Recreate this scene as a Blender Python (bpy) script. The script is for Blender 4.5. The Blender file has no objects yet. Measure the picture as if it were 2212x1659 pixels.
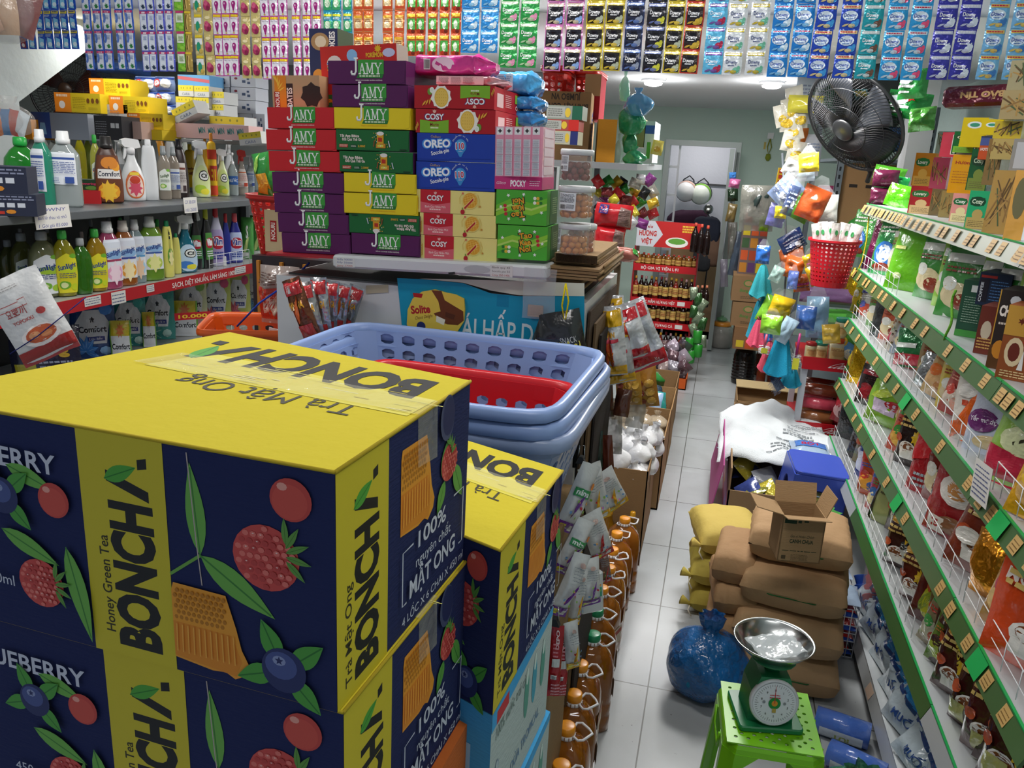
import bpy,math,random
from mathutils import Vector,Matrix,noise
S=bpy.context.scene
COL=S.collection
random.seed(7)
# camera (aisle runs along +Y, metres)
F=1760.0;CX,CY=1106.0,829.5;HC=1.884
_d=Vector((1573.0-CX,362.0-CY,F)).normalized()
_yv=(F*F+(1573.0-CX)*(780.0-CX))/-(362.0-CY)+CY
_v=Vector((780.0-CX,_yv-CY,F)).normalized()
_r=_v.cross(_d)
RW=Matrix((_r,_d,-_v))
cam=bpy.data.cameras.new('camera');co=bpy.data.objects.new('camera',cam);COL.objects.link(co)
cam.sensor_width=36.0;cam.lens=F/2212.0*36.0;cam.clip_start=0.05
mw=Matrix.Identity(4)
for i in range(3):
 mw[i][0]=RW[i][0];mw[i][1]=-RW[i][1];mw[i][2]=-RW[i][2]
mw[2][3]=HC
co.matrix_world=mw
S.camera=co
def at(px,py,ax,val):
 """point of the plane  axis ax = val  measured at photograph pixel (px, py)"""
 q=RW@Vector((px-CX,py-CY,F));o=Vector((0,0,HC))
 return o+q*((val-o[ax])/q[ax])
 # light and exposure
S.view_settings.view_transform='Standard';S.view_settings.look='None'
S.view_settings.exposure=0.2;S.view_settings.gamma=1.0;S.view_settings.use_curve_mapping=False
W=bpy.data.worlds.new('world');S.world=W;W.use_nodes=True
W.node_tree.nodes['Background'].inputs[0].default_value=(0.72,0.82,1.0,1)
W.node_tree.nodes['Background'].inputs[1].default_value=0.36
def area(name,loc,sx,sy,power,color=(1,0.98,0.95),rot=(0,0,0)):
 l=bpy.data.lights.new(name,'AREA');l.shape='RECTANGLE';l.size=sx;l.size_y=sy
 l.energy=power;l.color=color
 o=bpy.data.objects.new(name,l);COL.objects.link(o);o.location=loc;o.rotation_euler=rot
 return o
CEIL=3.15
area('ceiling_tube_light',(-0.9,2.2,CEIL-0.06),2.4,0.16,36)
area('ceiling_tube_light',(-2.2,1.0,CEIL-0.06),1.2,0.16,12)
area('ceiling_tube_light',(0.5,0.6,CEIL-0.06),1.2,0.16,9)
area('ceiling_tube_light',(-1.2,4.6,2.44),1.2,0.12,34)  # added fill behind the hanging strips, without a lamp fixture
area('ceiling_tube_light',(-3.3,3.9,2.44),1.0,0.12,8)  # added fill brightening the mask boxes on the left shelf, no fixture
area('ceiling_tube_light',(-0.3,9.9,2.4),0.6,0.12,9)  # unseen lamp added to brighten the room beyond the doorway
area('ceiling_tube_light',(-0.2,6.9,2.44),1.0,0.3,22)  # added fill to lift the dark back wall, no fixture
area('ceiling_tube_light',(0.2,4.4,2.44),0.5,0.5,40)  # square area light under the low ceiling, no fixture modelled
# materials
def lin(h):
 h=h.lstrip('#');h=''.join(c*2 for c in h)if len(h)==3 else h;o=[]
 for i in(0,2,4):
  c=int(h[i:i+2],16)/255.0
  o.append(c/12.92 if c<=0.04045 else((c+0.055)/1.055)**2.4)
 return(*o,1)
MATS={}
def m(hexc,kind='paper',hex2=None,hex3=None,sc=1.0):
 key=(hexc,kind,hex2,hex3,sc)
 if key in MATS:return MATS[key]
 M=bpy.data.materials.new(kind+'_'+hexc.strip('#'));M.use_nodes=True
 nt=M.node_tree;b=nt.nodes['Principled BSDF'];N=nt.nodes.new;L=nt.links.new
 I=b.inputs
 I['Base Color'].default_value=lin(hexc)
 def bump(scale,dist,detail=3,stretch=None,strength=1.0):
  tc=N('ShaderNodeTexCoord');n=N('ShaderNodeTexNoise');n.inputs['Scale'].default_value=scale
  n.inputs['Detail'].default_value=detail
  src=tc.outputs['Object']
  if stretch:
   mp=N('ShaderNodeMapping');mp.inputs['Scale'].default_value=stretch;L(src,mp.inputs[0]);src=mp.outputs[0]
  L(src,n.inputs['Vector'])
  bp=N('ShaderNodeBump');bp.inputs['Distance'].default_value=dist;bp.inputs['Strength'].default_value=strength
  L(n.outputs[0],bp.inputs['Height']);L(bp.outputs[0],I['Normal'])
  return n
 if kind=='paper':I['Roughness'].default_value=0.55;I['Specular IOR Level'].default_value=0.35
 elif kind=='ink':I['Roughness'].default_value=0.5;I['Specular IOR Level'].default_value=0.3
 elif kind=='card':
  I['Roughness'].default_value=0.8;I['Specular IOR Level'].default_value=0.2;bump(60,0.001,2,(1,1,6))
 elif kind=='plastic':I['Roughness'].default_value=0.32
 elif kind=='gloss':I['Roughness'].default_value=0.12;bump(14,0.004,3)
 elif kind=='pack':I['Roughness'].default_value=0.2;I['Coat Weight'].default_value=0.4;bump(22,0.006,3)
 elif kind=='foil':
  I['Metallic'].default_value=0.75;I['Roughness'].default_value=0.22;bump(26,0.012,2)
 elif kind=='semi':
  I['Metallic'].default_value=0.25;I['Roughness'].default_value=0.18;I['Coat Weight'].default_value=0.3;bump(30,0.010,2)
 elif kind=='metal':I['Metallic'].default_value=1.0;I['Roughness'].default_value=0.18
 elif kind=='steel':I['Metallic'].default_value=0.5;I['Roughness'].default_value=0.4
 elif kind=='cloth':I['Roughness'].default_value=0.95;I['Specular IOR Level'].default_value=0.1;bump(180,0.003,2)
 elif kind=='kraft':I['Roughness'].default_value=0.75;I['Specular IOR Level'].default_value=0.25;bump(9,0.012,4)
 elif kind=='wall':I['Roughness'].default_value=0.8;bump(30,0.002,3)
 elif kind=='emit':
  I['Emission Color'].default_value=lin(hexc);I['Emission Strength'].default_value=18 if sc==1 else sc
 elif kind=='clear':
  I['Roughness'].default_value=0.08;I['Alpha'].default_value=0.2;I['Specular IOR Level'].default_value=1.0;bump(18,0.01,3)
 elif kind=='film':
  I['Roughness'].default_value=0.12;I['Alpha'].default_value=0.6;I['Specular IOR Level'].default_value=0.8;bump(16,0.012,3)
 elif kind=='liquid':
  I['Roughness'].default_value=0.06;I['Coat Weight'].default_value=0.5
  I['Transmission Weight'].default_value=0.35;I['IOR'].default_value=1.35;I['Alpha'].default_value=0.93
 elif kind=='bagfilm':
  I['Roughness'].default_value=0.2;I['Alpha'].default_value=0.93;I['Coat Weight'].default_value=0.4;bump(9,0.06,4)
 elif kind=='print':
  I['Roughness'].default_value=0.22;I['Coat Weight'].default_value=0.3
  n=bump(20,0.006,3)
  tc=N('ShaderNodeTexCoord');v=N('ShaderNodeTexNoise');v.inputs['Scale'].default_value=11*sc;v.inputs['Detail'].default_value=2.5
  v.inputs['Distortion'].default_value=0.6
  L(tc.outputs['Object'],v.inputs['Vector'])
  r=N('ShaderNodeValToRGB');r.color_ramp.interpolation='CONSTANT'
  e=r.color_ramp.elements;e[0].color=lin(hexc);e[0].position=0;e[1].color=lin(hex2 or hexc);e[1].position=0.52
  x=e.new(0.61);x.color=lin(hex3 or hex2 or hexc);x=e.new(0.66);x.color=lin(hexc)
  L(v.outputs[0],r.inputs[0]);L(r.outputs[0],I['Base Color'])
 MATS[key]=M
 return M
 # mesh builder
class MB:
 def __init__(s):s.v=[];s.f=[];s.mi=[];s.m=[];s.sm=[]
 def add(s,vs,fs,mat,smooth=False,M=None):
  if mat not in s.m:s.m.append(mat)
  k=s.m.index(mat);n=len(s.v)
  s.v+=[tuple(M@Vector(p))for p in vs]if M else[tuple(p)for p in vs]
  for f in fs:s.f.append(tuple(i+n for i in f));s.mi.append(k);s.sm.append(smooth)
  return s
 def box(s,a,b,mat,M=None):
  x0,y0,z0=a;x1,y1,z1=b
  return s.add([(x0,y0,z0),(x1,y0,z0),(x1,y1,z0),(x0,y1,z0),(x0,y0,z1),(x1,y0,z1),(x1,y1,z1),(x0,y1,z1)],
[(0,3,2,1),(4,5,6,7),(0,1,5,4),(1,2,6,5),(2,3,7,6),(3,0,4,7)],mat,False,M)
 def rbox(s,a,b,r,mat,M=None,k=3):
  """box with rounded vertical edges and small chamfers top and bottom"""
  x0,y0,z0=a;x1,y1,z1=b;ring=[]
  for cx,cy,a0 in((x1-r,y1-r,0),(x0+r,y1-r,90),(x0+r,y0+r,180),(x1-r,y0+r,270)):
   for i in range(k+1):
    t=math.radians(a0+90*i/k);ring.append((cx+r*math.cos(t),cy+r*math.sin(t),math.cos(t),math.sin(t)))
  n=len(ring);c=min(r*0.5,(z1-z0)*0.2);vs=[]
  for z,o in((z0,-c),(z0+c,0),(z1-c,0),(z1,-c)):
   vs+=[(x+o*ca,y+o*sa,z)for x,y,ca,sa in ring]
  fs=[(j*n+i,j*n+(i+1)%n,(j+1)*n+(i+1)%n,(j+1)*n+i)for j in range(3)for i in range(n)]
  fs+=[tuple(range(n))[::-1],tuple(range(3*n,4*n))]
  return s.add(vs,fs,mat,False,M)
 def lathe(s,prof,mat,seg=16,M=None,sx=1,sy=1,power=1,smooth=True,cap=True):
  """prof: list of (r, z); power<1 squares the section"""
  vs=[];n=seg
  for r,z in prof:
   for i in range(n):
    t=2*math.pi*(i+0.5)/n;c,q=math.cos(t),math.sin(t)
    if power!=1:c=math.copysign(abs(c)**power,c);q=math.copysign(abs(q)**power,q)
    vs.append((r*c*sx,r*q*sy,z))
  fs=[(j*n+i,j*n+(i+1)%n,(j+1)*n+(i+1)%n,(j+1)*n+i)for j in range(len(prof)-1)for i in range(n)]
  if cap:
   fs.append(tuple(range(n))[::-1]);fs.append(tuple(range((len(prof)-1)*n,len(prof)*n)))
  return s.add(vs,fs,mat,smooth,M)
 def tube(s,pts,r,mat,seg=6,M=None,closed=False):
  P=[Vector(p)for p in pts];n=len(P);vs=[];up=Vector((0,0,1));last=None
  for i,p in enumerate(P):
   if closed:t=P[(i+1)%n]-P[i-1]
   else:t=P[min(i+1,n-1)]-P[max(i-1,0)]
   t=t.normalized()if t.length>1e-9 else Vector((0,0,1))
   a=last if last is not None else(up if abs(t.z)<0.9 else Vector((1,0,0)))
   x=(a-t*a.dot(t))
   if x.length<1e-6:x=t.orthogonal()
   x.normalize();y=t.cross(x);last=x
   rr=r[i]if isinstance(r,(list,tuple))else r
   for k in range(seg):
    g=2*math.pi*k/seg;vs.append(tuple(p+(x*math.cos(g)+y*math.sin(g))*rr))
  fs=[(j*seg+k,j*seg+(k+1)%seg,((j+1)%n)*seg+(k+1)%seg,((j+1)%n)*seg+k)
for j in range(n if closed else n-1)for k in range(seg)]
  if not closed:fs+=[tuple(range(seg))[::-1],tuple(range((n-1)*seg,n*seg))]
  return s.add(vs,fs,mat,True,M)
 def grid(s,fn,nu,nv,mat,smooth=True,M=None,wrap=False):
  """fn(u, v) -> point, u, v in 0..1"""
  vs=[fn(i/nu,j/nv)for j in range(nv+1)for i in range(nu+(0 if wrap else 1))]
  w=nu if wrap else nu+1
  fs=[(j*w+i,j*w+(i+1)%w,(j+1)*w+(i+1)%w,(j+1)*w+i)for j in range(nv)for i in range(nu)]
  return s.add(vs,fs,mat,smooth,M)
 def prism(s,pts,y0,y1,mat,M=None):
  """polygon of (x, z) points extruded from y0 to y1"""
  n=len(pts)
  vs=[(x,y0,z)for x,z in pts]+[(x,y1,z)for x,z in pts]
  fs=[tuple(range(n)),tuple(range(n,2*n))[::-1]]+[((i+1)%n,i,i+n,(i+1)%n+n)for i in range(n)]
  return s.add(vs,fs,mat,False,M)
 def stamp(s,cv,fn,eps=0.0006,kind='ink',maxlen=None,M=None):
  """lay the printed shapes of a canvas on the surface fn(u, v, offset)"""
  for L_,(pts,tris,hx)in enumerate(cv.items):
   o=eps*(1+L_*(0.15 if maxlen else 0.04))
   mat=hx if not isinstance(hx,str)else m(hx,kind)
   if maxlen:
    P=list(pts);T=[tuple(t)for t in tris];out=[]
    for _ in range(6):
     nxt=[]
     for t in T:
      if len(t)>3:
       nxt+=[(t[0],t[q],t[q+1])for q in range(1,len(t)-1)];continue
      a,b,c=(P[q]for q in t)
      l=max(math.dist(a,b),math.dist(b,c),math.dist(c,a))
      if l<=maxlen:out.append(t);continue
      k=len(P)
      P+=[((a[0]+b[0])/2,(a[1]+b[1])/2),((b[0]+c[0])/2,(b[1]+c[1])/2),((c[0]+a[0])/2,(c[1]+a[1])/2)]
      nxt+=[(t[0],k,k+2),(k,t[1],k+1),(k+2,k+1,t[2]),(k,k+1,k+2)]
     T=nxt
     if not T:break
    pts,tris=P,out+[t for t in T if len(t)==3]
   s.add([fn(p[0],p[1],o)for p in pts],tris,mat,False,M)
  return s
 def data(s,name):
  me=bpy.data.meshes.new(name);me.from_pydata(s.v,[],s.f)
  for q in s.m:me.materials.append(q)
  me.polygons.foreach_set('material_index',s.mi);me.polygons.foreach_set('use_smooth',s.sm)
  me.update();return me
  # printed artwork (2-D shapes)
_tc={}
def text2d(st,bold=0.0):
 k=(st,bold)
 if k not in _tc:
  c=bpy.data.curves.new('t','FONT');c.body=st;c.size=1;c.resolution_u=3;c.fill_mode='BOTH';c.offset=bold
  o=bpy.data.objects.new('t',c);COL.objects.link(o)
  dg=bpy.context.evaluated_depsgraph_get();me=o.evaluated_get(dg).to_mesh()
  p=[(v.co.x,v.co.y)for v in me.vertices];t=[tuple(q.vertices)for q in me.polygons]
  o.evaluated_get(dg).to_mesh_clear();bpy.data.objects.remove(o);bpy.data.curves.remove(c)
  if not p:p=[(0,0)]
  x0=min(q[0]for q in p);x1=max(q[0]for q in p);y0=0.0;y1=max(0.001,max(q[1]for q in p))
  _tc[k]=(p,t,x0,x1,y0,y1)
 return _tc[k]
class CV:
 def __init__(s,w=None,h=None):
  s.items=[];s.T=(lambda x,y:(x/w,y/h))if w else None
 def put(s,pts,tris,c):
  if s.T:pts=[s.T(*p)for p in pts]
  s.items.append((pts,tris,c));return s
 def poly(s,pts,c):return s.put(list(pts),[tuple(range(len(pts)))],c)
 def rect(s,x,y,w,h,c):return s.poly([(x,y),(x+w,y),(x+w,y+h),(x,y+h)],c)
 def ell(s,x,y,rx,ry,c,n=20,rot=0):
  a=math.radians(rot)
  return s.poly([(x+rx*math.cos(t)*math.cos(a)-ry*math.sin(t)*math.sin(a),y+rx*math.cos(t)*math.sin(a)+ry*math.sin(t)*math.cos(a))
for t in(2*math.pi*i/n for i in range(n))],c)
 def star(s,x,y,r,c,n=5,k=0.45,rot=90):
  p=[]
  for i in range(2*n):
   q=r*(1 if i%2==0 else k);t=math.radians(rot)+math.pi*i/n;p.append((x+q*math.cos(t),y+q*math.sin(t)))
  return s.put(p+[(x,y)],[(i,(i+1)%(2*n),2*n)for i in range(2*n)],c)
 def line(s,pts,w,c):
  P=[Vector(p)for p in pts];L_=[];R_=[]
  for i,p in enumerate(P):
   t=(P[min(i+1,len(P)-1)]-P[max(i-1,0)]).normalized();n=Vector((-t.y,t.x))*w/2
   L_.append(tuple(p+n));R_.append(tuple(p-n))
  n=len(P)
  return s.put(L_+R_,[(i,i+n,i+n+1,i+1)for i in range(n-1)],c)
 def leaf(s,x,y,ln,wd,ang,c,c2=None):
  a=math.radians(ang);ca,sa=math.cos(a),math.sin(a);up=[];dn=[]
  for i in range(9):
   t=i/8;w=wd/2*math.sin(math.pi*t**0.8);up.append((t*ln,w));dn.append((t*ln,-w))
  pts=[(x+px*ca-py*sa,y+px*sa+py*ca)for px,py in up+dn[::-1][1:-1]]
  s.poly(pts,c)
  if c2:s.line([(x,y),(x+ln*ca*0.95,y+ln*sa*0.95)],wd*0.07,c2)
  return s
 def text(s,st,x,y,h,c,w=None,bold=0.0,rot=0,shear=0,al='l',tall=None):
  """x, y = baseline start (or middle for al='c'); h = cap height; w fits the width"""
  p,t,x0,x1,y0,y1=text2d(st,bold)
  ky=h/(tall or 0.73);kx=ky if w is None else w/max(1e-6,x1-x0)
  W_=(x1-x0)*kx;ox=-W_/2 if al=='c' else(-W_ if al=='r' else 0)
  a=math.radians(rot);ca,sa=math.cos(a),math.sin(a);out=[]
  for q in p:
   X=(q[0]-x0)*kx+ox+shear*q[1]*ky;Y=q[1]*ky
   out.append((x+X*ca-Y*sa,y+X*sa+Y*ca))
  return s.put(out,t,c)
 def lines(s,x,y,w,h,n,c,seed=0,fill=0.45):
  """small illegible print as thin bars of words"""
  r=random.Random(seed);
  for i in range(n):
   yy=y+h*(1-(i+0.7)/n);cx=x
   while cx<x+w*0.93:
    l=w*r.uniform(0.06,0.2);l=min(l,x+w-cx)
    s.rect(cx,yy,l,h/n*fill,c);cx+=l+w*0.03
  return s
 def barcode(s,x,y,w,h,c='#202020',bg='#f4f4f4',n=18,seed=1):
  r=random.Random(seed);s.rect(x-w*.08,y-h*.1,w*1.16,h*1.2,bg);cx=x
  while cx<x+w:l=w/n*r.uniform(.25,.8);s.rect(cx,y,l,h,c);cx+=l+w/n*r.uniform(.3,.7)
  return s
  # things and parts
def _props(o,label,cat,group=None,kind=None):
 if label:o['label']=label
 if cat:o['category']=cat
 if group:o['group']=group
 if kind:o['kind']=kind
 return o
def thing(name,label,cat,loc=(0,0,0),rot=(0,0,0),group=None):
 o=bpy.data.objects.new(name,None);COL.objects.link(o);o.location=loc;o.rotation_euler=rot
 o.empty_display_size=0.05
 return _props(o,label,cat,group)
def part(name,mb,parent,loc=(0,0,0),rot=(0,0,0),label=None,kind=None):
 me=mb if isinstance(mb,bpy.types.Mesh)else mb.data(name)
 o=bpy.data.objects.new(name,me);COL.objects.link(o);o.parent=parent;o.location=loc;o.rotation_euler=rot
 if label:o['label']=label
 if kind:o['kind']=kind
 return o
def single(name,mb,label,cat,loc=(0,0,0),rot=(0,0,0),group=None,kind=None,scale=None):
 me=mb if isinstance(mb,bpy.types.Mesh)else mb.data(name)
 o=bpy.data.objects.new(name,me);COL.objects.link(o);o.location=loc;o.rotation_euler=rot
 if scale:o.scale=scale
 return _props(o,label,cat,group,kind)
def struct(name,mb):
 me=mb.data(name);o=bpy.data.objects.new(name,me);COL.objects.link(o);o['kind']='structure';return o
def dup(root,loc,rot,label,group=None,scale=None):
 def cp(o,par):
  c=o.copy();COL.objects.link(c);c.parent=par
  for ch in list(o.children):cp(ch,c)
  return c
 c=cp(root,None);c.location=loc;c.rotation_euler=rot;c['label']=label
 if group:c['group']=group
 if scale:c.scale=scale
 return c
R=math.radians
def rnd(a,b):return random.uniform(a,b)
def nz(x,y,z,k=1.0):return noise.noise(Vector((x*k,y*k,z*k)))
# generic packaging shapes
def carton_mb(w,d,h,base,front=None,right=None,top=None,left=None,side=None,topc=None,edge=None,kind='paper',corners=None,eps=0.0005):
 """box standing on z=0, front face on y=0 (towards -y), x from 0 to w, depth to +y; canvases use unit 0..1 coordinates"""
 b=MB();mt=m(base,kind);ms=m(side or base,kind);mtp=m(topc or base,kind)
 c=corners or[(0,0,0),(w,0,0),(w,d,0),(0,d,0),(0,0,h),(w,0,h),(w,d,h),(0,d,h)]
 b.add(c,[(0,1,5,4),(2,3,7,6)],mt);b.add(c,[(1,2,6,5),(3,0,4,7)],ms);b.add(c,[(4,5,6,7),(0,3,2,1)],mtp)
 C=[Vector(q)for q in c]
 def face(a,bb,cc,dd):
  A,B_,C_,D_=C[a],C[bb],C[cc],C[dd];n=(B_-A).cross(D_-A).normalized()
  return lambda u,v,o:tuple(A*(1-u)*(1-v)+B_*u*(1-v)+C_*u*v+D_*(1-u)*v+n*o)
 if front:b.stamp(front,face(0,1,5,4),eps)
 if right:b.stamp(right,face(1,2,6,5),eps)
 if top:b.stamp(top,face(4,5,6,7),eps)
 if left:b.stamp(left,face(3,0,4,7),eps)
 return b
def pouch_mb(w,h,t,mat,cv=None,kind='pack',crimp=0.06,wr=0.15,seed=0,nu=10,nv=14,waist=0.0,notch=None,back=None,bend=0.0):
 """sealed film bag: x -w/2..w/2, z 0..h, printed side to -y"""
 def prof(u,v):
  e=max(0.0,(1-abs(2*u-1)**3));vv=min(1,max(0,(v-crimp)/(1-2*crimp)))
  return t/2*(e**0.6)*(max(0.0,1-abs(2*vv-1)**3)**0.55)if 0<vv<1 else 0.0
 def pos(u,v,side,o=0.0):
  p=prof(u,v);k=p/(t/2+1e-9)
  wv=w*(1-waist*k*0.5)
  n=nz(u*3+seed*7.1,v*3.3,seed*3.7)*t*wr+nz(u*9+seed,v*8,seed+5)*t*wr*0.4
  x=(u-0.5)*wv+nz(v*2.5+seed,seed*1.3,u*0.5)*w*0.03
  return(x,side*(p+max(0.0003,0)+o)+n*k*0.8+math.sin(v*math.pi)*bend,v*h+nz(u*2,seed,3)*h*0.012)
 b=MB()
 b.grid(lambda u,v:pos(u,v,-1),nu,nv,mat)
 b.grid(lambda u,v:pos(1-u,v,1),nu,nv,back or mat)
 if cv:b.stamp(cv,lambda u,v,o:pos(u,v,-1,o*2+0.0016),0.0006,kind,maxlen=0.1)
 return b
def bagblob_mb(r,h,mat,seed=0,knot=True,sq=1.0,seg=28,rows=20,lump=0.16,neck=0.16,ear=0.12):
 """filled thin bag, gathered and knotted at the top"""
 b=MB();rows_=[]
 for j in range(rows+1):
  v=j/rows
  if v<0.72:z=v/0.72*h;k=(math.sin(math.pi*min(1,(v/0.72)*0.86+0.10)))**0.55
  else:z=h+(v-0.72)/0.28*(h*0.28);k=neck+(ear*((v-0.72)/0.28)**1.2 if v>0.8 else 0)
  if j==0:k*=0.75
  for i in range(seg):
   t=2*math.pi*i/seg
   n=1+lump*nz(math.cos(t)*1.3+seed,math.sin(t)*1.3,v*3)+0.05*nz(math.cos(t)*6+seed,math.sin(t)*6,v*3)
   if v>0.6:n+=0.22*math.sin(t*7+seed)*min(1,(v-0.6)*4)*(0.5 if v<0.72 else 1)
   rows_.append((r*k*n*math.cos(t),r*k*n*math.sin(t)*sq,z+(0.02*h*nz(t*2,seed,v*4)if 0<j else 0)))
 fs=[(j*seg+i,j*seg+(i+1)%seg,(j+1)*seg+(i+1)%seg,(j+1)*seg+i)for j in range(rows)for i in range(seg)]
 fs.append(tuple(range(seg))[::-1])
 return b.add(rows_,fs,mat,True)
def sack_mb(w,d,h,mat,seed=0,seam=True,n=22,bulge=0.5,dent=0.0):
 """lying filled sack: centre at origin, resting on z=0"""
 b=MB()
 def fn(sd):
  def g(u,v):
   X=2*u-1;Y=2*v-1
   k=max(0,(1-abs(X)**4))*max(0,(1-abs(Y)**4));k=k**bulge
   px=X*w/2*(1-0.05*(1-k));py=Y*d/2*(1-0.05*(1-k))
   nn=nz(X*1.6+seed,Y*1.6,seed*2)*0.10+nz(X*5+seed,Y*5,seed*2+9)*0.03
   z=h/2+sd*h/2*k*(1+nn*(1 if sd>0 else 0.2))
   return(px+nz(Y*3,seed,1)*w*0.02,py+nz(X*3,seed,5)*d*0.02,max(0.002 if sd>0 else 0,z))
  return g
 b.grid(fn(1),n,n,mat);b.grid(lambda u,v:fn(-1)(1-u,v),n,n,mat)
 return b
def holes_mb(b,fn,nu,nv,mask,hu,hv,mat,th,smooth=False):
 """perforated moulding: cells of a sheet fn(u, v) with slots; thickness by inner copy (towards fn normal)"""
 for j in range(nv):
  for i in range(nu):
   u0,u1,v0,v1=i/nu,(i+1)/nu,j/nv,(j+1)/nv
   if mask(i,j):
    a=(u1-u0)*(1-hu)/2;c=(v1-v0)*(1-hv)/2;ku=(u1-u0)*0.18;kv=(v1-v0)*0.14
    o=[(u0,v0),(u1,v0),(u1,v1),(u0,v1)]
    I8=[(u0+a+ku,v0+c),(u1-a-ku,v0+c),(u1-a,v0+c+kv),(u1-a,v1-c-kv),(u1-a-ku,v1-c),(u0+a+ku,v1-c),(u0+a,v1-c-kv),(u0+a,v0+c+kv)]
    P=[fn(*p)for p in o+I8]
    F_=[(0,1,5,4),(1,6,5),(1,2,7,6),(2,8,7),(2,3,9,8),(3,10,9),(3,0,11,10),(0,4,11)]
    b.add(P,F_,mat,smooth)
   else:
    b.add([fn(u0,v0),fn(u1,v0),fn(u1,v1),fn(u0,v1)],[(0,1,2,3)],mat,smooth)
 return b
def solid(o,th,off=0):
 q=o.modifiers.new('thickness','SOLIDIFY');q.thickness=th;q.offset=off;return o
 ## the room
fl=MB();MF=bpy.data.materials.new('floor_tiles');MF.use_nodes=True
nt=MF.node_tree;N=nt.nodes.new;L=nt.links.new;bs=nt.nodes['Principled BSDF']
tc=N('ShaderNodeTexCoord');mp=N('ShaderNodeMapping');mp.inputs['Location'].default_value=(0.07,-0.3,0)
bt=N('ShaderNodeTexBrick');bt.offset=0.0;bt.inputs['Scale'].default_value=1;bt.inputs['Brick Width'].default_value=0.6
bt.inputs['Row Height'].default_value=0.6;bt.inputs['Mortar Size'].default_value=0.0028;bt.inputs['Mortar Smooth'].default_value=0.2
bt.inputs['Color1'].default_value=lin('#b4b8bb');bt.inputs['Color2'].default_value=lin('#aeb3b7');bt.inputs['Mortar'].default_value=lin('#5f5f5c')
L(tc.outputs['Object'],mp.inputs[0]);L(mp.outputs[0],bt.inputs['Vector'])
n1=N('ShaderNodeTexNoise');n1.inputs['Scale'].default_value=2.2;n1.inputs['Detail'].default_value=6;L(tc.outputs['Object'],n1.inputs['Vector'])
rp=N('ShaderNodeValToRGB');rp.color_ramp.elements[0].position=0.3;rp.color_ramp.elements[0].color=(0.82,0.82,0.80,1)
rp.color_ramp.elements[1].position=0.6;rp.color_ramp.elements[1].color=(1,1,1,1);L(n1.outputs[0],rp.inputs[0])
n2=N('ShaderNodeTexNoise');n2.inputs['Scale'].default_value=70;n2.inputs['Detail'].default_value=2;L(tc.outputs['Object'],n2.inputs['Vector'])
r2=N('ShaderNodeValToRGB');r2.color_ramp.elements[0].position=0.22;r2.color_ramp.elements[0].color=(0.35,0.33,0.3,1)
r2.color_ramp.elements[1].position=0.27;r2.color_ramp.elements[1].color=(1,1,1,1);L(n2.outputs[0],r2.inputs[0])
mx=N('ShaderNodeMix');mx.data_type='RGBA';mx.blend_type='MULTIPLY';mx.inputs[0].default_value=1
L(bt.outputs['Color'],mx.inputs[6]);L(rp.outputs[0],mx.inputs[7])
mx2=N('ShaderNodeMix');mx2.data_type='RGBA';mx2.blend_type='MULTIPLY';mx2.inputs[0].default_value=1
L(mx.outputs[2],mx2.inputs[6]);L(r2.outputs[0],mx2.inputs[7]);L(mx2.outputs[2],bs.inputs['Base Color'])
bs.inputs['Roughness'].default_value=0.24
fl.box((-4.95,-1.5,-0.1),(1.6,11.0,0),MF);struct('floor',fl)
WG=m('#c9dfd3','wall');WW=m('#d7dbdc','wall');YB=9.17
def slab(name,a,b,mat):struct(name,MB().box(a,b,mat))
A_,B_=at(190,108,0,-3.42),at(41,220,0,-3.42)
b=MB();b.prism([(-1.5,0),(B_.y,0),(B_.y,B_.z),(A_.y,A_.z),(A_.y+.25,3.2),(-1.5,3.2)],3.42,3.55,m('#b6bebe','wall'),Matrix.Rotation(R(90),4,'Z'));struct('wall_left',b)
slab('wall_left_recess',(-4.95,2.0,0),(-4.82,9.17,3.2),m('#7f8684','wall'))
slab('trim_2',(-4.95,1.9,0),(-3.42,2.0,3.2),m('#8e9794','wall'))
slab('wall_right',(1.42,-1.5,0),(1.55,9.17,3.2),m('#bccdc6','wall'))
slab('ceiling',(-4.95,-1.5,CEIL),(1.55,3.62,CEIL+0.1),m('#e4e6e6','wall'))
slab('ceiling_back',(-4.95,3.62,2.47),(1.55,9.17,2.6),m('#eceef0','wall'))
slab('trim_1',(-4.95,3.62,2.6),(1.55,3.72,CEIL),m('#e4e6e6','wall'))
dL,dR=at(1439,301,1,YB),at(1603,308,1,YB)
x0,x1,zt=dL.x,dR.x,(dL.z+dR.z)/2
slab('wall_back',(-4.95,YB,0),(x0,YB+0.15,2.6),WG)
slab('wall_back_right',(x1,YB,0),(1.55,YB+0.15,2.6),WG)
slab('wall_back_top',(x0,YB,zt),(x1,YB+0.15,2.6),WG)
b=MB();fg=m('#9aa3a0','steel');q=0.055
b.box((x0,YB-0.03,0),(x0+q,YB+0.12,zt),fg);b.box((x1-q,YB-0.03,0),(x1,YB+0.12,zt),fg);b.box((x0+q,YB-0.03,zt-q),(x1-q,YB+0.12,zt),fg)
b.box((x1-q-0.055,YB-0.5,0.02),(x1-q-0.01,YB-0.02,zt-q-0.02),fg)
b.tube([(x1-q+0.03,YB-0.05,zt-0.1),(x1-q+0.03,YB-0.05,zt-0.75)],0.012,m('#dfe3e3','steel'))
struct('door_1',b)
slab('wall_room_behind',(x0-0.6,YB+1.3,0),(x1+0.8,YB+1.4,2.6),m('#bdbdc6','wall'))
slab('ceiling_room_behind',(x0-0.6,YB+0.15,2.45),(x1+0.8,YB+1.4,2.6),m('#bdbdc6','wall'))
slab('floor_room_behind',(x0-0.6,YB+0.15,-0.1),(x1+0.8,YB+1.4,0.0),m('#a8a8a8','wall'))
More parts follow.
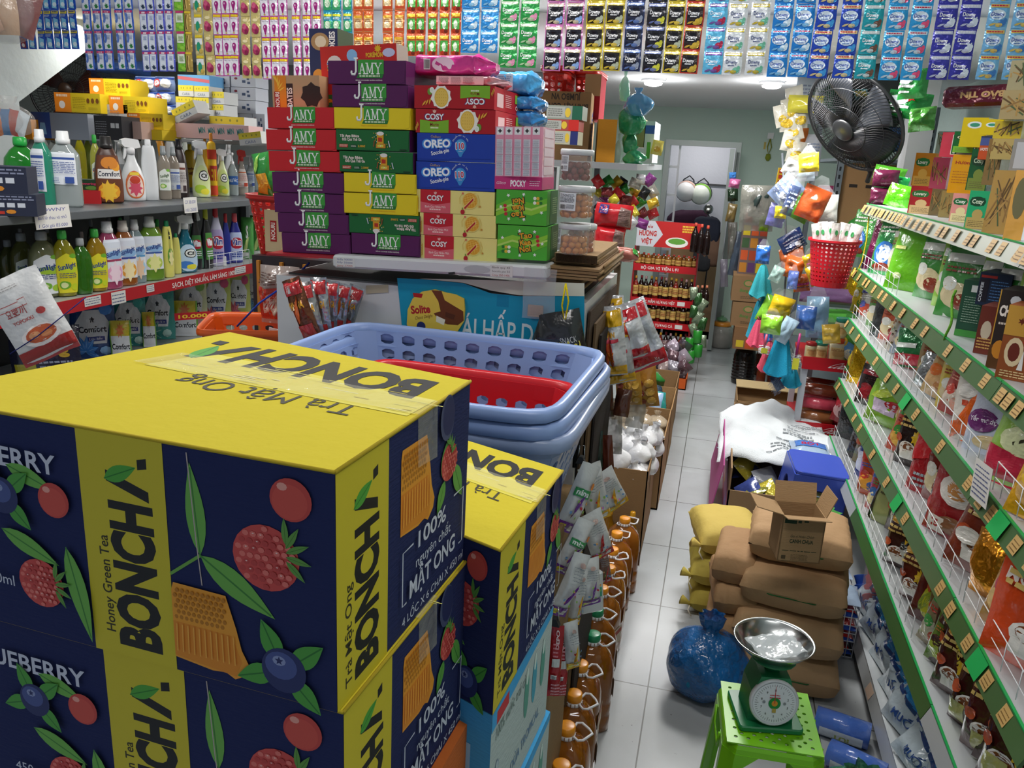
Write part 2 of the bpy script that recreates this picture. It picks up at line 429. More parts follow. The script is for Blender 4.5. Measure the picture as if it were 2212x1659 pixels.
a0,a1=at(1441,308,1,YB+0.25),at(1468,310,1,YB+0.25)
rt=thing('ladder_frame','pale grey upright ladder-like shelf frame at the left of the open doorway','shelf frame',(a0.x,YB+0.25,0))
b=MB();fm=m('#c5c7cb','steel')
b.box((0,0,0),(0.02,0.03,2.1),fm);b.box((a1.x-a0.x,0,0),(a1.x-a0.x+0.022,0.03,2.1),fm);part('upright',b,rt)
for i in range(6):
 part('rung',MB().box((0.02,0.004,0.35+i*0.3),(a1.x-a0.x,0.05,0.375+i*0.3),fm),rt)
slab('trim_3',(-4.82,6.0,0),(-1.2,6.1,2.47),m('#9aa09f','wall'))
b=MB();p0=at(1962,300,1,5.3);p1=at(1992,300,1,5.3);b.box((p0.x,5.3,0),(p1.x+0.05,5.5,2.47),m('#dfe2e4','wall'));struct('trim_4',b)
for px,py,lb in((1412,170,'glowing round downlight, left one of the two above the doorway wall'),(1668,175,'glowing round downlight, right one of the two above the doorway wall')):
 p=at(px,py,2,2.47);t=thing('ceiling_light',lb,'ceiling light',(p.x,p.y,2.47),group='downlights')
 part('light_rim',MB().lathe([(0.085,-0.001),(0.09,-0.012),(0.07,-0.018),(0.066,-0.012)],m('#eef0f2','plastic'),20,cap=False),t)
 part('diffuser',MB().lathe([(0.066,-0.03),(0.06,-0.042),(0.03,-0.05)],m('#ffffff','emit',sc=14),20),t)
 l=bpy.data.lights.new('downlight','POINT');l.energy=5;l.shadow_soft_size=0.06;o=bpy.data.objects.new('downlight',l);COL.objects.link(o);o.location=(p.x,p.y,2.36)
for x,y,z,ln in((-0.9,2.2,CEIL,2.4),(-2.2,1.0,CEIL,1.2),(0.5,0.6,CEIL,1.2)):
 t=thing('tube_light','white fluorescent batten on the ceiling at %.1f m along the shop'%y,'tube light',(x,y,z),group='ceiling battens')
 part('housing',MB().box((-ln/2,-0.05,-0.03),(ln/2,0.05,-0.0005),m('#e8e8e8','plastic')),t)
 part('tube',MB().tube([(-ln/2+0.03,0,-0.045),(ln/2-0.03,0,-0.045)],0.013,m('#ffffff','emit',sc=6),8),t)
 ## tea cartons in the foreground
NAVY='#232b55';YEL='#cfbd2e';BLK='#1f1f1f'
def raspberry(c,x,y,r,seed=1,a=0):
 c.ell(x,y,r,r*0.95,'#cc4c46',22);g=random.Random(seed)
 for i in range(-4,5):
  for j in range(-4,5):
   px=i*r*0.235+(j%2)*r*0.117;py=j*r*0.21
   if math.hypot(px,py/0.95)<r*0.9:c.ell(x+px,y+py,r*0.1,r*0.085,'#e27468' if g.random()<.6 else '#bd4440',7)
   if math.hypot(px,py)<r*0.8 and g.random()<.35:c.ell(x+px,y+py+r*0.02,r*0.035,r*0.02,'#f0c9bd',5)
 for k in range(5):c.leaf(x+r*0.7*math.cos(a),y+r*0.7*math.sin(a)+(k-2)*r*0.12,r*0.75,r*0.2,math.degrees(a)+(k-2)*34,'#5f9440','#3e6e2c')
def cranberry(c,x,y,r):
 c.ell(x,y,r,r*0.98,'#c4473f',24);c.ell(x-r*.05,y-r*.1,r*.85,r*.8,'#cf5145',20);c.ell(x-r*.4,y+r*.55,r*.25,r*.18,'#e9a08f',10)
def blueberry(c,x,y,r):
 for an in(115,40,-45,200):c.leaf(x+r*.4*math.cos(R(an)),y+r*.4*math.sin(R(an)),r*1.9,r*0.95,an,'#4d9a3d','#2f7430')
 c.ell(x,y,r,r,'#28315f',24);c.ell(x-r*.12,y+r*.2,r*.72,r*.62,'#48558a',18);c.ell(x-r*.2,y+r*.4,r*.3,r*.22,'#8b95b8',10);c.star(x-r*.2,y+r*.4,r*.2,'#2a3260',5)
def honeycomb(c,x,y,w,h):
 c.poly([(x,y+.06*h),(x+.5*w,y),(x+.68*w,y+.02*h),(x+.8*w,y-.04*h),(x+.96*w,y+.05*h),(x+w,y+.16*h),(x+.9*w,y+.35*h),(x+.84*w,y+.6*h),(x+.72*w,y+.98*h),(x+.03*w,y+h),(x,y+.9*h)],'#e89a30')
 c.poly([(x,y+.08*h),(x+.5*w,y+.03*h),(x+.82*w,y+.0*h),(x+.9*w,y+.2*h),(x+.78*w,y+.5*h),(x,y+.52*h)],'#e08a2a')
 for j in range(6):
  for i in range(10):
   c.ell(x+w*(.05+.068*i+(j%2)*.034),y+h*(.58+.068*j),w*.026,h*.028,'#b9761f',6)
 for i in range(11):c.line([(x+w*(.06+.075*i),y+h*.5),(x+w*(.05+.077*i),y+h*.15)],w*.016,'#f0aa44')
def boncha(c,x,y,h,rot,ln,sub,subh,off,dark=BLK,bold=0.05,gap=0.0):
 """brand line with the leaf on its last letter, running along direction rot from (x, y)"""
 a=R(rot);dx,dy=math.cos(a),math.sin(a);nx,ny=-dy,dx
 c.text('BONCH',x,y,h,dark,w=ln*0.77,bold=bold,rot=rot)
 P=lambda s,t:(x+dx*s+nx*t,y+dy*s+ny*t)
 s0=ln*0.79;wd=ln*0.21
 c.poly([P(s0,0),P(s0+wd*.26,0),P(s0+wd*.62,h),P(s0+wd*.36,h)],dark)
 c.poly([P(s0+wd*.80,0),P(s0+wd*1.04,0),P(s0+wd*.98,h*.22),P(s0+wd*.74,h*.22)],dark)
 c.leaf(*P(s0+wd*.40,h*1.04),h*.86,h*.34,rot-66,'#4fa13a','#2c7a2c')
 if sub:c.text(sub,*P(gap,off),subh,'#3a3620',w=ln*.52,bold=0.012,rot=rot)
FW_,FH_=0.47,0.23
def tea_front():
 c=CV(FW_,FH_);xr=FW_
 c.rect(xr-.262,0,.094,FH_,YEL)
 boncha(c,xr-.186,.012,.046,90,.196,'Honey Green Tea',.011,.050,gap=.012)
 x=xr-.168;hw=.168
 c.line([(x+hw*.0,FH_*.44),(x+hw*.2,FH_*.55)],.003,'#6da346')
 c.leaf(x+hw*.20,FH_*.55,.088,.020,94,'#6cab49','#3f7f35');c.leaf(x+hw*.2,FH_*.55,.088,.026,-32,'#6cab49','#3f7f35')
 c.line([(x+hw*.15,FH_*.97),(x+hw*.18,FH_*.6),(x+hw*.20,FH_*.42)],.0012,'#b9a9a0')
 raspberry(c,x+hw*.60,FH_*.60,.033,3,R(25));cranberry(c,x+hw*.76,FH_*.86,.020)
 honeycomb(c,x+.001,FH_*.05,hw*.48,FH_*.36);blueberry(c,x+hw*.70,FH_*.14,.0225)
 c.text('BLUEBERRY',xr-.285,FH_-.052,.020,'#c9cbd6',w=.15,bold=.02,al='r')
 c.leaf(xr-.345,FH_*.78,.058,.018,-18,'#6cab49','#3f7f35');cranberry(c,xr-.292,FH_*.66,.018)
 c.leaf(xr-.36,FH_*.48,.072,.020,-22,'#6cab49','#3f7f35');c.leaf(xr-.283,FH_*.46,.10,.022,-78,'#6cab49','#3f7f35')
 raspberry(c,xr-.318,FH_*.26,.027,4,R(10));blueberry(c,xr-.352,FH_*.64,.019)
 c.text('450ml',xr-.35,FH_*.22,.012,'#c9cbd6',al='r')
 return c
def tea_right(w=0.31):
 c=CV(w,FH_);c.rect(0,0,.098,FH_,YEL)
 boncha(c,.076,.012,.044,90,.196,'Trà Mật Ong',.012,.050,gap=.002)
 honeycomb(c,.125,FH_*.47,.085,FH_*.42)
 c.leaf(.225,FH_*.62,.05,.02,60,'#5fa145','#3f7f35');c.leaf(.262,FH_*.62,.055,.024,-60,'#5fa145','#3f7f35');c.leaf(.235,FH_*.58,.04,.02,-120,'#5fa145','#3f7f35')
 raspberry(c,.247,FH_*.66,.023,6,R(85));c.ell(.235,FH_*.9,.020,.026,'#454d6b',20);c.ell(.238,FH_*.905,.017,.022,NAVY,18)
 w_='#ccd0db'
 c.text('100%',.20,FH_*.375,.019,w_,w=.075,bold=.015,al='c');c.text('nguyên chất',.205,FH_*.285,.012,w_,w=.095,al='c')
 c.text('MẬT ONG',.205,FH_*.16,.021,w_,w=.125,bold=.02,al='c');c.text('4 LỐC X 6 CHAI X 450 ml',.21,FH_*.055,.010,w_,w=.17,al='c')
 for pts in(((.15,FH_*.42),(.125,FH_*.42),(.125,FH_*.16),(.135,FH_*.16)),((.26,FH_*.46),(.29,FH_*.46),(.29,FH_*.16),(.28,FH_*.16))):c.line(pts,.0022,w_)
 return c
def tea_top(w=0.47,d=0.36):
 c=CV(w,d)
 for i in range(26):
  y=d*(.50+.006*i);
 c.poly([(w*.16,d*.52),(w*.98,d*.50),(w*.99,d*.70),(w*.2,d*.74)],'#dfd350')
 boncha(c,w*.93,d*.885,.068*d/.31,180,w*.84,None,0,0,bold=.045)
 c.text('Trà Mật Ong',w*.86,d*.50,.036,'#3a3620',w=w*.52,rot=180)
 g=random.Random(5)
 for i in range(30):
  x=g.uniform(.18,.95)*w;y=g.uniform(.52,.7)*d
  c.rect(x,y,g.uniform(.01,.06),g.uniform(.0006,.002),g.choice(['#ece6b0','#e9e27a','#cdbd3a']))
 return c
def tea_box(label,C4,ztop,h=FH_):
 """C4 = the four ground corners FL, FR, BR, BL"""
 o=Vector((C4[1][0],C4[1][1],ztop-h))
 cs=[(x-o.x,y-o.y,0)for x,y in C4]+[(x-o.x,y-o.y,h)for x,y in C4]
 dr=math.dist(C4[1],C4[2])
 mb=carton_mb(1,1,1,NAVY,tea_front(),tea_right(dr),tea_top(),topc=YEL,corners=cs,kind='card')
 e=m('#b79f2b','card');A,B_=Vector(cs[5]),Vector(cs[6])
 mb.tube([A+Vector((0,0,-.001)),B_+Vector((0,0,-.001))],0.0022,e,5);mb.tube([Vector(cs[4])+Vector((0,0,-.001)),A+Vector((0,0,-.001))],0.0018,e,5)
 t=thing('tea_carton',label,'carton',tuple(o));part('carton_body',mb,t)
 tp=MB();Mid=lambda k:(Vector(cs[4+0])*(1-k)+Vector(cs[4+3])*k,Vector(cs[4+1])*(1-k)+Vector(cs[4+2])*k)
 a0,a1=Mid(.52);c0,c1=Mid(.68);up=Vector((0,0,.0022))
 tp.add([a0+(a1-a0)*.12+up,a1+up+Vector((.001,0,0)),c1+up+Vector((.001,0,0)),c0+(c1-c0)*.14+up],[(0,1,2,3)],m('#fbf7d8','clear'))
 tp.add([a1+up+Vector((.001,0,0)),a1+Vector((.0022,0,-.055)),c1+Vector((.0022,0,-.06)),c1+up+Vector((.001,0,0))],[(0,1,2,3)],m('#fbf7d8','clear'))
 part('packing_tape',tp,t,label='clear glossy packing tape')
 return t
Z1=1.631
CB=[(-0.755,0.595),(-0.281,0.566),(-0.262,0.876),(-0.641,0.975)]
tea_box('big navy and yellow tea carton nearest the camera, top of its stack',CB,Z1)
CB2=[(x+0.004,y+0.004)for x,y in CB]
tea_box('navy and yellow tea carton directly under the nearest one',CB2,Z1-0.2305)
zo=Z1-0.461;k=CB2
cs=[(x-k[1][0],y-k[1][1],0)for x,y in k]+[(x-k[1][0],y-k[1][1],0.25)for x,y in k]
c=CV();c.poly([(0,1),(0,.2),(.55,.95),(.55,1)],'#e3d22f')
single('fruit_carton',carton_mb(1,1,1,'#c9692f',None,c,corners=cs,kind='card'),'orange and yellow carton under the two stacked tea cartons','carton',(k[1][0]+.012,k[1][1],zo-0.2505))
z=zo-0.2505-.0005;i=0
while z>0.02:
 hh=min(.46,z);cs2=[(x-k[1][0],y-k[1][1],0)for x,y in k]+[(x-k[1][0],y-k[1][1],hh-.0005)for x,y in k]
 single('brown_carton',carton_mb(1,1,1,'#a5825a',corners=cs2,kind='card'),['plain brown carton low in the nearest stack','plain brown carton at the floor under the nearest stack'][i],'carton',(k[1][0]+.012,k[1][1],z-hh));z-=hh;i+=1
C2=[(-0.60,0.86),(-0.2099,0.850),(-0.189,1.134),(-0.56,1.20)]
C2=[(-0.60+.36,.0),]and[(-0.255-.345,0.985),(-0.2099,0.850),(-0.189,1.134),(-0.52,1.21)]
C2=[(-0.56,1.0),(-0.2099,0.853),(-0.189,1.134),(-0.52,1.27)]
tea_box('smaller-looking navy and yellow tea carton behind the nearest one, on sky-blue cartons',C2,1.434)
def white_box(zt,h,lb,top=False,kind=0):
 k=C2;cs=[(x-k[1][0],y-k[1][1],0)for x,y in k]+[(x-k[1][0],y-k[1][1],h-.0006)for x,y in k]
 c=CV(.29,h);c.poly([(0,h),(0,h*.86),(.29,h*.93),(.29,h)],'#3fa4dd')
 c.text('100% nước trái cây',.02,h*.74,.020,'#7a8b86',w=.14,rot=0);c.rect(.02,h*.86,.05,.02,'#c8323c')
 for i,(x,cc)in enumerate(((.16,'#5b9c8b'),(.20,'#49a0b8'),(.245,'#5b9c8b'))):c.ell(x,h*.62,.012,.04,cc,12);c.ell(x,h*.78,.006,.015,'#d2e4dc',8)
 c.text('NƯỚC DỪA TROPICAL',.03,h*.18,.018,'#6f8fb0',w=.21,bold=.01);c.ell(.03,h*.5,.007,.012,'#8a9fb5',12);c.ell(.03,h*.5,.005,.009,'#b9c6c8',10)
 f=CV(.35,h);f.rect(.02,h*.2,.3,h*.5,'#9fd0ea')
 return single('juice_carton',carton_mb(1,1,1,'#4aa7dc',f,c,side='#b6c3bf',corners=cs,kind='card'),lb,'carton',(k[1][0]+kind*.006,k[1][1]+kind*.01,zt-h))
white_box(1.2035,.20,'sky-blue and white juice carton under the second tea carton')
white_box(1.003,.20,'sky-blue and white juice carton, second one under the far tea carton',kind=1)
white_box(.8025,.40,'dark blue and white juice carton low under the far tea carton',kind=-1)
k=C2;cs=[(x-k[1][0],y-k[1][1],0)for x,y in k]+[(x-k[1][0],y-k[1][1],.40)for x,y in k]
single('blue_carton',carton_mb(1,1,1,'#1f5f9e',corners=cs,kind='card'),'deep blue carton on the floor under the juice cartons','carton',(k[1][0],k[1][1],0.0005))
## nested laundry baskets
def basket(name,label,cx,cy,zr,w,d,hgt,col,dirt=None,taper=0.76,rot=0,rim=0.022,nh=20,rows=5,rimh=.05,kind='plastic',group=None,cat='basket',holes=.62,hv=.7,rounded=.22,flat=True):
 """tapered perforated basket, rim at height zr"""
 t=thing(name,label,cat,(cx,cy,zr-hgt),(0,0,rot),group)
 mt=m(col,kind)
 def out(u,k):
  a=2*math.pi*u;c,s_=math.cos(a),math.sin(a);p=rounded
  ex=math.copysign(abs(c)**p,c);ey=math.copysign(abs(s_)**p,s_)
  rr=1/max(abs(c),abs(s_))if False else 1
  return ex*w/2*k,ey*d/2*k
 N_=400;pts=[out(i/N_,1)for i in range(N_)];cum=[0]
 for i in range(N_):cum.append(cum[-1]+math.dist(pts[i],pts[(i+1)%N_]))
 def per(u):
  s_=(u%1)*cum[-1];lo=0;hi=N_
  while hi-lo>1:
   mid=(lo+hi)//2
   if cum[mid]<=s_:lo=mid
   else:hi=mid
  f=(s_-cum[lo])/max(1e-9,cum[lo+1]-cum[lo]);a=pts[lo];b_=pts[(lo+1)%N_]
  return a[0]+(b_[0]-a[0])*f,a[1]+(b_[1]-a[1])*f
 def fn(u,v):
  x,y=per(u);k=taper+(1-taper)*v;return(x*k,y*k,v*(hgt-rimh*.4))
 b=MB();tot=rows+2
 corner=lambda i:any(abs(((i+.5)/nh*1.0)%1-c0)<.012 for c0 in())
 skip=set()
 for i in range(nh):
  x,y=per((i+.5)/nh)
  if abs(x)>w*.40 and abs(y)>d*.38:skip.add(i)
 holes_mb(b,fn,nh,tot,lambda i,j:0<j<tot-(tot<7)and i not in skip,holes,hv,mt,0)
 b.add([fn(i/nh,0)for i in range(nh)],[tuple(range(nh))[::-1]],mt)
 solid(part('basket_wall',b,t),0.004)
 r=MB();ring=[];n=72;prof=[(0,-rimh),(0.004,-rimh*.4),(0.006,-0.004),(0.012,0),(rim*.8,-.002),(rim,-.008),(rim,-rimh*.55),(rim*.85,-rimh*.6)]
 for dx,dz in prof:
  for i in range(n):
   x,y=per(i/n);L_=math.hypot(x,y);kx=(w/2+dx)/(w/2);ky=(d/2+dx)/(d/2);ring.append((x*kx,y*ky,hgt+dz))
 np_=len(prof)
 r.add(ring,[(j*n+i,j*n+(i+1)%n,(j+1)*n+(i+1)%n,(j+1)*n+i)for j in range(np_-1)for i in range(n)],mt,True)
 solid(part('rim',r,t),0.003)
 return t
LB='#8ea6d6'
bx,by=-0.575,1.635
basket('laundry_basket','pale blue perforated laundry basket, topmost of the nested stack behind the tea cartons',bx,by,1.452,.64,.54,.31,LB,rot=R(-2),nh=38,rows=6,rimh=.04,holes=.6,hv=.66)
basket('laundry_basket','pale blue laundry basket nested second, its rim just under the top basket',bx+.012,by+.006,1.424,.64,.54,.31,LB,rot=R(-3),nh=38,rows=5,rimh=.045,holes=.58,hv=.62)
basket('laundry_basket','greyish blue laundry basket nested lowest of the three blue ones',bx+.020,by+.000,1.398,.64,.54,.31,'#8f9fc0',rot=R(-1),nh=38,rows=5,rimh=.045,holes=.58,hv=.62)
basket('shopping_basket','red plastic basket sitting inside the pale blue laundry baskets',bx+.05,by-.055,1.40,.47,.36,.22,'#c01a24',rot=R(-3),nh=32,rows=4,taper=.84,rimh=.035,rim=.014,holes=.6,hv=.6)
single('brown_carton',carton_mb(.66,.56,1.085,'#8f7350',kind='card'),'tall brown carton carrying the nested laundry baskets','carton',(-.93,1.36,0))
## biscuit boxes piled on the white counter board
YC=2.0
def jamy(c,x,y,w):
 """word mark: tall J with A M Y in slab letters on a green plate"""
 h=w*.30;k=w*.79
 c.rect(x+w*.22,y+h*.02,w*.78,h*1.28,'#3f9a3c');c.poly([(x+w*.16,y-h*.34),(x+w*.95,y-h*.34),(x+w*.99,y+h*.0),(x+w*.22,y+h*.0)],'#2c7a35')
 W_='#f4f4f0'
 c.line([(x+w*.155,y+h*1.45),(x+w*.15,y+h*.25),(x+w*.11,y-h*.02),(x+w*.03,y+h*.0),(x+w*.0,y+h*.22)],w*.062,'#b9c2c0')
 c.line([(x+w*.15,y+h*1.45),(x+w*.145,y+h*.25),(x+w*.105,y+h*.02),(x+w*.03,y+h*.04),(x+w*.005,y+h*.24)],w*.045,W_)
 c.rect(x+w*.09,y+h*1.36,w*.13,h*.14,W_);c.ell(x+w*.015,y+h*.25,w*.028,w*.028,W_,10)
 def st(pts,t=.030):c.line([(x+w*a,y+h*b_)for a,b_ in pts],w*t,W_)
 def sf(a,b_,l=.075):c.rect(x+w*(a-l/2),y+h*b_-h*.03,w*l,h*.09,W_)
 st([(.27,.05),(.34,.98)],.022);st([(.34,.98),(.415,.05)],.036);st([(.295,.38),(.39,.38)],.018);sf(.27,.03);sf(.415,.03,.09)
 st([(.495,.05),(.495,.98)],.022);st([(.495,.98),(.575,.12)],.034);st([(.575,.12),(.65,.98)],.020);st([(.655,.05),(.655,.98)],.036);sf(.495,.03);sf(.655,.03,.09);sf(.485,.97);sf(.665,.97)
 st([(.745,.98),(.83,.5)],.034);st([(.91,.98),(.83,.5)],.020);st([(.83,.5),(.83,.05)],.034);sf(.83,.03,.10);sf(.745,.97,.09);sf(.915,.97)
 c.lines(x+w*.26,y-h*.30,w*.66,h*.22,1,'#c7dfb4',3,.7)
def art_jamy(c,w,h,base):
 jamy(c,w*.30,h*.42,w*.42);t='#f0e6e2' if base!='#e8cf1c' else '#e0a31c'
 c.text('BÁNH COOKIES NHÂN HƯƠNG',w*.53,h*.14,h*.055,t,w=w*.34,al='c',bold=.01)
def art_app(c,w,h,flip=False):
 o=CV(w,h)
 o.T=(lambda x,y:((w-x)/w,(h-y)/h))if flip else(lambda x,y:(x/w,y/h))
 o.text('Tải App Bibica',w*.05,h*.64,h*.13,'#f3e3d8',w=w*.27,bold=.03);o.text('Đổi Quà Thả Ga',w*.08,h*.47,h*.13,'#f3e3d8',w=w*.27,bold=.03)
 o.rect(w*.04,h*.14,w*.12,h*.16,'#b8342c');o.lines(w*.045,h*.16,w*.11,h*.12,2,'#f0d8c0',2);o.text('2.500đ',w*.30,h*.17,h*.10,'#e9b23c',w=w*.10,bold=.02);o.rect(w*.2,h*.14,w*.08,h*.14,'#17402a');o.lines(w*.205,h*.16,w*.07,h*.1,2,'#cfd8c0',3)
 x=w*.60
 o.rect(x-w*.035,h*.36,w*.09,h*.44,'#d8a024');o.ell(x+w*.01,h*.84,w*.05,h*.1,'#e8e2da',10);o.rect(x-w*.02,h*.45,w*.055,h*.2,'#b8321f');o.rect(x-w*.05,h*.14,w*.13,h*.22,'#c8882c');o.rect(x-w*.03,h*.2,w*.08,h*.1,'#d8d24c')
 g=random.Random(4)
 for i in range(26):o.ell(x+g.uniform(-.11,.15)*w,g.uniform(.2,.9)*h,w*.006,h*.025,g.choice(['#e8e4d0','#c8452c','#e9b23c','#78b24c','#d8e0e8']),6)
 o.line([(x-w*.08,h*.2),(x-w*.07,h*.5)],w*.014,'#8a4a28');o.line([(x+w*.12,h*.5),(x+w*.14,h*.2)],w*.012,'#c8ccd8')
 o.rect(w*.87,h*.06,w*.09,h*.05,'#1f3a28');c.items+=o.items
def art_cosyred(c,w,h,flip=False):
 o=CV();o.T=(lambda x,y:((w-x)/w,(h-y)/h))if flip else(lambda x,y:(x/w,y/h))
 o.poly([(w*.055,0),(w*.42,0),(w*.42,h*.55),(w*.235,h*.47),(w*.055,h*.55)],'#7fb52e')
 o.text('COSY',w*.24,h*.55,h*.26,'#2f3f86',w=w*.26,bold=.055,al='c');o.text('COSY',w*.24,h*.56,h*.25,'#f6f4f2',w=w*.24,bold=.028,al='c')
 o.text('Marie',w*.24,h*.28,h*.15,'#8a2a24',w=w*.11,bold=.01,al='c');o.lines(w*.19,h*.16,w*.1,h*.08,1,'#e8efc8',2,.8)
 for k in range(3):o.leaf(w*.24,h*.83,h*.16,h*.07,60+k*30,'#e9b8a8')
 o.ell(w*.655,h*.52,w*.105,h*.49,'#f4f0e4',22);o.star(w*.66,h*.5,h*.52,'#f4f0e4',9,.85);o.ell(w*.655,h*.52,w*.088,h*.42,'#e5b845',22);o.ell(w*.655,h*.53,w*.076,h*.36,'#ecc65c',20)
 for i in range(5):
  for j in range(5):
   if(i-2)**2+(j-2)**2<6:o.ell(w*(.655+.028*(i-2)),h*(.53+.13*(j-2)),w*.004,h*.02,'#c8932c',6)
 o.ell(w*.80,h*.27,w*.032,h*.15,'#6f9a3a',12);o.ell(w*.775,h*.2,w*.028,h*.13,'#f4f6ee',12);o.ell(w*.775,h*.2,w*.018,h*.08,'#dfe8d8',10)
 for k in range(3):o.leaf(w*(.79+.03*k),h*(.55+.06*k),h*.3,h*.07,75-12*k,'#e8b23c');o.leaf(w*(.01+.012*k),h*(.08+.09*k),h*.2,h*.06,100,'#d8a23c')
 c.items+=o.items
def art_cosyyel(c,w,h):
 c.rect(w*.05,0,w*.39,h*.48,'#d8606c');c.poly([(w*.05,h),(w*.44,h),(w*.44,h*.47),(w*.25,h*.36),(w*.05,h*.47)],'#c01f2c')
 c.text('COSY',w*.245,h*.53,h*.24,'#7a2038',w=w*.235,bold=.055,al='c');c.text('COSY',w*.245,h*.54,h*.23,'#f6f2f0',w=w*.215,bold=.028,al='c')
 c.text('Bánh Quy Nhân Mứt',w*.245,h*.22,h*.10,'#f6e4dc',w=w*.27,al='c');c.lines(w*.17,h*.1,w*.15,h*.07,1,'#f3d0c8',5,.8)
 for k in range(3):c.leaf(w*.245,h*.80,h*.14,h*.06,60+k*30,'#e9b0a8')
 for k in range(5):c.leaf(w*.0+w*.012,h*(.1+.1*k),h*.16,h*.06,70,'#d9b24a')
 x,y=w*.69,h*.58
 c.ell(x,y,w*.105,h*.36,'#e6d070',20,20);c.ell(x+w*.004,y+h*.02,w*.09,h*.33,'#dd9e2e',20,20)
 for k in range(-2,3):c.line([(x-w*.07,y+h*(.1*k)),(x+w*.075,y+h*(.1*k+.16))],h*.018,'#f0c65a');c.line([(x+w*.035*k,y+h*.26),(x+w*(.035*k+.03),y-h*.24)],h*.016,'#f0c65a')
 c.poly([(x-w*.085,y-h*.28),(x-w*.07,y-h*.40),(x+w*.06,y+h*.05),(x+w*.055,y+h*.20)],'#f2cf7a');c.poly([(x-w*.075,y-h*.30),(x-w*.06,y-h*.36),(x+w*.045,y+h*.03),(x+w*.045,y+h*.14)],'#b8282c')
 c.ell(w*.60,h*.1,w*.028,h*.11,'#b5242f',10);c.leaf(w*.60,h*.19,h*.12,h*.06,100,'#7a9a3a');c.ell(w*.60,h*.9,w*.012,h*.05,'#d86a5a',8);c.ell(w*.82,h*.36,w*.012,h*.05,'#c8923c',8)
 c.line([(w*.565,h*.45),(w*.56,h*.7),(w*.59,h*.88)],h*.02,'#d8b850');c.line([(w*.80,h*.3),(w*.815,h*.6),(w*.79,h*.86)],h*.02,'#d8b850')
def art_oreo(c,w,h):
 c.text('Cadbury',w*.24,h*.84,h*.09,'#c9a85c',w=w*.13,shear=.3,al='c',rot=-3)
 c.text('OREO',w*.26,h*.49,h*.30,'#3f8fe0',w=w*.385,bold=.085,al='c',rot=3);c.text('OREO',w*.26,h*.50,h*.28,'#f6f8fb',w=w*.345,bold=.035,al='c',rot=3)
 c.text('Socola-pie',w*.19,h*.20,h*.15,'#eef1f8',w=w*.235,bold=.02,rot=12)
 x=w*.565
 c.poly([(x-w*.055,h*.42),(x+w*.055,h*.42),(x+w*.012,h*.18),(x-w*.012,h*.18)],'#3c8fd0');c.ell(x,h*.56,w*.075,h*.26,'#3c8fd0',20);c.ell(x-w*.015,h*.64,w*.045,h*.14,'#58a8e0',14)
 c.text('110',x-w*.005,h*.46,h*.23,'#f4f4f6',w=w*.115,bold=.07,al='c',rot=4);c.text('110',x-w*.005,h*.47,h*.21,'#c42a4a',w=w*.105,bold=.03,al='c',rot=4);c.text('năm',x,h*.36,h*.05,'#f0f2f8',w=w*.05,al='c')
 for k,ch in enumerate('Khuyến mãi vui hơn'):
  a=R(150-7*k);
  if ch!=' ':c.text(ch,x+w*.10*math.cos(a),h*.56+h*.36*math.sin(a),h*.06,'#dfe8f4',rot=60-7*k,al='c')
 c.line([(w*.0,h*.06),(w*.42,h*.05),(w*.47,h*.11),(w*.95,h*.12)],h*.008,'#142a7c')
def art_tao(c,w,h,flip=False):
 o=CV();o.T=(lambda x,y:((w-x)/w,(h-y)/h))if flip else(lambda x,y:(x/w,y/h))
 for k,cc in((0,'#8fce3c'),(.14,'#b8dd6c'),(.20,'#6fbf34')):
  o.poly([(0,h*(.55-k)),(w*.3,h*(.72-k)),(w*.7,h*(.60-k)),(w,h*(.78-k)),(w,h*(.66-k)),(w*.7,h*(.44-k)),(w*.3,h*(.56-k)),(0,h*(.40-k))],cc)
 for q in range(6):o.ell(w*(.12+.06*(q%3)),h*(.22+.13*(q//3)),h*.05,h*.05,['#2f7a34','#e0b83c','#eef2e4'][q%3],10)
 for s_,yy,ww in(('Tao',.64,.26),('Kae',.44,.22),('Noi',.24,.22)):
  o.text(s_,w*.57,h*yy,h*.17,'#2a2a22',w=w*(ww+.04),bold=.10,al='c',rot=10);o.text(s_,w*.57,h*yy,h*.17,'#e8a62c',w=w*ww,bold=.03,al='c',rot=10)
 for k in range(3):o.ell(w*(.80+.01*k),h*(.70-.12*k),h*.055,h*.055,'#c2303a',8)
 for sx,sy in((.1,.62),(.44,.84),(.46,.12),(.74,.84),(.9,.5),(.76,.16)):o.star(w*sx,h*sy,h*.06,'#f2f6ee')
 c.items+=o.items
_boxn={}
def facebox(x0,y0,x1,y1,Y,depth,base,art,name,label,cat='box',side=None,rgt=None,topc=None,yaw=0,roll=-1.8,kind='paper',group=None,**kw):
 """carton whose front face is seen at photograph pixels (x0,y0)-(x1,y1) in the plane y=Y"""
 cy=(y0+y1)/2;cx=(x0+x1)/2
 l,r_=at(x0,cy,1,Y),at(x1,cy,1,Y);t,b_=at(cx,y0,1,Y),at(cx,y1,1,Y)
 w=r_.x-l.x;h=t.z-b_.z;cen=at(cx,cy,1,Y)
 f=CV(w,h)
 if art:art(f,w,h,**kw)
 rc=CV(depth,h)
 if rgt:rgt(rc,depth,h)
 mb=carton_mb(w,depth,h,base,f,rc if rgt else None,side=side,topc=topc,kind=kind)
 e=MB()
 M=Matrix.Translation((cen.x,Y,cen.z))@Matrix.Rotation(R(roll),4,'Y')@Matrix.Rotation(R(yaw),4,'Z')@Matrix.Translation((-w/2,0,-h/2))
 me=mb.data(name);o=bpy.data.objects.new(name,me);COL.objects.link(o);o.matrix_world=M
 _props(o,label,cat,group);return o,w,h
PUR,RED,YLW,GRN='#561452','#c81f26','#e8cf1c','#17662f'
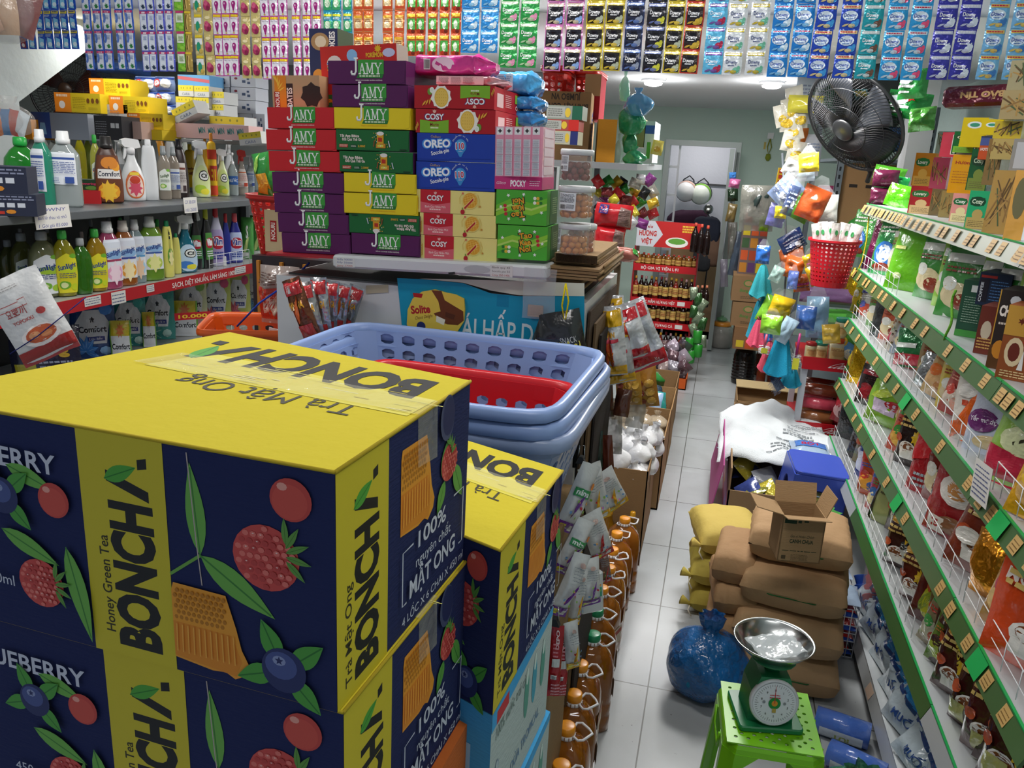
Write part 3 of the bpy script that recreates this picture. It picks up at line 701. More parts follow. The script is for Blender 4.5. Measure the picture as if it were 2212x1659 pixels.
def rj(c,w,h):c.rect(w*.86,h*.1,w*.1,h*.75,'#cfc6c0');c.lines(w*.88,h*.15,w*.06,h*.6,7,'#3a2a38',3)
def lidline(fn,base):
 dk={'#561452':'#3f0d3c','#c81f26':'#9c151c','#e8cf1c':'#bfa712','#17662f':'#0f4a20'}.get(base,'#404040')
 def g(c,w,h,**k):
  c.line([(0,h*.02),(w*.93,h*.02),(w*.985,h*.10),(w*.995,h*.9)],h*.018,dk);fn(c,w,h,**k)
 return g
OR=['topmost','second from the top','third from the top','fourth from the top','fifth from the top','sixth from the top','lowest','eighth','ninth']
col1=[(577,232,722,278,RED),(574,280,726,325,RED),(580.5,327,735,371,RED),(587,373,743,417,PUR),(592,418.5,745,461,PUR),(600,462,753,504,PUR),(608,505,757,548,PUR)]
for i,(a,b_,c_,d_,cc)in enumerate(col1):
 facebox(a,b_,c_,d_,YC,.27,cc,lidline(lambda c,w,h,cc=cc:art_jamy(c,w,h,cc),cc),'biscuit_box',
'%s biscuit box, %s of the left column of boxes'%('red' if cc==RED else 'purple',OR[i]),rgt=rj,yaw=rnd(-1.2,1.2))
col2=[(708,131,876,182,PUR,0),(716,184,881,232,PUR,0),(721,233,886,279,YLW,0),(725,281,884,326,GRN,1),(732,328,892,373,GRN,1),(742.5,375,898,417,YLW,0),(743,419,901,463,YLW,0),(753,464,906,506,GRN,2),(758.5,507,907,551,PUR,0)]
o2=['topmost','second from the top','third from the top','fourth from the top','fifth from the top','sixth from the top','seventh from the top','upside down, next to the lowest','lowest']
for i,(a,b_,c_,d_,cc,k)in enumerate(col2):
 art=(lambda c,w,h,cc=cc:art_jamy(c,w,h,cc))if k==0 else(lambda c,w,h,k=k:art_app(c,w,h,k==2))
 facebox(a,b_,c_,d_,YC-.005,.27,cc,lidline(art,cc),'biscuit_box','%s biscuit box, %s of the second column of boxes'%({PUR:'purple',YLW:'yellow',GRN:'green printed'}[cc],o2[i]),
side=PUR if cc==GRN else None,rgt=rj,yaw=rnd(-1.2,1.2),roll=-1.2)
def rc_(c,w,h):c.rect(w*.08,h*.15,w*.2,h*.6,'#e0c8c4');c.lines(w*.34,h*.2,w*.2,h*.6,7,'#e9b8b4',3);c.rect(w*.66,h*.5,w*.26,h*.4,'#7fb52e');c.text('COSY',w*.68,h*.2,h*.2,'#f0e8e8',w=w*.24,bold=.03)
BLU='#1c3fa6';CY_='#ecdf86'
col3=[(894,185,1067,235,'#b01722',lambda c,w,h:art_cosyred(c,w,h,True),'red biscuit box printed with a round biscuit, upside down, top of the third column',rc_),
(897,236.5,1069,288,'#b01722',art_cosyred,'red biscuit box printed with a round biscuit, right way up under the upside-down one',rc_),
(900,289,1068,349.5,BLU,art_oreo,'blue chocolate-pie box, upper of the two in the third column',None),
(898,351,1068,411,BLU,art_oreo,'blue chocolate-pie box, lower of the two in the third column',None),
(899,412,1067,462,CY_,art_cosyyel,'pale yellow jam-biscuit box, upper of three in the third column',None),
(906,463,1070,511,CY_,art_cosyyel,'pale yellow jam-biscuit box, middle of three in the third column',None),
(908,512,1072,562,CY_,art_cosyyel,'pale yellow jam-biscuit box, lowest of three in the third column',None)]
for a,b_,c_,d_,cc,art,lb,rg in col3:facebox(a,b_,c_,d_,YC+.0,.30 if rg else .2,cc,art,'biscuit_box',lb,rgt=rg,roll=-1)
def art_tg(f):return lambda c,w,h:art_tao(c,w,h,f)
def rt_(c,w,h):c.rect(w*.3,0,w*.7,h,'#1f6a2c');c.lines(w*.5,h*.3,w*.4,h*.5,8,'#9fc890',3)
facebox(1071,411,1181,486,YC,.13,'#4fae36',art_tg(True),'seaweed_box','green seaweed-snack box upside down, on top of the other one',rgt=rt_,roll=-1)
facebox(1074,488,1182,561,YC,.13,'#4fae36',art_tg(False),'seaweed_box','green seaweed-snack box right way up, standing on the white board',rgt=rt_,roll=-1)
def art_pocky(c,w,h):
 c.rect(0,0,w,h*.205,'#c8397a');c.text('POCKY',w*.5,h*.05,h*.10,'#f8f2f4',w=w*.33,bold=.04,al='c');c.text('Glico',w*.03,h*.08,h*.05,'#f4dce6',w=w*.2,shear=.4);c.lines(w*.74,h*.05,w*.22,h*.10,3,'#f0c8d8',2)
 for i in range(5):
  x=w*.01+i*w*.196
  c.rect(x,h*.21,w*.185,h*.78,'#e79ab2');c.rect(x+w*.022,h*.22,w*.14,h*.58,'#dfe0e6');c.rect(x+w*.02,h*.87,w*.145,h*.115,'#eef0f0');c.star(x+w*.09,h*.93,w*.05,'#3a3438',4,.5,0)
  for j in range(5):c.lines(x+w*.03,h*(.225+.115*j),w*.12,h*.095,6,'#8f93a2',i*7+j,.35)
  c.line([(x+w*.022,h*.80),(x+w*.165,h*.80)],h*.004,'#c06a88')
  for j in range(1,5):c.line([(x+w*.022,h*(.21+.116*j)),(x+w*.165,h*(.21+.116*j))],h*.006,'#a06a80')
def rp_(c,w,h):c.rect(0,0,w,h*.2,'#c8397a');[c.rect(w*.1,h*(.24+.15*i),w*.8,h*.13,'#d9c4cc')for i in range(5)]
facebox(1069,274,1172,410,YC,.14,'#e6b3c4',art_pocky,'snack_multipack','pink and white shrink-wrapped block of stick-biscuit packets standing on the green boxes',cat='snack pack',rgt=rp_,topc='#e8b8c8',kind='gloss')
facebox(694,98,858,232,YC+.10,.08,'#c8281f',lambda c,w,h:(c.rect(0,0,w,h*.22,'#2f8a3c'),c.ell(w*.18,h*.72,w*.1,h*.13,'#e8e2d8',16,20),c.ell(w*.42,h*.84,w*.07,h*.10,'#8fc8e8',14),c.text('POKÉMON',w*.60,h*.80,h*.07,'#e6c02c',w=w*.22,bold=.05),c.ell(w*.9,h*.86,w*.08,h*.07,'#c8d8ea',14),c.star(w*.76,h*.93,h*.07,'#e8c020',9,.6),[c.ell(w*(.1+.035*(q%5)),h*(.62+.035*(q//5)),w*.016,h*.017,['#d8b020','#3c9a3c','#c8322c','#3c68b8'][q%4],8)for q in range(20)],c.text('POP',w*.05,h*.06,h*.09,'#e8b020',w=w*.25,bold=.06)),
'candy_box','red candy gift box with printed sweets, upright behind the top purple boxes',side='#a8a090',rgt=None,topc='#c9b892',roll=-3.5)
facebox(669,62,730,190,YC+.21,.10,'#232a55',lambda c,w,h:(c.ell(w*.38,h*.78,w*.32,h*.15,'#a8845a',18),c.ell(w*.4,h*.78,w*.2,h*.1,'#d8c8b0',12),c.text('COOKIES',w*.9,h*.45,w*.2,'#e8e6ea',w=h*.5,bold=.03,rot=90),c.ell(w*.3,h*.2,w*.2,h*.12,'#c88a3c',14)),
'cookie_box','dark blue cookie box standing behind the red candy gift box',side='#4a5640',roll=-1)
facebox(588,163,690,233,YC+.05,.16,'#b99a72',lambda c,w,h:(c.rect(w*.05,0,w*.25,h,'#e08a1f'),c.rect(w*.04,0,w*.12,h*.5,'#a8241f'),c.rect(w*.30,0,w*.14,h*.75,'#3a2420'),c.text('NOURI',w*.145,h*.02,w*.085,'#f4ece0',w=h*.46,bold=.03,rot=90),c.text('DATES',w*.42,h*.02,w*.11,'#f1e8da',w=h*.6,bold=.03,rot=90),c.star(w*.83,h*.4,h*.4,'#33251f',7,.8),[c.leaf(w*.12,h*(.5+.06*q),h*.3,h*.05,30+20*q,'#f0c040')for q in range(6)]),
'date_box','kraft-coloured dates box with a dark window, standing on the top red biscuit box',roll=-1.5)
def lay_pack(x0,y0,x1,y1,Y,th,base,cv,name,label,kind='pack',seed=1,back=None,roll=0,cat='packet',tilt=0):
 l,r_=at(x0,(y0+y1)/2,1,Y),at(x1,(y0+y1)/2,1,Y);t,b_=at((x0+x1)/2,y0,1,Y),at((x0+x1)/2,y1,1,Y)
 w=r_.x-l.x;h=t.z-b_.z
 mb=pouch_mb(w,h,th,m(*base)if isinstance(base,tuple)else m(base,kind),cv,seed=seed)
 return single(name,mb,label,cat,((l.x+r_.x)/2,Y,b_.z),(tilt,R(roll),0))
c=CV();c.ell(.42,.5,.2,.35,'#e8c8dc',16);c.barcode(.16,.3,.1,.45,seed=2);c.rect(.0,0,.13,1,'#b8356f')
def brickpack(x0,y0,x1,y1,Y,dep,base,cv,name,label,seed=1,kind='pack',roll=-1):
 """soft film pack of biscuit portions: a bulging brick with a crimped twisted right end"""
 l,r_=at(x0,(y0+y1)/2,1,Y),at(x1,(y0+y1)/2,1,Y);t,b_=at((x0+x1)/2,y0,1,Y),at((x0+x1)/2,y1,1,Y)
 w=(r_.x-l.x);h=t.z-b_.z;mb=MB();mt=m(base,kind)
 def sec(u,a):
  k=1 if u<.8 else 1-(u-.8)/.2*.75;fl=1+(u-.9)*3.0 if u>.93 else 1
  c_,s_=math.cos(a),math.sin(a);ex=math.copysign(abs(c_)**.45,c_);ey=math.copysign(abs(s_)**.45,s_)
  n=1+.10*nz(u*5+seed,c_*2,s_*2)+.05*nz(u*14,c_*5+seed,s_*5)+(.18*math.sin(a*6+u*20)if u>.8 else 0)
  return(u*w*1.12,dep/2+ex*dep/2*k*n,h/2+ey*h/2*k*n*fl)
 mb.grid(lambda i,j:sec(j,2*math.pi*i),24,26,mt,True,wrap=True)
 mb.add([sec(0,2*math.pi*i/24)for i in range(24)],[tuple(range(24))[::-1]],mt);mb.add([sec(1,2*math.pi*i/24)for i in range(24)],[tuple(range(24))],mt)
 if cv:mb.stamp(cv,lambda u,v,o:(u*w*.85,-.004-o+dep*.02,h*(.08+.84*v)),.0006,'ink')
 return single(name,mb,label,'packet',(l.x,Y,b_.z),(0,R(roll),0))
c=CV();c.ell(.5,.5,.2,.42,'#e9cfe0',16);c.barcode(.16,.25,.1,.5,seed=2)
brickpack(898,117,1040,163,YC+.06,.16,'#c42f86',c,'pastry_pack','shiny magenta pastry pack lying on top of the pale pack behind the top purple box',3)
c=CV();c.rect(0,.0,.95,1,'#e8c9cb');[c.lines(.05+.25*q,.1,.2,.8,8,'#9a7a80',q)for q in range(3)]
brickpack(943,164,1070,186,YC+.03,.16,'#d8a8b0',c,'pastry_pack','pale pink pastry pack with ingredient print, lying on the red biscuit boxes',5)
c=CV();c.rect(.1,.1,.5,.8,'#bfe0f2');c.lines(.15,.2,.4,.6,7,'#5a90b8',2)
brickpack(1066,152,1150,205,YC+.22,.16,'#4aa3dc',c,'pastry_pack','sky-blue crumpled pastry pack, upper of three behind the red biscuit boxes',7)
brickpack(1078,206,1158,236,YC+.22,.16,'#3d94d6',None,'pastry_pack','sky-blue crumpled pastry pack, middle of three behind the red biscuit boxes',9)
brickpack(1074,238,1156,272,YC+.22,.16,'#348ad0',None,'pastry_pack','sky-blue crumpled pastry pack, lowest of three behind the red biscuit boxes',11)
def jar(x0,y0,x1,y1,Y,fruit,label,lab=None,seed=0):
 l,r_=at(x0,(y0+y1)/2,1,Y),at(x1,(y0+y1)/2,1,Y);t,b_=at((x0+x1)/2,y0+3,1,Y),at((x0+x1)/2,y1,1,Y)
 rad=(r_.x-l.x)/2;h=t.z-b_.z-.006
 t_=thing('fruit_jar',label,'jar',((l.x+r_.x)/2,Y+rad,b_.z))
 part('jar_body',MB().lathe([(rad*.9,0),(rad*.95,.003),(rad*.95,h-.016),(rad*.9,h-.012)],m('#f0e8e0','clear'),28),t_)
 part('lid',MB().lathe([(rad*.97,h-.014),(rad,h-.012),(rad,h-.002),(rad*.93,h),(rad*.9,h-.002)],m('#c9cacb','plastic'),28),t_)
 g=random.Random(seed);fb=MB();rr=rad*.23;n=0
 for lz in range(int((h-.02)/(rr*1.45))):
  for k in range(9):
   a=2*math.pi*(k+g.random()*.5)/9+lz;q=rad*.66
   fb.lathe([(rr*.2*s_,0)for s_ in()]or[(rr*.35,-rr*.8),(rr*.85,-rr*.45),(rr,0),(rr*.85,rr*.45),(rr*.35,rr*.8)],m(fruit,'plastic'),9,
Matrix.Translation((q*math.cos(a),q*math.sin(a),rr*1.0+lz*rr*1.45))@Matrix.Rotation(g.uniform(0,3),4,'X')@Matrix.Rotation(g.uniform(0,3),4,'Y'))
 fb.lathe([(rad*.5,.004),(rad*.55,h*.5),(rad*.5,h-.03)],m(fruit,'plastic'),12)
 part('dried_fruit',fb,t_,kind='stuff')
 if lab:
  a0,a1,z0,z1=lab;cv=CV();cv.rect(0,0,1,1,'#e9ebee');cv.lines(.08,.45,.84,.48,7,'#4a4a50',seed);cv.barcode(.1,.08,.38,.25,seed=seed);cv.lines(.55,.1,.38,.25,4,'#4a4a50',9)
  lb=MB();lb.stamp(cv,lambda u,v,o:(rad*.955*math.cos(R(a0+(a1-a0)*u))*(1+o*8),rad*.955*math.sin(R(a0+(a1-a0)*u))*(1+o*8),h*(z0+(z1-z0)*v)),.0006,'ink',maxlen=.12)
  part('paper_label',lb,t_)
jar(1203,313,1276,391,YC-.02,'#7a2a1e','round clear jar of dark red dried fruit, topmost of the jars beside the boxes',(-150,-110,.3,.8),3)
jar(1214,394,1280,472,YC+.07,'#c97a24','clear jar of orange dried fruit half hidden behind the middle jar',None,8)
jar(1198,394,1271,473,YC-.02,'#c97a24','round clear jar of orange dried fruit with a white barcode label, middle of the jars',(-145,-75,.25,.8),5)
jar(1216,476,1283,549,YC+.07,'#b05a2a','clear jar of orange dried fruit half hidden behind the lowest jar',None,9)
jar(1198,476,1269,551,YC-.02,'#cf8428','round clear jar of whole orange dried fruit, lowest of the jars beside the boxes',(-165,-135,.3,.85),6)
a,b_=at(716,556,1,YC-.04),at(1181,598,1,YC-.04);l0=at(596,548,1,YC-.04)
bm=MB();zt=at(950,561,1,YC-.02).z;zb=at(950,592,1,YC-.04).z;ang=-1.6
xl,xr=at(716,575,1,YC-.04).x,at(1182,580,1,YC-.04).x;xm=(xl+xr)/2;wd=xr-xl
c=CV(wd,zt-zb);hh=zt-zb
def scrap(c,x,y,w,h,txt,col='#3a4a8a'):
 c.rect(x,y,w,h,'#d8d8d4')
 for i,s_ in enumerate(txt):c.text(s_,x+w*.08,y+h*(1-(i+.85)/len(txt)),h*.55/len(txt),col if i<2 else '#b03a34',w=w*.8)
scrap(c,wd*.02,hh*.12,wd*.095,hh*.72,['Giấy 50000','Gấy 25000','Jamy 27000']);scrap(c,wd*.75,hh*.05,wd*.10,hh*.85,['Bánh quy 45','Socola pie 55','Cosy 250-140k'],'#4a4640')
c.line([(wd*.56,hh*.05),(wd*.59,hh*.14)],.006,'#2a2a2a');c.ell(wd*.69,hh*.5,wd*.06,hh*.3,'#b4b6b8',12)
mm=Matrix.Translation((xm,YC-.04,(zt+zb)/2))@Matrix.Rotation(R(ang),4,'Y')
bm.rbox((-wd/2,0,-hh/2),(wd/2,.40,hh/2),.012,m('#d3d5d6','plastic'),mm)
bm.stamp(c,lambda u,v,o:tuple(mm@Vector((-wd/2+wd*u,-o,-hh/2+hh*v))),.0006)
single('counter_board',bm,'white counter board with handwritten price scraps under the biscuit boxes','board')
a0,a1=at(592,548,1,YC-.03),at(905,555,1,YC-.03)
e=MB();L0=Vector((at(583,551,1,YC-.03).x,YC-.03,at(583,551,1,YC-.03).z));
mm2=Matrix.Translation(((a0.x+a1.x)/2,YC-.035,at(750,553,1,YC-.03).z-.005))@Matrix.Rotation(R(ang),4,'Y');wq=(a1.x-a0.x)
e.box((-wq/2-.02,0,-.004),(wq/2,.32,.002),m('#a81c24','plastic'),mm2);single('red_tray',e,'thin red plastic tray under the left columns of biscuit boxes','tray')
zc=zb-.012;X0=at(600,700,1,YC).x;X1=at(1262,700,1,YC).x;Wc=X1-X0
cab=MB();cab.box((X0,YC,0),(X1,YC+.62,zc-.035),m('#cfcfcf','plastic'));
cab.box((X0+.02,YC+.03,zc-.035),(X1-.02,YC+.6,zc-.03),m('#50504c','paper'))
for i in range(3):single('cardboard_sheet',MB().box((X1+.004+.010*i,YC+.03+.05*i,0),(X1+.010+.010*i,YC+.55-.04*i,zc-.06-.04*i),m(['#4a3a2c','#6f583e','#2f2a28'][i],'card')),['dark brown','brown','blackish'][i]+' sheet leaning on the right side of the cabinet','cardboard')
single('counter_cabinet',cab,'greyish white cabinet under the board, blue advertising sheet on its front','cabinet')
def ip(px,py):q=at(px,py,1,YC-.004);return(q.x,q.z)
ad=CV();ad.T=None
def A_(pts):return[ip(*p)for p in pts]
ad.poly(A_([(857,601),(905,603),(1000,612),(1060,634),(1120,640),(1262,640),(1262,860),(920,860),(875,790),(866,690)]),'#1597ba')
ad.poly(A_([(905,602),(1010,604),(1262,612),(1262,640),(1120,638),(1060,628),(1000,611)]),'#d9dcc8')
ad.rect(*ip(1072,662),.032,.030,'#0f86ad')
z0=ip(1100,737);h_=ip(1100,693)[1]-z0[1]
ad.text('ÁI HẤP D',ip(995,727)[0],ip(995,727)[1],h_,'#e6ecea',w=ip(1150,742)[0]-ip(995,727)[0],bold=.012,rot=0)
ad.poly(A_([(790,617),(838,615),(838,632),(790,635)]),'#b7ab92')
g=MB();g.add([(X0,YC-.0005,ip(700,598)[1]),(X1,YC-.0005,ip(700,598)[1]-0.0),(X1,YC-.0005,.9),(X0,YC-.0005,.9)],[(0,3,2,1)],m('#cfcfcf','plastic'))
g=MB();g.stamp(ad,lambda u,v,o:(u,YC-.001-o,v),.0006);single('advert_sheet',g,'blue advertising sheet with white lettering on the cabinet front','poster')
s=CV();q=ip
s.poly(A_([(880,700),(882,668),(893,644),(912,630),(940,625),(965,632),(985,636),(1003,645),(1005,668),(1003,694),(985,722),(940,733),(905,730),(888,718)]),'#e9c94f')
s.poly(A_([(933,626),(955,628),(962,648),(985,662),(1002,672),(1003,692),(990,702),(968,700),(952,695),(938,676),(953,672),(948,650)]),'#6f3a1c')
s.poly(A_([(944,681),(963,690),(960,702),(943,694)]),'#f3ecd6');s.poly(A_([(964,673),(985,680),(981,690),(963,684)]),'#5a2f18')
s.poly(A_([(893,632),(915,634),(912,643),(895,641)]),'#b3201f')
x_,z_=q(890,677);s.text('Solite',x_,z_,.021,'#b4202a',w=.054,bold=.04,rot=9);x_,z_=q(898,690);s.text('Choco Delight',x_,z_,.009,'#6a2a1c',w=.05,shear=.3,rot=14)
s.ell(*q(911,704),.0125,.0125,'#27306a',14);x_,z_=q(905,722);s.text('Choco bánh lava',x_,z_,.007,'#7a4a20',w=.09,rot=-6)
g=MB();g.stamp(s,lambda u,v,o:(u,YC-.008-o,v),.0006)
g.prism(A_([(880,700),(882,668),(893,644),(912,630),(940,625),(965,632),(985,636),(1003,645),(1005,668),(1003,694),(985,722),(940,733),(905,730),(888,718)])[::-1],YC-.002,YC-.008,m('#e9c94f','paper'))
single('advert_cutout',g,'round yellow chocolate advert cut-out stuck on the cabinet front','sign')
for i,(x0,y0,x1,y1,dp,lb)in enumerate(((1178,600,1262,622,.02,'folded brown cardboard sheets, lowest layer beside the white board'),(1184,583,1300,600,.0,'folded brown cardboard sheets, middle layer beside the white board'),
(1186,567,1310,583,.06,'folded brown cardboard sheets, upper layer beside the white board'),(1196,552,1290,566,.03,'corrugated cardboard sheet with the fruit jars on it'))):
 a,b_=at(x0,y1,1,YC+dp),at(x1,y0,1,YC+dp);b=MB();n=4 if i<3 else 2;hh=(b_.z-a.z)/n;w=b_.x-a.x
 for k in range(n):
  zz=k*hh;b.box((0,rnd(0,.01),zz+.0008),(w-rnd(0,.02),.42+rnd(-.03,.0),zz+hh*.86),m(('#8f7351','#9a7d59','#866a4a')[k%3],'card'))
 for k in range(0,n-1,2):
  b.tube([(w-.005,.005,(k+.5)*hh),(w-.005,.40,(k+.5)*hh)],hh*.5,m('#8f7351','card'),8)
 if i==3:
  for q in range(30):b.box((.005+q*w/31,-.0015,.003),(.008+q*w/31,0,hh*n-.003),m('#3f3020','card'))
 single('folded_cardboard',b,lb,'cardboard',(a.x,YC+dp,a.z))
 ## sachet strips hanging from a rail across the shop
YS=3.3;PIT=.0815
def sach(c,w,h,k):
 g=random.Random(hash(k)%99 if False else len(k)*7+ord(k[0]))
 def band(y,hh,col,x=0.06,ww=.88):c.rect(w*x,h*y,w*ww,h*hh,col)
 if k=='brush':band(.80,.14,'#d8c638');c.lines(w*.15,h*.82,w*.7,h*.10,1,'#3a4a6a',3,.7);c.poly([(w*.2,h*.1),(w*.8,h*.05),(w*.85,h*.5),(w*.3,h*.6)],'#7fc4ea');c.ell(w*.6,h*.25,w*.25,h*.12,'#d9edf6',10);c.lines(w*.12,h*.63,w*.7,h*.12,2,'#c8d8f2',2)
 elif k=='brushred':band(.80,.14,'#d8c638');c.poly([(w*.2,h*.1),(w*.8,h*.05),(w*.85,h*.5),(w*.2,h*.62)],'#8a2634');c.ell(w*.5,h*.2,w*.2,h*.1,'#e8d8dc',10);c.lines(w*.12,h*.63,w*.7,h*.12,2,'#c8d8f2',2)
 elif k in('mint','menthol'):
  band(.86,.12,'#c9407a');c.text('12%' if k=='mint' else '1',w*.5,h*.88,h*.08,'#f4e6ee',w=w*.4,bold=.02,al='c')
  band(.05,.80,'#e3e9f6',.12,.76);c.ell(w*.25,h*.6,w*.2,h*.25,'#5a7fd0',10)if k=='mint' else band(.05,.8,'#8d90e6',.06,.08)
  for q in range(4):c.leaf(w*(.45+.08*q),h*.12,h*.22,h*.10,20+40*q,'#2f8a4a' if k=='mint' else '#2a3f5a')
  c.lines(w*.4,h*.55,w*.4,h*.22,4,'#8aa0d0',4)
 elif k=='apple':band(.86,.12,'#c9407a');band(.4,.45,'#e4ecd8',.12,.76);c.ell(w*.4,h*.25,w*.3,h*.13,'#84c832',12);c.ell(w*.68,h*.15,w*.25,h*.1,'#a2dc4a',12);c.lines(w*.3,h*.5,w*.5,h*.25,4,'#7aa04a',4)
 elif k=='goldblack':band(.86,.10,'#e8c838');c.line([(w*.55,h*.08),(w*.5,h*.5),(w*.6,h*.8)],w*.16,'#e0c070');c.line([(w*.35,h*.1),(w*.3,h*.5),(w*.4,h*.78)],w*.08,'#2a2418');c.rect(w*.0,0,w*.1,h,'#1f3a2a')
 elif k=='green':band(.84,.12,'#e8cc30');band(.5,.3,'#eef0f2');c.ell(w*.5,h*.38,w*.25,h*.26,'#1f9a74',12);c.ell(w*.72,h*.18,w*.2,h*.12,'#d8b85a',10);c.ell(w*.28,h*.12,w*.2,h*.08,'#e8d8a0',10)
 elif k=='goldrose':c.ell(w*.5,h*.35,w*.4,h*.22,'#b0305f',12);c.ell(w*.4,h*.5,w*.25,h*.14,'#d0587f',10);c.ell(w*.62,h*.25,w*.22,h*.12,'#8a1f48',10);c.ell(w*.5,h*.8,w*.3,h*.08,'#f1e2b0',10)
 elif k=='magenta':
  band(.86,.12,'#ecc82a');band(.04,.8,'#efe9f2');c.text('PANTENE',w*.5,h*.74,h*.07,'#8a7aa0',w=w*.7,al='c');c.ell(w*.5,h*.48,w*.24,h*.14,'#a01f7a',12);c.poly([(w*.28,h*.42),(w*.72,h*.42),(w*.55,h*.14),(w*.45,h*.14)],'#a01f7a');c.ell(w*.45,h*.5,w*.08,h*.05,'#e8b8da',8);c.ell(w*.5,h*.09,w*.12,h*.04,'#e0b050',8)
 elif k=='teal':band(.8,.12,'#d8d830');band(.1,.5,'#3fa86a');c.ell(w*.5,h*.4,w*.3,h*.2,'#d8ecd0',10);c.lines(w*.15,h*.65,w*.7,h*.12,2,'#e8f4f8',5)
 elif k=='orange':band(.7,.12,'#e9b030',.1,.8);band(.08,.62,'#e3b070',.1,.8);c.ell(w*.5,h*.4,w*.28,h*.22,'#f0dcb0',10);band(.1,.14,'#d0502a',.1,.8);c.lines(w*.2,h*.5,w*.6,h*.15,2,'#7a3a1a',5)
 elif k=='greenorange':band(.76,.16,'#eab828',.1,.8);band(.2,.5,'#4fae48',.12,.76);c.ell(w*.5,h*.42,w*.2,h*.22,'#dfeccc',10);c.ell(w*.35,h*.14,w*.2,h*.1,'#c23a1c',10);c.ell(w*.65,h*.12,w*.2,h*.08,'#7a2a1a',10)
 else:
  P={'blue1':('#2f8ed6','#8cc8ee','#d8ecf6','#f4f8fb',0),'greend':('#2c9a4a','#b8dcae','#e39ab8','#f4f8f4',0),
'pinkblack':('#22202a','#cfc0a0','#86a8dc','#f2f2f4',1),'goldblackd':('#25211c','#dcc14a','#b0b8a0','#f2f2f4',1),
'navyblack':('#20263f','#5a78b8','#8a94a8','#f0f0f4',1),'blackyel':('#1e1e26','#6a78b0','#c8c83c','#f0f0f4',1),
'redblack':('#2a201e','#d2b040','#c8a83a','#f0f0f4',1),'lilac':('#5fb6de','#7a5aa8','#b0284a','#e8f2fa',0),'white':('#d9dfe4','#cbb640','#6fb89c','#4a5580',0),
'azure':('#1f7fd0','#7fc0ee','#d8ecfa','#f2f6fb',2),'cobalt':('#1f45b4','#e0cf98','#3f9ae0','#f2f6fb',2),
'tealw':('#1a9aa8','#c8dce0','#6a4a3c','#f2f6fb',0),'pinkblue':('#2a9ad8','#c8e2f2','#e0507c','#f4f0f6',2),'indigo':('#3434a0','#c0c8e8','#d8e2f2','#f2f4fb',0),'paleblue':('#7ab8e4','#e2c468','#3a78c0','#2f4a9a',2)}[k]
  b_,top,deco,tx,pl=P
  c.rect(w*.06,h*.80,w*.88,h*.14,top);c.lines(w*.1,h*.82,w*.8,h*.09,1,'#e8e8e8' if pl!=2 else '#c8304a',3,.6)
  if pl==1:c.rect(w*.07,h*.06,w*.86,h*.74,b_);c.poly([(w*.1,h*.36),(w*.2,h*.7),(w*.66,h*.72),(w*.78,h*.5),(w*.7,h*.3)],'#121118')
  if pl==2:c.ell(w*.45,h*.52,w*.38,h*.2,'#d6e6f4',14)
  c.ell(w*.72,h*.2,w*.2,h*.13,deco,10);c.ell(w*.58,h*.13,w*.18,h*.08,top,8);c.ell(w*.85,h*.3,w*.09,h*.1,deco,8);c.leaf(w*.1,h*.1,h*.3,h*.08,20,top)
  if k=='indigo':c.line([(w*.62,h*.08),(w*.7,h*.3),(w*.6,h*.44)],w*.05,deco);c.line([(w*.7,h*.3),(w*.85,h*.45)],w*.05,deco);c.ell(w*.72,h*.38,w*.05,h*.05,deco,8)
  c.text('Downy',w*.44,h*.47,h*.16,tx if pl!=2 else '#2a4aa8',w=w*.62,bold=.02,al='c',rot=-2);c.lines(w*.25,h*.36,w*.35,h*.06,1,tx if pl!=2 else '#5a80c0',2,.7)
BASE=dict(brush='#1a4fb8',brushred='#1a3f9a',mint='#3a63c4',menthol='#5a62cc',apple='#7ac23a',goldblack='#b79a4a',green='#c9ba74',goldrose='#cdbb78',magenta='#c23aa0',teal='#2a9ab8',orange='#d0602a',greenorange='#c8522a',
blue1='#2f8ed6',greend='#2c9a4a',pinkblack='#d07ab8',goldblackd='#c2ad30',navyblack='#2a3560',blackyel='#26262c',redblack='#b8382a',lilac='#5fb6de',white='#d9dfe4',azure='#1f7fd0',cobalt='#1f45b4',tealw='#1a9aa8',pinkblue='#2a9ad8',indigo='#3434a0',paleblue='#7ab8e4',blackgold='#4a3f28')
NAME=dict(brush='dark blue toothpaste sachets with yellow tabs',brushred='dark blue sachets with a deep red picture',mint='white and blue shampoo sachets with green leaves',menthol='white shampoo sachets with violet edges',apple='light green shampoo sachets',goldblack='narrow black and gold sachets',green='gold-edged sachets with a green oval',goldrose='gold foil sachets with a rose print',magenta='white sachets with magenta drops',teal='teal sachets with yellow tabs',orange='orange sachets with gold labels',greenorange='orange-edged sachets with green labels',blue1='bright blue fabric-softener sachets',greend='green fabric-softener sachets with pink flowers',pinkblack='black softener sachets edged in pink',goldblackd='black softener sachets edged in gold',navyblack='black and navy softener sachets',blackyel='black softener sachets with lime labels',redblack='black softener sachets edged in red',lilac='pale blue and violet softener sachets',white='white softener sachets',azure='azure softener sachets',cobalt='cobalt blue softener sachets with cream bands',tealw='teal softener sachets',pinkblue='sky-blue softener sachets with pink flowers',indigo='indigo softener sachets with a white figure',paleblue='pale blue softener sachets with yellow bands')
strips=[]
def addst(kind,xs,yb,w):strips.extend([(kind,x,yb,w)for x in xs])
addst('brushred',[59],107,17);addst('brush',[78,96,114,131,149,168],107,17)
addst('mint',[201,222,245,270,292],152,19);addst('menthol',[321,339,358,376],155,18);addst('apple',[397],155,20);addst('goldblack',[416],156,16)
addst('green',[436],163,18);addst('goldrose',[457],163,20);addst('magenta',[479,497,515],165,19);addst('goldrose',[538,559],170,20)
addst('magenta',[579,598,620,644,667,688],172,19);addst('teal',[712,731,753],120,20);addst('orange',[776,798,838,865],120,22)
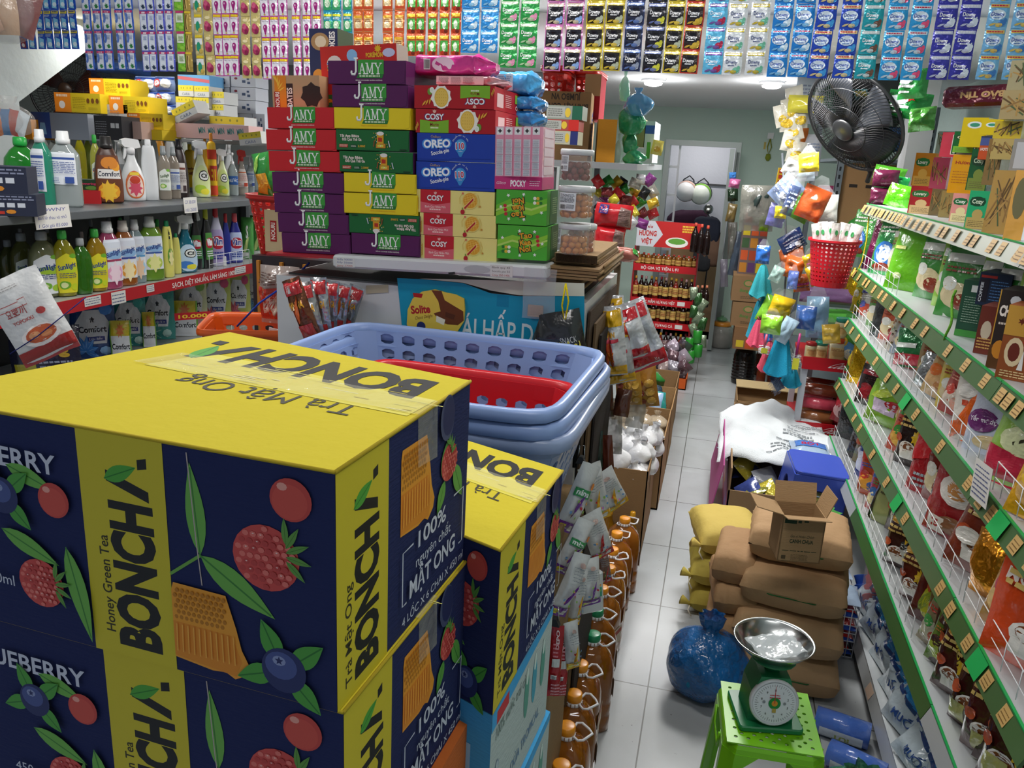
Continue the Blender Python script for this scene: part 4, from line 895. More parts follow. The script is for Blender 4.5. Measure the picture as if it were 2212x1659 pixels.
addst('greenorange',[889,911,934,959,984],122,22);addst('blue1',[1016,1058],115,39);addst('greend',[1098,1141],147,40)
addst('pinkblack',[1195,1237],154,39);addst('goldblackd',[1279,1322],154,40);addst('navyblack',[1363],155,40);addst('blackyel',[1408],158,42);addst('pinkblack',[],0,0)
addst('goldblackd',[1449],159,38);addst('redblack',[1490],160,40);addst('lilac',[1536],161,43);addst('white',[1581,1626],163,42)
addst('azure',[1673,1719],167,43);addst('cobalt',[1766,1816],170,44);addst('tealw',[1864],171,44);addst('pinkblue',[1914,1965],174,45);addst('indigo',[2018,2068],173,46);addst('paleblue',[2128,2180],173,46)
RZ=2.60
ORD=['first','second','third','fourth','fifth','sixth','seventh','eighth','ninth','tenth']
tot={};cnt={};smesh={}
for k,*_ in strips:tot[k]=tot.get(k,0)+1
rail=MB().tube([(-3.40,YS+.0,RZ+.012),(1.40,YS+.0,RZ+.012)],.008,m('#a9adb0','steel'),8)
for x in(-2.6,-1.2,.1,1.2):rail.tube([(x,YS,RZ+.012),(x,YS,CEIL)],.004,m('#a9adb0','steel'),6)
single('hanging_rail',rail,'thin metal rail across the shop carrying all the sachet strips','rail')
for si,(k,x,yb,wpx)in enumerate(strips):
 p=at(x,yb,1,YS);q=at(x+wpx,yb,1,YS);w=q.x-p.x;w=round(w*0.96,3)
 if(k,w)not in smesh:
  cv=CV(w,PIT);sach(cv,w,PIT,k);ms=[]
  for vseed in(1,2):
   mb=pouch_mb(w,PIT,.007 if w<.05 else .011,m(BASE[k],'semi'),None,seed=vseed,nu=6,nv=6,wr=.25,crimp=.07)
   pf=mb.v[:]
   f=lambda u,v,o:((u-.5)*w,-((.0035 if w<.05 else .0055)*max(0,(1-abs(2*u-1)**3))**.6*max(0,1-abs(2*min(1,max(0,(v-.07)/.86))-1)**3)**.55)-.0012-o*1.3,v*PIT)
   mb.stamp(cv,f,.0005,'semi',maxlen=.34);ms.append(mb.data('sachet'))
  smesh[(k,w)]=ms
 n=max(1,int((RZ-.01-p.z)/PIT));cnt[k]=cnt.get(k,0)+1
 lb='hanging strip of '+NAME[k]
 if tot[k]>1:lb='%s hanging strip from the left of the %s'%(ORD[cnt[k]-1],NAME[k])
 t=thing('sachet_strip',lb,'sachet strip',(p.x,YS-.012,RZ),(0,R(rnd(-.8,.8)),0),'sachet strips on the rail')
 zt=p.z+n*PIT-RZ
 part('strip_top',MB().box((-w*.45,.0085,zt-.01),(w*.45,.0095,.0),m(BASE[k],'semi')),t)
 for i in range(n):
  part('sachet',smesh[(k,w)][i%2],t,(rnd(-.001,.001),0,p.z-RZ+i*PIT),(R(rnd(-3,3)),0,0))
  ## hanging bag of rice-paper packets, top left corner
p=at(8,92,1,3.0)
t=thing('clear_bag','clear plastic bag of tan packets hanging in the top left corner','bag',(p.x,3.0,p.z))
part('bag_film',bagblob_mb(.13,.26,m('#e0dcd8','clear'),3,neck=.3),t)
for i in range(3):part('packet',pouch_mb(.15,.19,.04,m(['#b98a66','#c8a07a','#8a5a58'][i],'pack'),seed=i),t,(-.03+i*.03,-.03+i*.03,.02+.01*i),(0,R(-20+20*i),R(10*i)))
## left-hand shelves of cleaning products
XL=-2.4
PROF={'dish':[(.55,0),(.78,.01),(.86,.10),(.98,.34),(1,.52),(.92,.68),(.6,.80),(.32,.86),(.3,.885)],
'tall':[(.85,0),(.97,.015),(1,.06),(1,.60),(.96,.70),(.6,.80),(.42,.84),(.4,.86)],
'soft':[(.8,0),(.96,.015),(1,.10),(1,.3),(.92,.5),(.74,.72),(.5,.82),(.42,.85)],
'spray':[(.8,0),(.96,.015),(1,.12),(.95,.35),(.7,.52),(.45,.62),(.3,.72),(.3,.78)],
'can':[(.9,0),(1,.01),(1,.80),(.9,.84),(.55,.87)],
'duck':[(.85,0),(1,.02),(1,.45),(.9,.58),(.55,.74),(.4,.84)],
'squeeze':[(.7,0),(.95,.02),(1,.3),(.92,.65),(.75,.85),(.6,.90)],
'pump':[(.85,0),(.97,.02),(1,.4),(.9,.6),(.5,.70),(.35,.74)],
'sauce':[(.85,0),(1,.02),(1,.55),(.8,.66),(.38,.80),(.34,.90)],
'jug':[(.8,0),(.96,.02),(1,.08),(1,.62),(.85,.76),(.45,.86),(.3,.88),(.3,.9)]}
def build_bottle(t,style,rad,h,body,cap,kind='liquid',art=None,face=-90,flat=.62,capk='plastic',power=.8,fill=None,lab=(.18,.58,55),seg=20):
 pr=PROF[style];zt=pr[-1][1]
 mbd=MB();mt=m(body,kind)
 P=[(r*rad,z*h)for r,z in pr]
 q=[P[0]]
 for a,b_ in zip(P,P[1:]):q+=[((a[0]+b_[0])/2+(0 if abs(a[0]-b_[0])<1e-5 else 0),(a[1]+b_[1])/2),b_]
 mbd.lathe(q,mt,seg,Matrix.Rotation(R(face+90),4,'Z'),1,flat,power)
 bd=part('bottle_body',mbd,t)
 cm=m(cap,capk);b=MB();cr=rad*.36
 if style in('tall','soft'):b.lathe([(cr*1.25,h*(zt-.03)),(cr*1.3,h*(zt+.03)),(cr*1.15,h*(zt+.04)),(cr*1.05,h*.995),(cr*.9,h)],cm,14)
 elif style=='spray':
  b.lathe([(cr*.95,h*(zt-.03)),(cr*1.0,h*(zt+.06)),(cr*.6,h*(zt+.09))],cm,10)
  Mx=Matrix.Rotation(R(face+90),4,'Z')
  b.prism([(-rad*.75,h*.90),(-rad*.55,h*.86),(rad*.35,h*.84),(rad*.75,h*.86),(rad*.6,h*.98),(-rad*.3,h),(-rad*.78,h*.97)],-rad*.28,rad*.28,cm,Mx)
  b.prism([(-rad*.5,h*.87),(-rad*.32,h*.87),(-rad*.42,h*.72),(-rad*.62,h*.66),(-rad*.66,h*.68)],-rad*.12,rad*.12,cm,Mx)
 elif style=='pump':
  b.lathe([(cr,h*(zt-.02)),(cr,h*(zt+.05)),(cr*.3,h*(zt+.06)),(cr*.25,h*.93),(cr*.8,h*.94),(cr*.8,h*.99),(cr*.5,h)],cm,10)
  b.box((-rad*.9,-cr*.25,h*.95),(0,cr*.25,h*.99),cm,Matrix.Rotation(R(face+90),4,'Z'))
 else:b.lathe([(cr*1.0,h*(zt-.02)),(cr*1.06,h*(zt+.02)),(cr*1.0,h*.985),(cr*.8,h)],cm,14)
 part({'spray':'trigger_head','pump':'pump_head'}.get(style,'cap'),b,t)
 if art:
  c=CV();art(c);lb=MB();z0,z1,an=lab
  def rr(z):
   for(r0,za),(r1,zb)in zip(pr,pr[1:]):
    if za<=z<=zb:return rad*(r0+(r1-r0)*(z-za)/max(1e-6,zb-za))
   return rad*pr[0][0]
  def fn(u,v,o):
   z=z0+(z1-z0)*v;a=R(-90-an+2*an*u);r=rr(z)*1.03+o;ca,sa=math.cos(a),math.sin(a)
   ca=math.copysign(abs(ca)**power,ca);sa=math.copysign(abs(sa)**power,sa);x,y=r*ca,r*sa*flat-o
   f=R(face+90);return(x*math.cos(f)-y*math.sin(f),x*math.sin(f)+y*math.cos(f),z*h)
  lb.stamp(c,fn,.0007,'paper',maxlen=.07);part('label_sticker',lb,bd)
 return t
def onplane(x0,x1,yt,yb,z,back=0.0):
 """ground point, width and height of a thing whose base is seen at (x, yb) on the plane z"""
 cx=(x0+x1)/2;p=at(cx,yb,2,z);y=p.y
 w=(at(x1,yb,1,y)-at(x0,yb,1,y)).length;t=at(cx,yt,1,y)
 dep=(p-Vector((0,0,HC)));hd=math.hypot(p.x,p.y)
 q=RW@Vector((cx-CX,yt-CY,F));s_=hd/math.hypot(q.x,q.y);h=HC+q.z*s_-z
 u=Vector((p.x,p.y,0)).normalized()
 return p,w*math.cos(math.atan2(abs(p.x),p.y))**0,h,u
def bt(x0,x1,yt,yb,z,style,body,cap,label,kind='liquid',art=None,cat='bottle',name='cleaner_bottle',group=None,turn=0,push=None,**kw):
 p,w,h,u=onplane(x0,x1,yt,yb,z)
 pd=(p-Vector((0,0,HC))).length/F;w=(x1-x0)*pd*.98
 rad=w/2;c=p+u*(rad*.75 if push is None else push)
 t=thing(name,label,cat,(c.x,c.y,z),(0,0,0),group)
 face=math.degrees(math.atan2(-p.y,-p.x))+turn+(20 if z==ZR else 8)
 h*=1+(c-p).length/math.hypot(p.x,p.y)*.9
 return build_bottle(t,style,rad,h,body,cap,kind,art,face,**kw)
ZG,ZR,ZB=1.598,1.262,.90
Y0,Y1=1.35,4.7
sh=thing('steel_shelf','long grey steel shelf of cleaning products at the left with red front strips','shelf',(XL,Y0,0))
gm=m('#6f7478','steel');wm=m('#c9cccd','steel');rm=m('#b41f28','plastic')
part('shelf_board',MB().rbox((-.55,0,ZG-.032),(0,Y1-Y0,ZG),.006,gm),sh,label='dark grey upper shelf board')
def stripart(txt,x,sz):
 c=CV(Y1-Y0,.05);c.text(txt,x,.012,sz,'#f1e6e2',bold=.015)
 return c
for z,txt,x,lb in((ZR,'SẠCH, DIỆT KHUẨN, LÀM SÁNG 100%',at(372,620,0,XL).y-Y0,'middle'),(ZB,'XẢ LÂU THƠM 10',at(455,735,0,XL).y-Y0,'lower')):
 part('shelf_board',MB().box((-.55,0,z-.03),(-.004,Y1-Y0,z-.002),wm),sh)
 b=MB().box((-.003,0,z-.048),(0.0,Y1-Y0,z+.004),rm)
 c=stripart(txt,x,.022);g=random.Random(3)
 if z==ZR:
  for yy,ww,hh in((at(200,650,0,XL).y-Y0,.09,.034),(at(255,635,0,XL).y-Y0,.085,.05),(at(323,610,0,XL).y-Y0,.05,.03),(at(518,585,0,XL).y-Y0,.10,.034),(at(560,575,0,XL).y-Y0,.04,.03)):
   c.rect(yy-ww/2,.05-hh-.004,ww,hh,'#d9d9d4');c.lines(yy-ww*.45,.05-hh,ww*.9,hh*.8,3,'#5a6288',4,.3)
 b.stamp(c,lambda u,v,o:(.0005+o,(Y1-Y0)*u,z-.048+.052*v),.0008);part('front_strip',b,sh,label='red printed front strip')
for y in(0.0,1.12,2.24,Y1-Y0):part('upright',MB().box((-.56,y-.02,0),(-.52,y+.02,1.75),gm),sh)
part('back_panel',MB().box((-.575,-.02,0),(-.562,Y1-Y0+.02,1.62),m('#3b3d3e','steel')),sh)
part('shelf_board',MB().box((-.55,0,.30),(-.004,Y1-Y0,.33),wm),sh)
def guard(par,ya,yb,z,x,hgt=.045,n=6,name='wire_guard'):
 b=MB();wt=m('#e3e5e6','plastic');r=.0016
 b.tube([(x,ya,z),(x,ya,z+hgt),(x,yb,z+hgt),(x,yb,z)],r,wt,5);b.tube([(x,ya,z+hgt*.45),(x,yb,z+hgt*.45)],r*.8,wt,5)
 for i in range(1,n):y=ya+(yb-ya)*i/n;b.tube([(x,y,z),(x,y,z+hgt)],r*.8,wt,4)
 part(name,b,par)
guard(sh,at(455,575,0,XL).y-Y0,at(540,545,0,XL).y-Y0,ZR+.004,-.006,.075);guard(sh,at(300,790,0,XL).y-Y0,at(455,700,0,XL).y-Y0,ZB+.004,-.006,.05);guard(sh,at(462,700,0,XL).y-Y0,at(540,700,0,XL).y-Y0,ZB+.004,-.006,.08)
for px,py,w,h,lb,tx in((112,468,.17,.085,'handwritten price paper hanging on the grey shelf edge at the left',['DOWNY','Bán lẻ thau và nhỏ','1 Gói giá 85.000']),(410,443,.10,.07,'small handwritten price paper on the grey shelf edge in the middle',['Cif 38.000','nhỏ 25000'])):
 p=at(px,py,0,XL);c=CV(w,h);c.rect(0,0,w,h,'#e2e0da')
 for i,s_ in enumerate(tx):c.text(s_,w*.08,h*(1-(i+.8)/len(tx)),h*.45/len(tx),'#3c4796',w=w*.8,shear=.2)
 b=MB();b.add([(0.002,0,-h/2),(0.002,w,-h/2),(.002,w,h/2),(.002,0,h/2)],[(0,1,2,3)],m('#e2e0da','paper'));b.stamp(c,lambda u,v,o:(.0022+o,w*u,-h/2+h*v),.0006)
 single('price_paper',b,lb,'paper',(XL+.002,p.y-w/2,p.z),(0,R(-4),0))
 # ---- label artworks
def L_sun(col,tcol='#253a86',bg='#e9eef0',txt='Sunlight',deco='#7ab83c'):
 def f(c):
  c.poly([(.05,.0),(.95,.0),(1,.3),(.9,.85),(.5,1),(.1,.85),(0,.3)],bg);c.ell(.75,.93,.18,.06,deco,10)
  c.ell(.55,.6,.38,.1,col,14);c.text(txt,.5,.62,.13,tcol,w=.66,bold=.03,al='c',rot=8)
  c.ell(.35,.2,.22,.11,deco,12);c.ell(.35,.2,.15,.075,'#dfe8a8',10);c.ell(.72,.15,.16,.09,col,10);c.lines(.2,.38,.6,.14,3,tcol,6,.35)
 return f
def L_script(bg,tx,txt,pic,pic2='#f0e0c0',txc='#262c40'):
 def f(c):
  c.rect(0,0,1,1,bg);c.rect(.12,.50,.76,.2,tx);c.text(txt,.5,.55,.11,txc,w=.7,bold=.02,al='c')
  c.ell(.45,.22,.34,.18,pic,12);c.star(.45,.22,.26,pic2,9,.6);c.ell(.72,.78,.2,.12,pic,10);c.ell(.6,.88,.14,.08,pic2,8)
 return f
def L_cif(bg='#dfe6dc',deco='#a8c83c'):
 def f(c):c.ell(.5,.45,.52,.5,bg,18);c.ell(.6,.62,.27,.17,'#1a1c1e',14);c.ell(.6,.62,.22,.14,'#e8ece8',14);c.text('Cif',.6,.56,.13,'#16181a',w=.3,bold=.04,al='c');c.ell(.35,.2,.3,.14,deco,12);c.ell(.6,.12,.2,.1,'#e0d83c',10)
 return f
def L_plain(bg='#e9edf2',a='#3a56a0',band='#3a56a0'):
 def f(c):c.rect(0,0,1,1,bg);c.rect(.05,.78,.9,.07,band);c.lines(.08,.35,.84,.38,7,a,3,.3);c.rect(.55,.05,.3,.2,a);c.lines(.1,.05,.35,.2,4,a,7,.3)
 return f
def L_orange(c):c.ell(.5,.45,.42,.48,'#d8703a',16);c.ell(.5,.4,.34,.38,'#f2d8c8',14);c.star(.5,.33,.3,'#d8506a',8,.55);c.ell(.5,.62,.2,.14,'#c8402c',10);c.rect(.3,.78,.4,.1,'#f0d040')
def L_myhao(c):c.rect(0,0,1,.42,'#2f9a38');[c.leaf(.15+.2*q,.02,.36,.14,85-12*q,'#9ed45c','#3f8f2c')for q in range(4)];c.ell(.5,.70,.46,.2,'#e8eef0',18);c.ell(.5,.70,.42,.17,'#2a62b0',18);c.ell(.5,.64,.38,.1,'#8fc8e0',14);c.text('mỹ hảo',.5,.68,.13,'#f2f4f6',w=.72,bold=.07,al='c');c.text('mỹ hảo',.5,.68,.12,'#b0263a',w=.68,bold=.03,al='c')
def L_vim(bg='#cfd4e8',t2='#2b3f96'):
 def f(c):c.rect(0,0,1,1,bg);c.ell(.5,.62,.44,.2,'#b8243a',14);c.text('Vim',.5,.55,.22,'#f4f4f8',w=.66,bold=.09,al='c');c.text('Vim',.5,.56,.2,t2,w=.6,bold=.03,al='c');c.lines(.15,.1,.7,.25,3,t2,5,.5)
 return f
def L_cfort(c):L_script('#6a3a22','#e9e6e2','Comfort','#e8a02c','#f0c23c')(c);c.ell(.55,.84,.3,.13,'#d8862c',12);c.text('S',.5,.71,.05,'#222',bold=.03,al='c')
# ---- upper board: front row left to right
bt(26,88,298,440,ZG,'dish','#2f9c35','#27b04a','big bright green dish-soap bottle with oval fruit label, upper left shelf',art=L_myhao,lab=(.06,.62,62))
bt(80,120,281,447,ZG,'tall','#3aa98a','#eceeef','tall teal cleaner bottle with white cap, right of the big green dish soap',art=L_plain(),lab=(.2,.75,40),turn=-50)
bt(122,176,285,448,ZG,'tall','#b9c2c2','#eef0f0','large milky white bottle with white cap and blue-print label, upper left shelf',art=L_plain('#eef2f8'),lab=(.3,.72,50),turn=-25)
bt(-12,22,274,410,ZG,'tall','#c9ceca','#eceeef','milky white bottle cut by the left edge of the photo',art=L_plain('#dfe8dc','#3f8a3a','#3f8a3a'))
bt(31,60,276,400,ZG,'tall','#cfd4d2','#eceeef','white-capped bottle standing behind the big green dish soap')
bt(70,98,281,404,ZG,'tall','#c0c9c6','#f1f2f2','white-capped bottle behind the teal cleaner, left of the pair');bt(92,112,282,398,ZG,'tall','#c9cfcd','#f1f2f2','slim white-capped bottle behind the teal cleaner, right of the pair')
bt(114,134,288,400,ZG,'tall','#aab4b2','#c3c7c9','grey-capped bottle between the teal and the milky white bottle')
bt(170,190,286,405,ZG,'dish','#c0b82a','#2fa83c','yellow-green bottle with green cap behind the scouring pads');bt(188,206,290,402,ZG,'dish','#a7b83a','#2fa83c','narrow green-capped bottle behind the scouring pads, middle of three')
bt(203,224,292,425,ZG,'dish','#c3c44e','#2fae3e','green-capped bottle with pale label left of the brown softener bottle',art=L_sun('#e0842c',bg='#d8dfc8',txt='Gift'))
bt(213,264,296,440,ZG,'soft','#4a2a1c','#2a2726','dark brown fabric-softener bottle with golden flower label',kind='plastic',art=L_cfort,lab=(.03,.72,62))
bt(252,276,290,412,ZG,'spray','#dde1e4','#eef0f1','white trigger bottle behind the brown softener bottle',kind='plastic');bt(272,300,290,405,ZG,'tall','#dfe3e6','#eef0f1','white bottle behind the pink-flower spray, left one',kind='plastic')
bt(300,322,292,400,ZG,'tall','#dfe3e6','#eef0f1','white bottle behind the pink-flower spray, right one',kind='plastic');bt(322,346,293,404,ZG,'squeeze','#e2e6ea','#eef0f1','white bottle behind the ribbed white bottle',kind='plastic')
bt(267,313,300,435,ZG,'spray','#e3e5e6','#f0f1f2','white trigger spray bottle with orange drop label and pink flowers',kind='plastic',art=L_orange,lab=(.06,.52,52),turn=10)
bt(312,342,302,434,ZG,'squeeze','#dfe2e4','#eceeef','white ribbed bottle beside the orange-drop spray',kind='plastic')
bt(338,361,277,395,ZG,'dish','#e39a1f','#e8902a','orange bottle with orange cap behind the clear bottles',kind='plastic');bt(362,381,278,396,ZG,'dish','#d8dadc','#e8902a','white bottle with orange cap, third row from the front',kind='plastic')
bt(385,400,280,396,ZG,'dish','#cfd8d0','#e8902a','small white bottle with orange cap left of the yellow cans',kind='plastic');bt(398,410,283,392,ZG,'dish','#d5dbd2','#1f8a52','small white bottle with green cap behind the yellow can',kind='plastic')
bt(346,370,316,432,ZG,'tall','#a89e90','#8f9698','clear dish-soap bottle with grey cap and leaf label, left of the two',art=L_sun('#dfe6dc','#3a5a2c','#e2e8df'),kind='liquid')
bt(368,390,318,430,ZG,'tall','#a59a8c','#8f9698','clear dish-soap bottle with grey cap and back label, right of the two',art=L_plain('#cfd6da'))
bt(377,408,301,429,ZG,'soft','#2a1d1c','#1d1b1c','dark brown slim bottle with black cap and printed back label',kind='plastic',art=L_plain('#d9d3cf','#4a3a3c','#7a3a2c'),lab=(.1,.6,30),flat=.8)
bt(404,424,312,405,ZG,'can','#e3b81f','#e8c52c','yellow insect-spray can behind the lime-label spray, left one',kind='plastic',art=lambda c:(c.text('DIỆT',.5,.3,.14,'#7a1f1c',w=.9,bold=.03,al='c'),c.text('Perfect',.5,.6,.12,'#7a1f1c',w=.9,bold=.03,al='c')),flat=1,power=1)
bt(441,455,296,420,ZG,'can','#e0a81c','#e8a02c','yellow insect-spray can between the two lime-label sprays, left one',kind='plastic',flat=1,power=1);bt(453,470,288,424,ZG,'can','#e2b41c','#e58f22','yellow and red insect-spray can between the two lime-label sprays, right one',kind='plastic',art=lambda c:(c.rect(0,.75,1,.2,'#c03a1c'),c.rect(0,.0,1,.2,'#c8401c'),c.text('NETTI',.5,.32,.3,'#a8281c',w=.95,bold=.04,al='c')),flat=1,power=1,lab=(.02,.78,80))
bt(419,454,304,427,ZG,'spray','#d3dbb4','#e6e9ea','white trigger spray with round black-ringed logo and lime leaves, nearer one',kind='plastic',art=L_cif('#cfdc9a'),lab=(.04,.6,60),turn=8)
bt(470,495,322,424,ZG,'spray','#ccd8a8','#e6e9ea','white trigger spray with round black-ringed logo and lime leaves, farther one',kind='plastic',art=L_cif('#c2d486'),lab=(.04,.6,60))
bt(487,508,298,395,ZG,'spray','#dfe3e6','#eef0f1','all-white trigger bottle behind the red-trigger one',kind='plastic')
bt(494,515,330,423,ZG,'pump','#b9c6c6','#e8eaec','clear hand-wash bottle with white pump and blue label',art=lambda c:(c.rect(0,.2,1,.5,'#2f5fa8'),c.text('NƯỚC',.5,.35,.18,'#e8eef4',w=.8,bold=.02,al='c')))
bt(513,536,324,422,ZG,'spray','#c8c0b4','#c8342c','clear bottle with a red trigger head',art=L_plain('#e2dcd6','#b8422c','#c86a3c'));bt(534,550,335,418,ZG,'pump','#b8c4c6','#e8eaec','clear pump bottle right of the red-trigger one',art=L_plain('#b9c8d0'));bt(548,562,338,412,ZG,'pump','#b4bfc0','#e3e6e8','small clear pump bottle at the right end of the upper shelf')
def onbox(x0,y0,x1,y1,z,dep,base,art,name,label,cat='box',yaw=0,back=0,kind='paper',side=None,topc=None,rgt=None,group=None,face=None):
 """carton standing on plane z, front seen at these pixels, turned to face along yaw degrees"""
 p,w,h,u=onplane(x0,x1,y0,y1,z);pd=(p-Vector((0,0,HC))).length/F;w=(x1-x0)*pd
 f=CV(w,h);rc=CV(dep,h)
 if art:art(f,w,h)
 if rgt:rgt(rc,dep,h)
 M=Matrix.Translation((p.x,p.y,z))@Matrix.Rotation(R(yaw),4,'Z')@Matrix.Translation((-w/2,0,0))
 mb=carton_mb(w,dep,h,base,f if art else None,rc if rgt else None,side=side,topc=topc,kind=kind)
 o=bpy.data.objects.new(name,mb.data(name));COL.objects.link(o);o.matrix_world=M
 return _props(o,label,cat,group)
onbox(176,412,213,440,ZG,.08,'#b81f24',None,'small_red_box','plain small red box holding up the green scouring-pad pack',yaw=35)
onbox(175,388,213,412,ZG+.052,.06,'#1d3a22',lambda c,w,h:(c.text('Scouring',w*.1,h*.55,h*.2,'#b8305a',w=w*.7,bold=.04),c.ell(w*.6,h*.25,w*.3,h*.18,'#5a8a3c',10)),'scouring_pack','dark green scouring-pad pack standing on the small red box',yaw=35)
NV='#272c40'
def a_bulb(c,w,h):c.lines(w*.05,h*.7,w*.9,h*.25,2,'#8a90a8',3);[c.rect(w*(.08+.24*i),h*.4,w*.18,h*.2,'#cfd4dc')for i in range(3)];c.ell(w*.4,h*.2,w*.12,h*.1,'#d88a2c',8);c.rect(w*.05,h*.08,w*.2,h*.14,'#c03a2c')
onbox(0,420,70,467,ZG-.0,.12,NV,a_bulb,'bulb_box','navy light-bulb box with lime stripe, lower one at the left edge',yaw=30,rgt=None);onbox(-30,360,48,419,ZG+.095,.12,NV,a_bulb,'bulb_box','navy printed light-bulb box, upper one at the left edge',yaw=30)
# ---- red-strip shelf
SN=L_sun('#a8cf3c')
bt(36,80,506,634,ZR,'dish','#6d7038','#8a9092','olive dish-soap bottle with leaf label at the left end of the middle shelf',art=L_sun('#9fc84a',bg='#cfdad0'))
bt(10,44,520,630,ZR,'dish','#5c6432','#8a9092','dark olive dish-soap bottle, leftmost on the middle shelf')
bt(75,130,503,645,ZR,'dish','#8d9268','#9aa09f','clear olive dish-soap bottle with white leaf-print label',art=SN,lab=(.06,.66,60))
bt(124,168,500,642,ZR,'dish','#a9a21c','#3fae45','yellow dish-soap bottle with green cap and bright yellow lime label, left one',art=L_sun('#c8d82c',bg='#ded62c',deco='#6fae2c'),lab=(.06,.66,60))
bt(163,202,517,637,ZR,'dish','#3c7d22','#a4aaac','clear green bottle with grey cap between the two yellow dish soaps')
bt(194,234,497,631,ZR,'dish','#b58f18','#3fae45','amber yellow dish-soap bottle with lime label, right one',art=L_sun('#c8d82c',bg='#dcd22c',deco='#6fae2c'),lab=(.06,.62,55))
FLR=lambda p1,p2,n='#a23a5c':(lambda c:(c.rect(0,0,1,1,'#e3e7ee'),c.rect(0,.8,1,.2,'#dfe6f2'),c.ell(.55,.63,.44,.1,'#8fb8e0',14),c.text('Sunlight',.5,.63,.12,'#253a86',w=.7,bold=.03,al='c',rot=10),c.rect(.1,.48,.8,.05,n),c.ell(.5,.2,.4,.18,p1,12),c.star(.5,.2,.3,p2,8,.6)))
bt(217,265,481,626,ZR,'tall','#c0527c','#eef0f0','pink floor-cleaner bottle with white cap and flower label',art=FLR('#e8a8c8','#f2d8e4'),lab=(.12,.74,50),turn=20)
bt(252,296,479,618,ZR,'tall','#b3682a','#e6dfd4','orange floor-cleaner bottle with white cap',art=FLR('#e8a23c','#f4e4b0','#3a4a9a'),lab=(.12,.74,50),turn=10)
bt(281,316,476,612,ZR,'tall','#9fb4b8','#e3e7e8','pale blue floor-cleaner bottle with a child on its label',art=FLR('#a8cfe8','#e8c8a8','#5a9ac8'),lab=(.12,.74,50),turn=10)
bt(306,354,470,607,ZR,'tall','#7fae3c','#dfe3dc','light green floor-cleaner bottle with pale cap',art=FLR('#b8cf5a','#e8e89a','#3a5aa0'),lab=(.18,.7,45),turn=5)
bt(336,356,475,590,ZR,'dish','#d8cf5a','#2fae45','yellow bottle with green cap behind the cream cleanser',kind='plastic')
bt(354,378,478,600,ZR,'squeeze','#e2dc72','#1f8f5c','tall pale yellow cream-cleanser bottle, nearer of the pair',kind='plastic',art=lambda c:(c.text('Cif',.55,.78,.12,'#1c2024',w=.6,bold=.04,al='c',rot=90),c.ell(.5,.4,.3,.2,'#5f9a3c',10),c.star(.55,.35,.25,'#e8e0a0',7,.6)),lab=(.1,.8,45),turn=20)
bt(376,392,505,592,ZR,'squeeze','#ded872','#1f8f5c','pale yellow cream-cleanser bottle, farther of the pair',kind='plastic')
bt(382,426,466,590,ZR,'spray','#1c7f9c','#d9dcdd','blue window-cleaner spray with clear trigger head',art=L_cif('#b9d4ea','#3f7ac8'),lab=(.05,.52,60),turn=5)
bt(404,440,460,582,ZR,'spray','#7ab89a','#cfd4d2','pale green trigger spray half behind the blue one')
bt(415,437,455,582,ZR,'duck','#1c1d1f','#1a1a1c','black toilet-cleaner bottle, left of the two',kind='plastic',art=L_vim('#3f7a3c','#e8ecf0'));bt(436,462,452,580,ZR,'duck','#17181a','#b8c032','black toilet-cleaner bottle, right of the two',kind='plastic',art=L_vim('#4a8a3c','#e8ecf0'),lab=(.15,.6,40),turn=25)
bt(456,484,448,575,ZR,'duck','#c3c3d8','#c02c34','white and violet toilet-cleaner bottle with red cap',kind='plastic',art=L_vim('#a89cc8'),lab=(.05,.62,60));bt(482,500,462,570,ZR,'duck','#28328f','#c8343a','blue toilet-cleaner bottle with red cap, left of the two',kind='plastic')
bt(496,524,462,568,ZR,'duck','#2a2f8c','#d05058','blue toilet-cleaner bottle with red cap, right of the two',kind='plastic',art=L_vim('#b9c8e8'),lab=(.05,.62,60))
single_white=onbox(463,556,488,574,ZR,.05,'#dcdddd',None,'white_jar','small white box on the middle shelf behind the wire guard',yaw=35)
for i,(x,y)in enumerate(((55,498),(112,492),(150,506),(186,505),(205,478),(244,474),(268,474),(300,478))):
 bt(x-9,x+9,y,y+112,ZR,'dish',('#4a5030','#5a6038','#3f5a28','#6a5a30')[i%4],('#8f9597','#8a9092','#3aa04a','#d8c8c0')[i%4],'bottle in the rear rank of the middle shelf, %s from the left'%ORD[i],group='rear rank bottles',push=.06)
 # ---- film pouches
def onpouch(x0,x1,yt,yb,z,th,base,art,name,label,kind='pack',cat='pouch',yaw=None,lean=8,roll=0,seed=0,group=None,push=0,n=(10,14),**kw):
 p,w,h,u=onplane(x0,x1,yt,yb,z);pd=(p-Vector((0,0,HC))).length/F;w=(x1-x0)*pd
 mat=m(*base)if isinstance(base,tuple)else m(base,kind)
 c=None
 if art:c=CV();art(c)
 mb=pouch_mb(w,h,th,mat,c,seed=seed,nu=n[0],nv=n[1],**kw)
 if yaw is None:yaw=math.degrees(math.atan2(-p.x,p.y))*.9
 q=p+u*(th/2+push)
 return single(name,mb,label,cat,(q.x,q.y,z),(R(-lean),R(roll),R(yaw)),group)
def A_cf(bg,flower,f2,sub=True):
 def f(c):
  c.poly([(.22,.25),(.78,.25),(.88,.62),(.7,.85),(.3,.85),(.12,.62)],'#dfe2e8');c.text('Comfort',.5,.46,.11,'#22262f',w=.62,bold=.03,al='c')
  c.star(.5,.68,.06,'#22262f',5,.6);c.rect(.35,.3,.4,.08,'#2a3a86');c.text('Lựu Bền',.55,.32,.045,'#e8ecf4',w=.3,al='c')
  for k in range(7):c.leaf(.3,.12,.3,.11,-20+33*k,flower,f2)
  c.ell(.8,.85,.15,.1,flower,8);c.ell(.75,.12,.14,.08,f2,8)
 return f
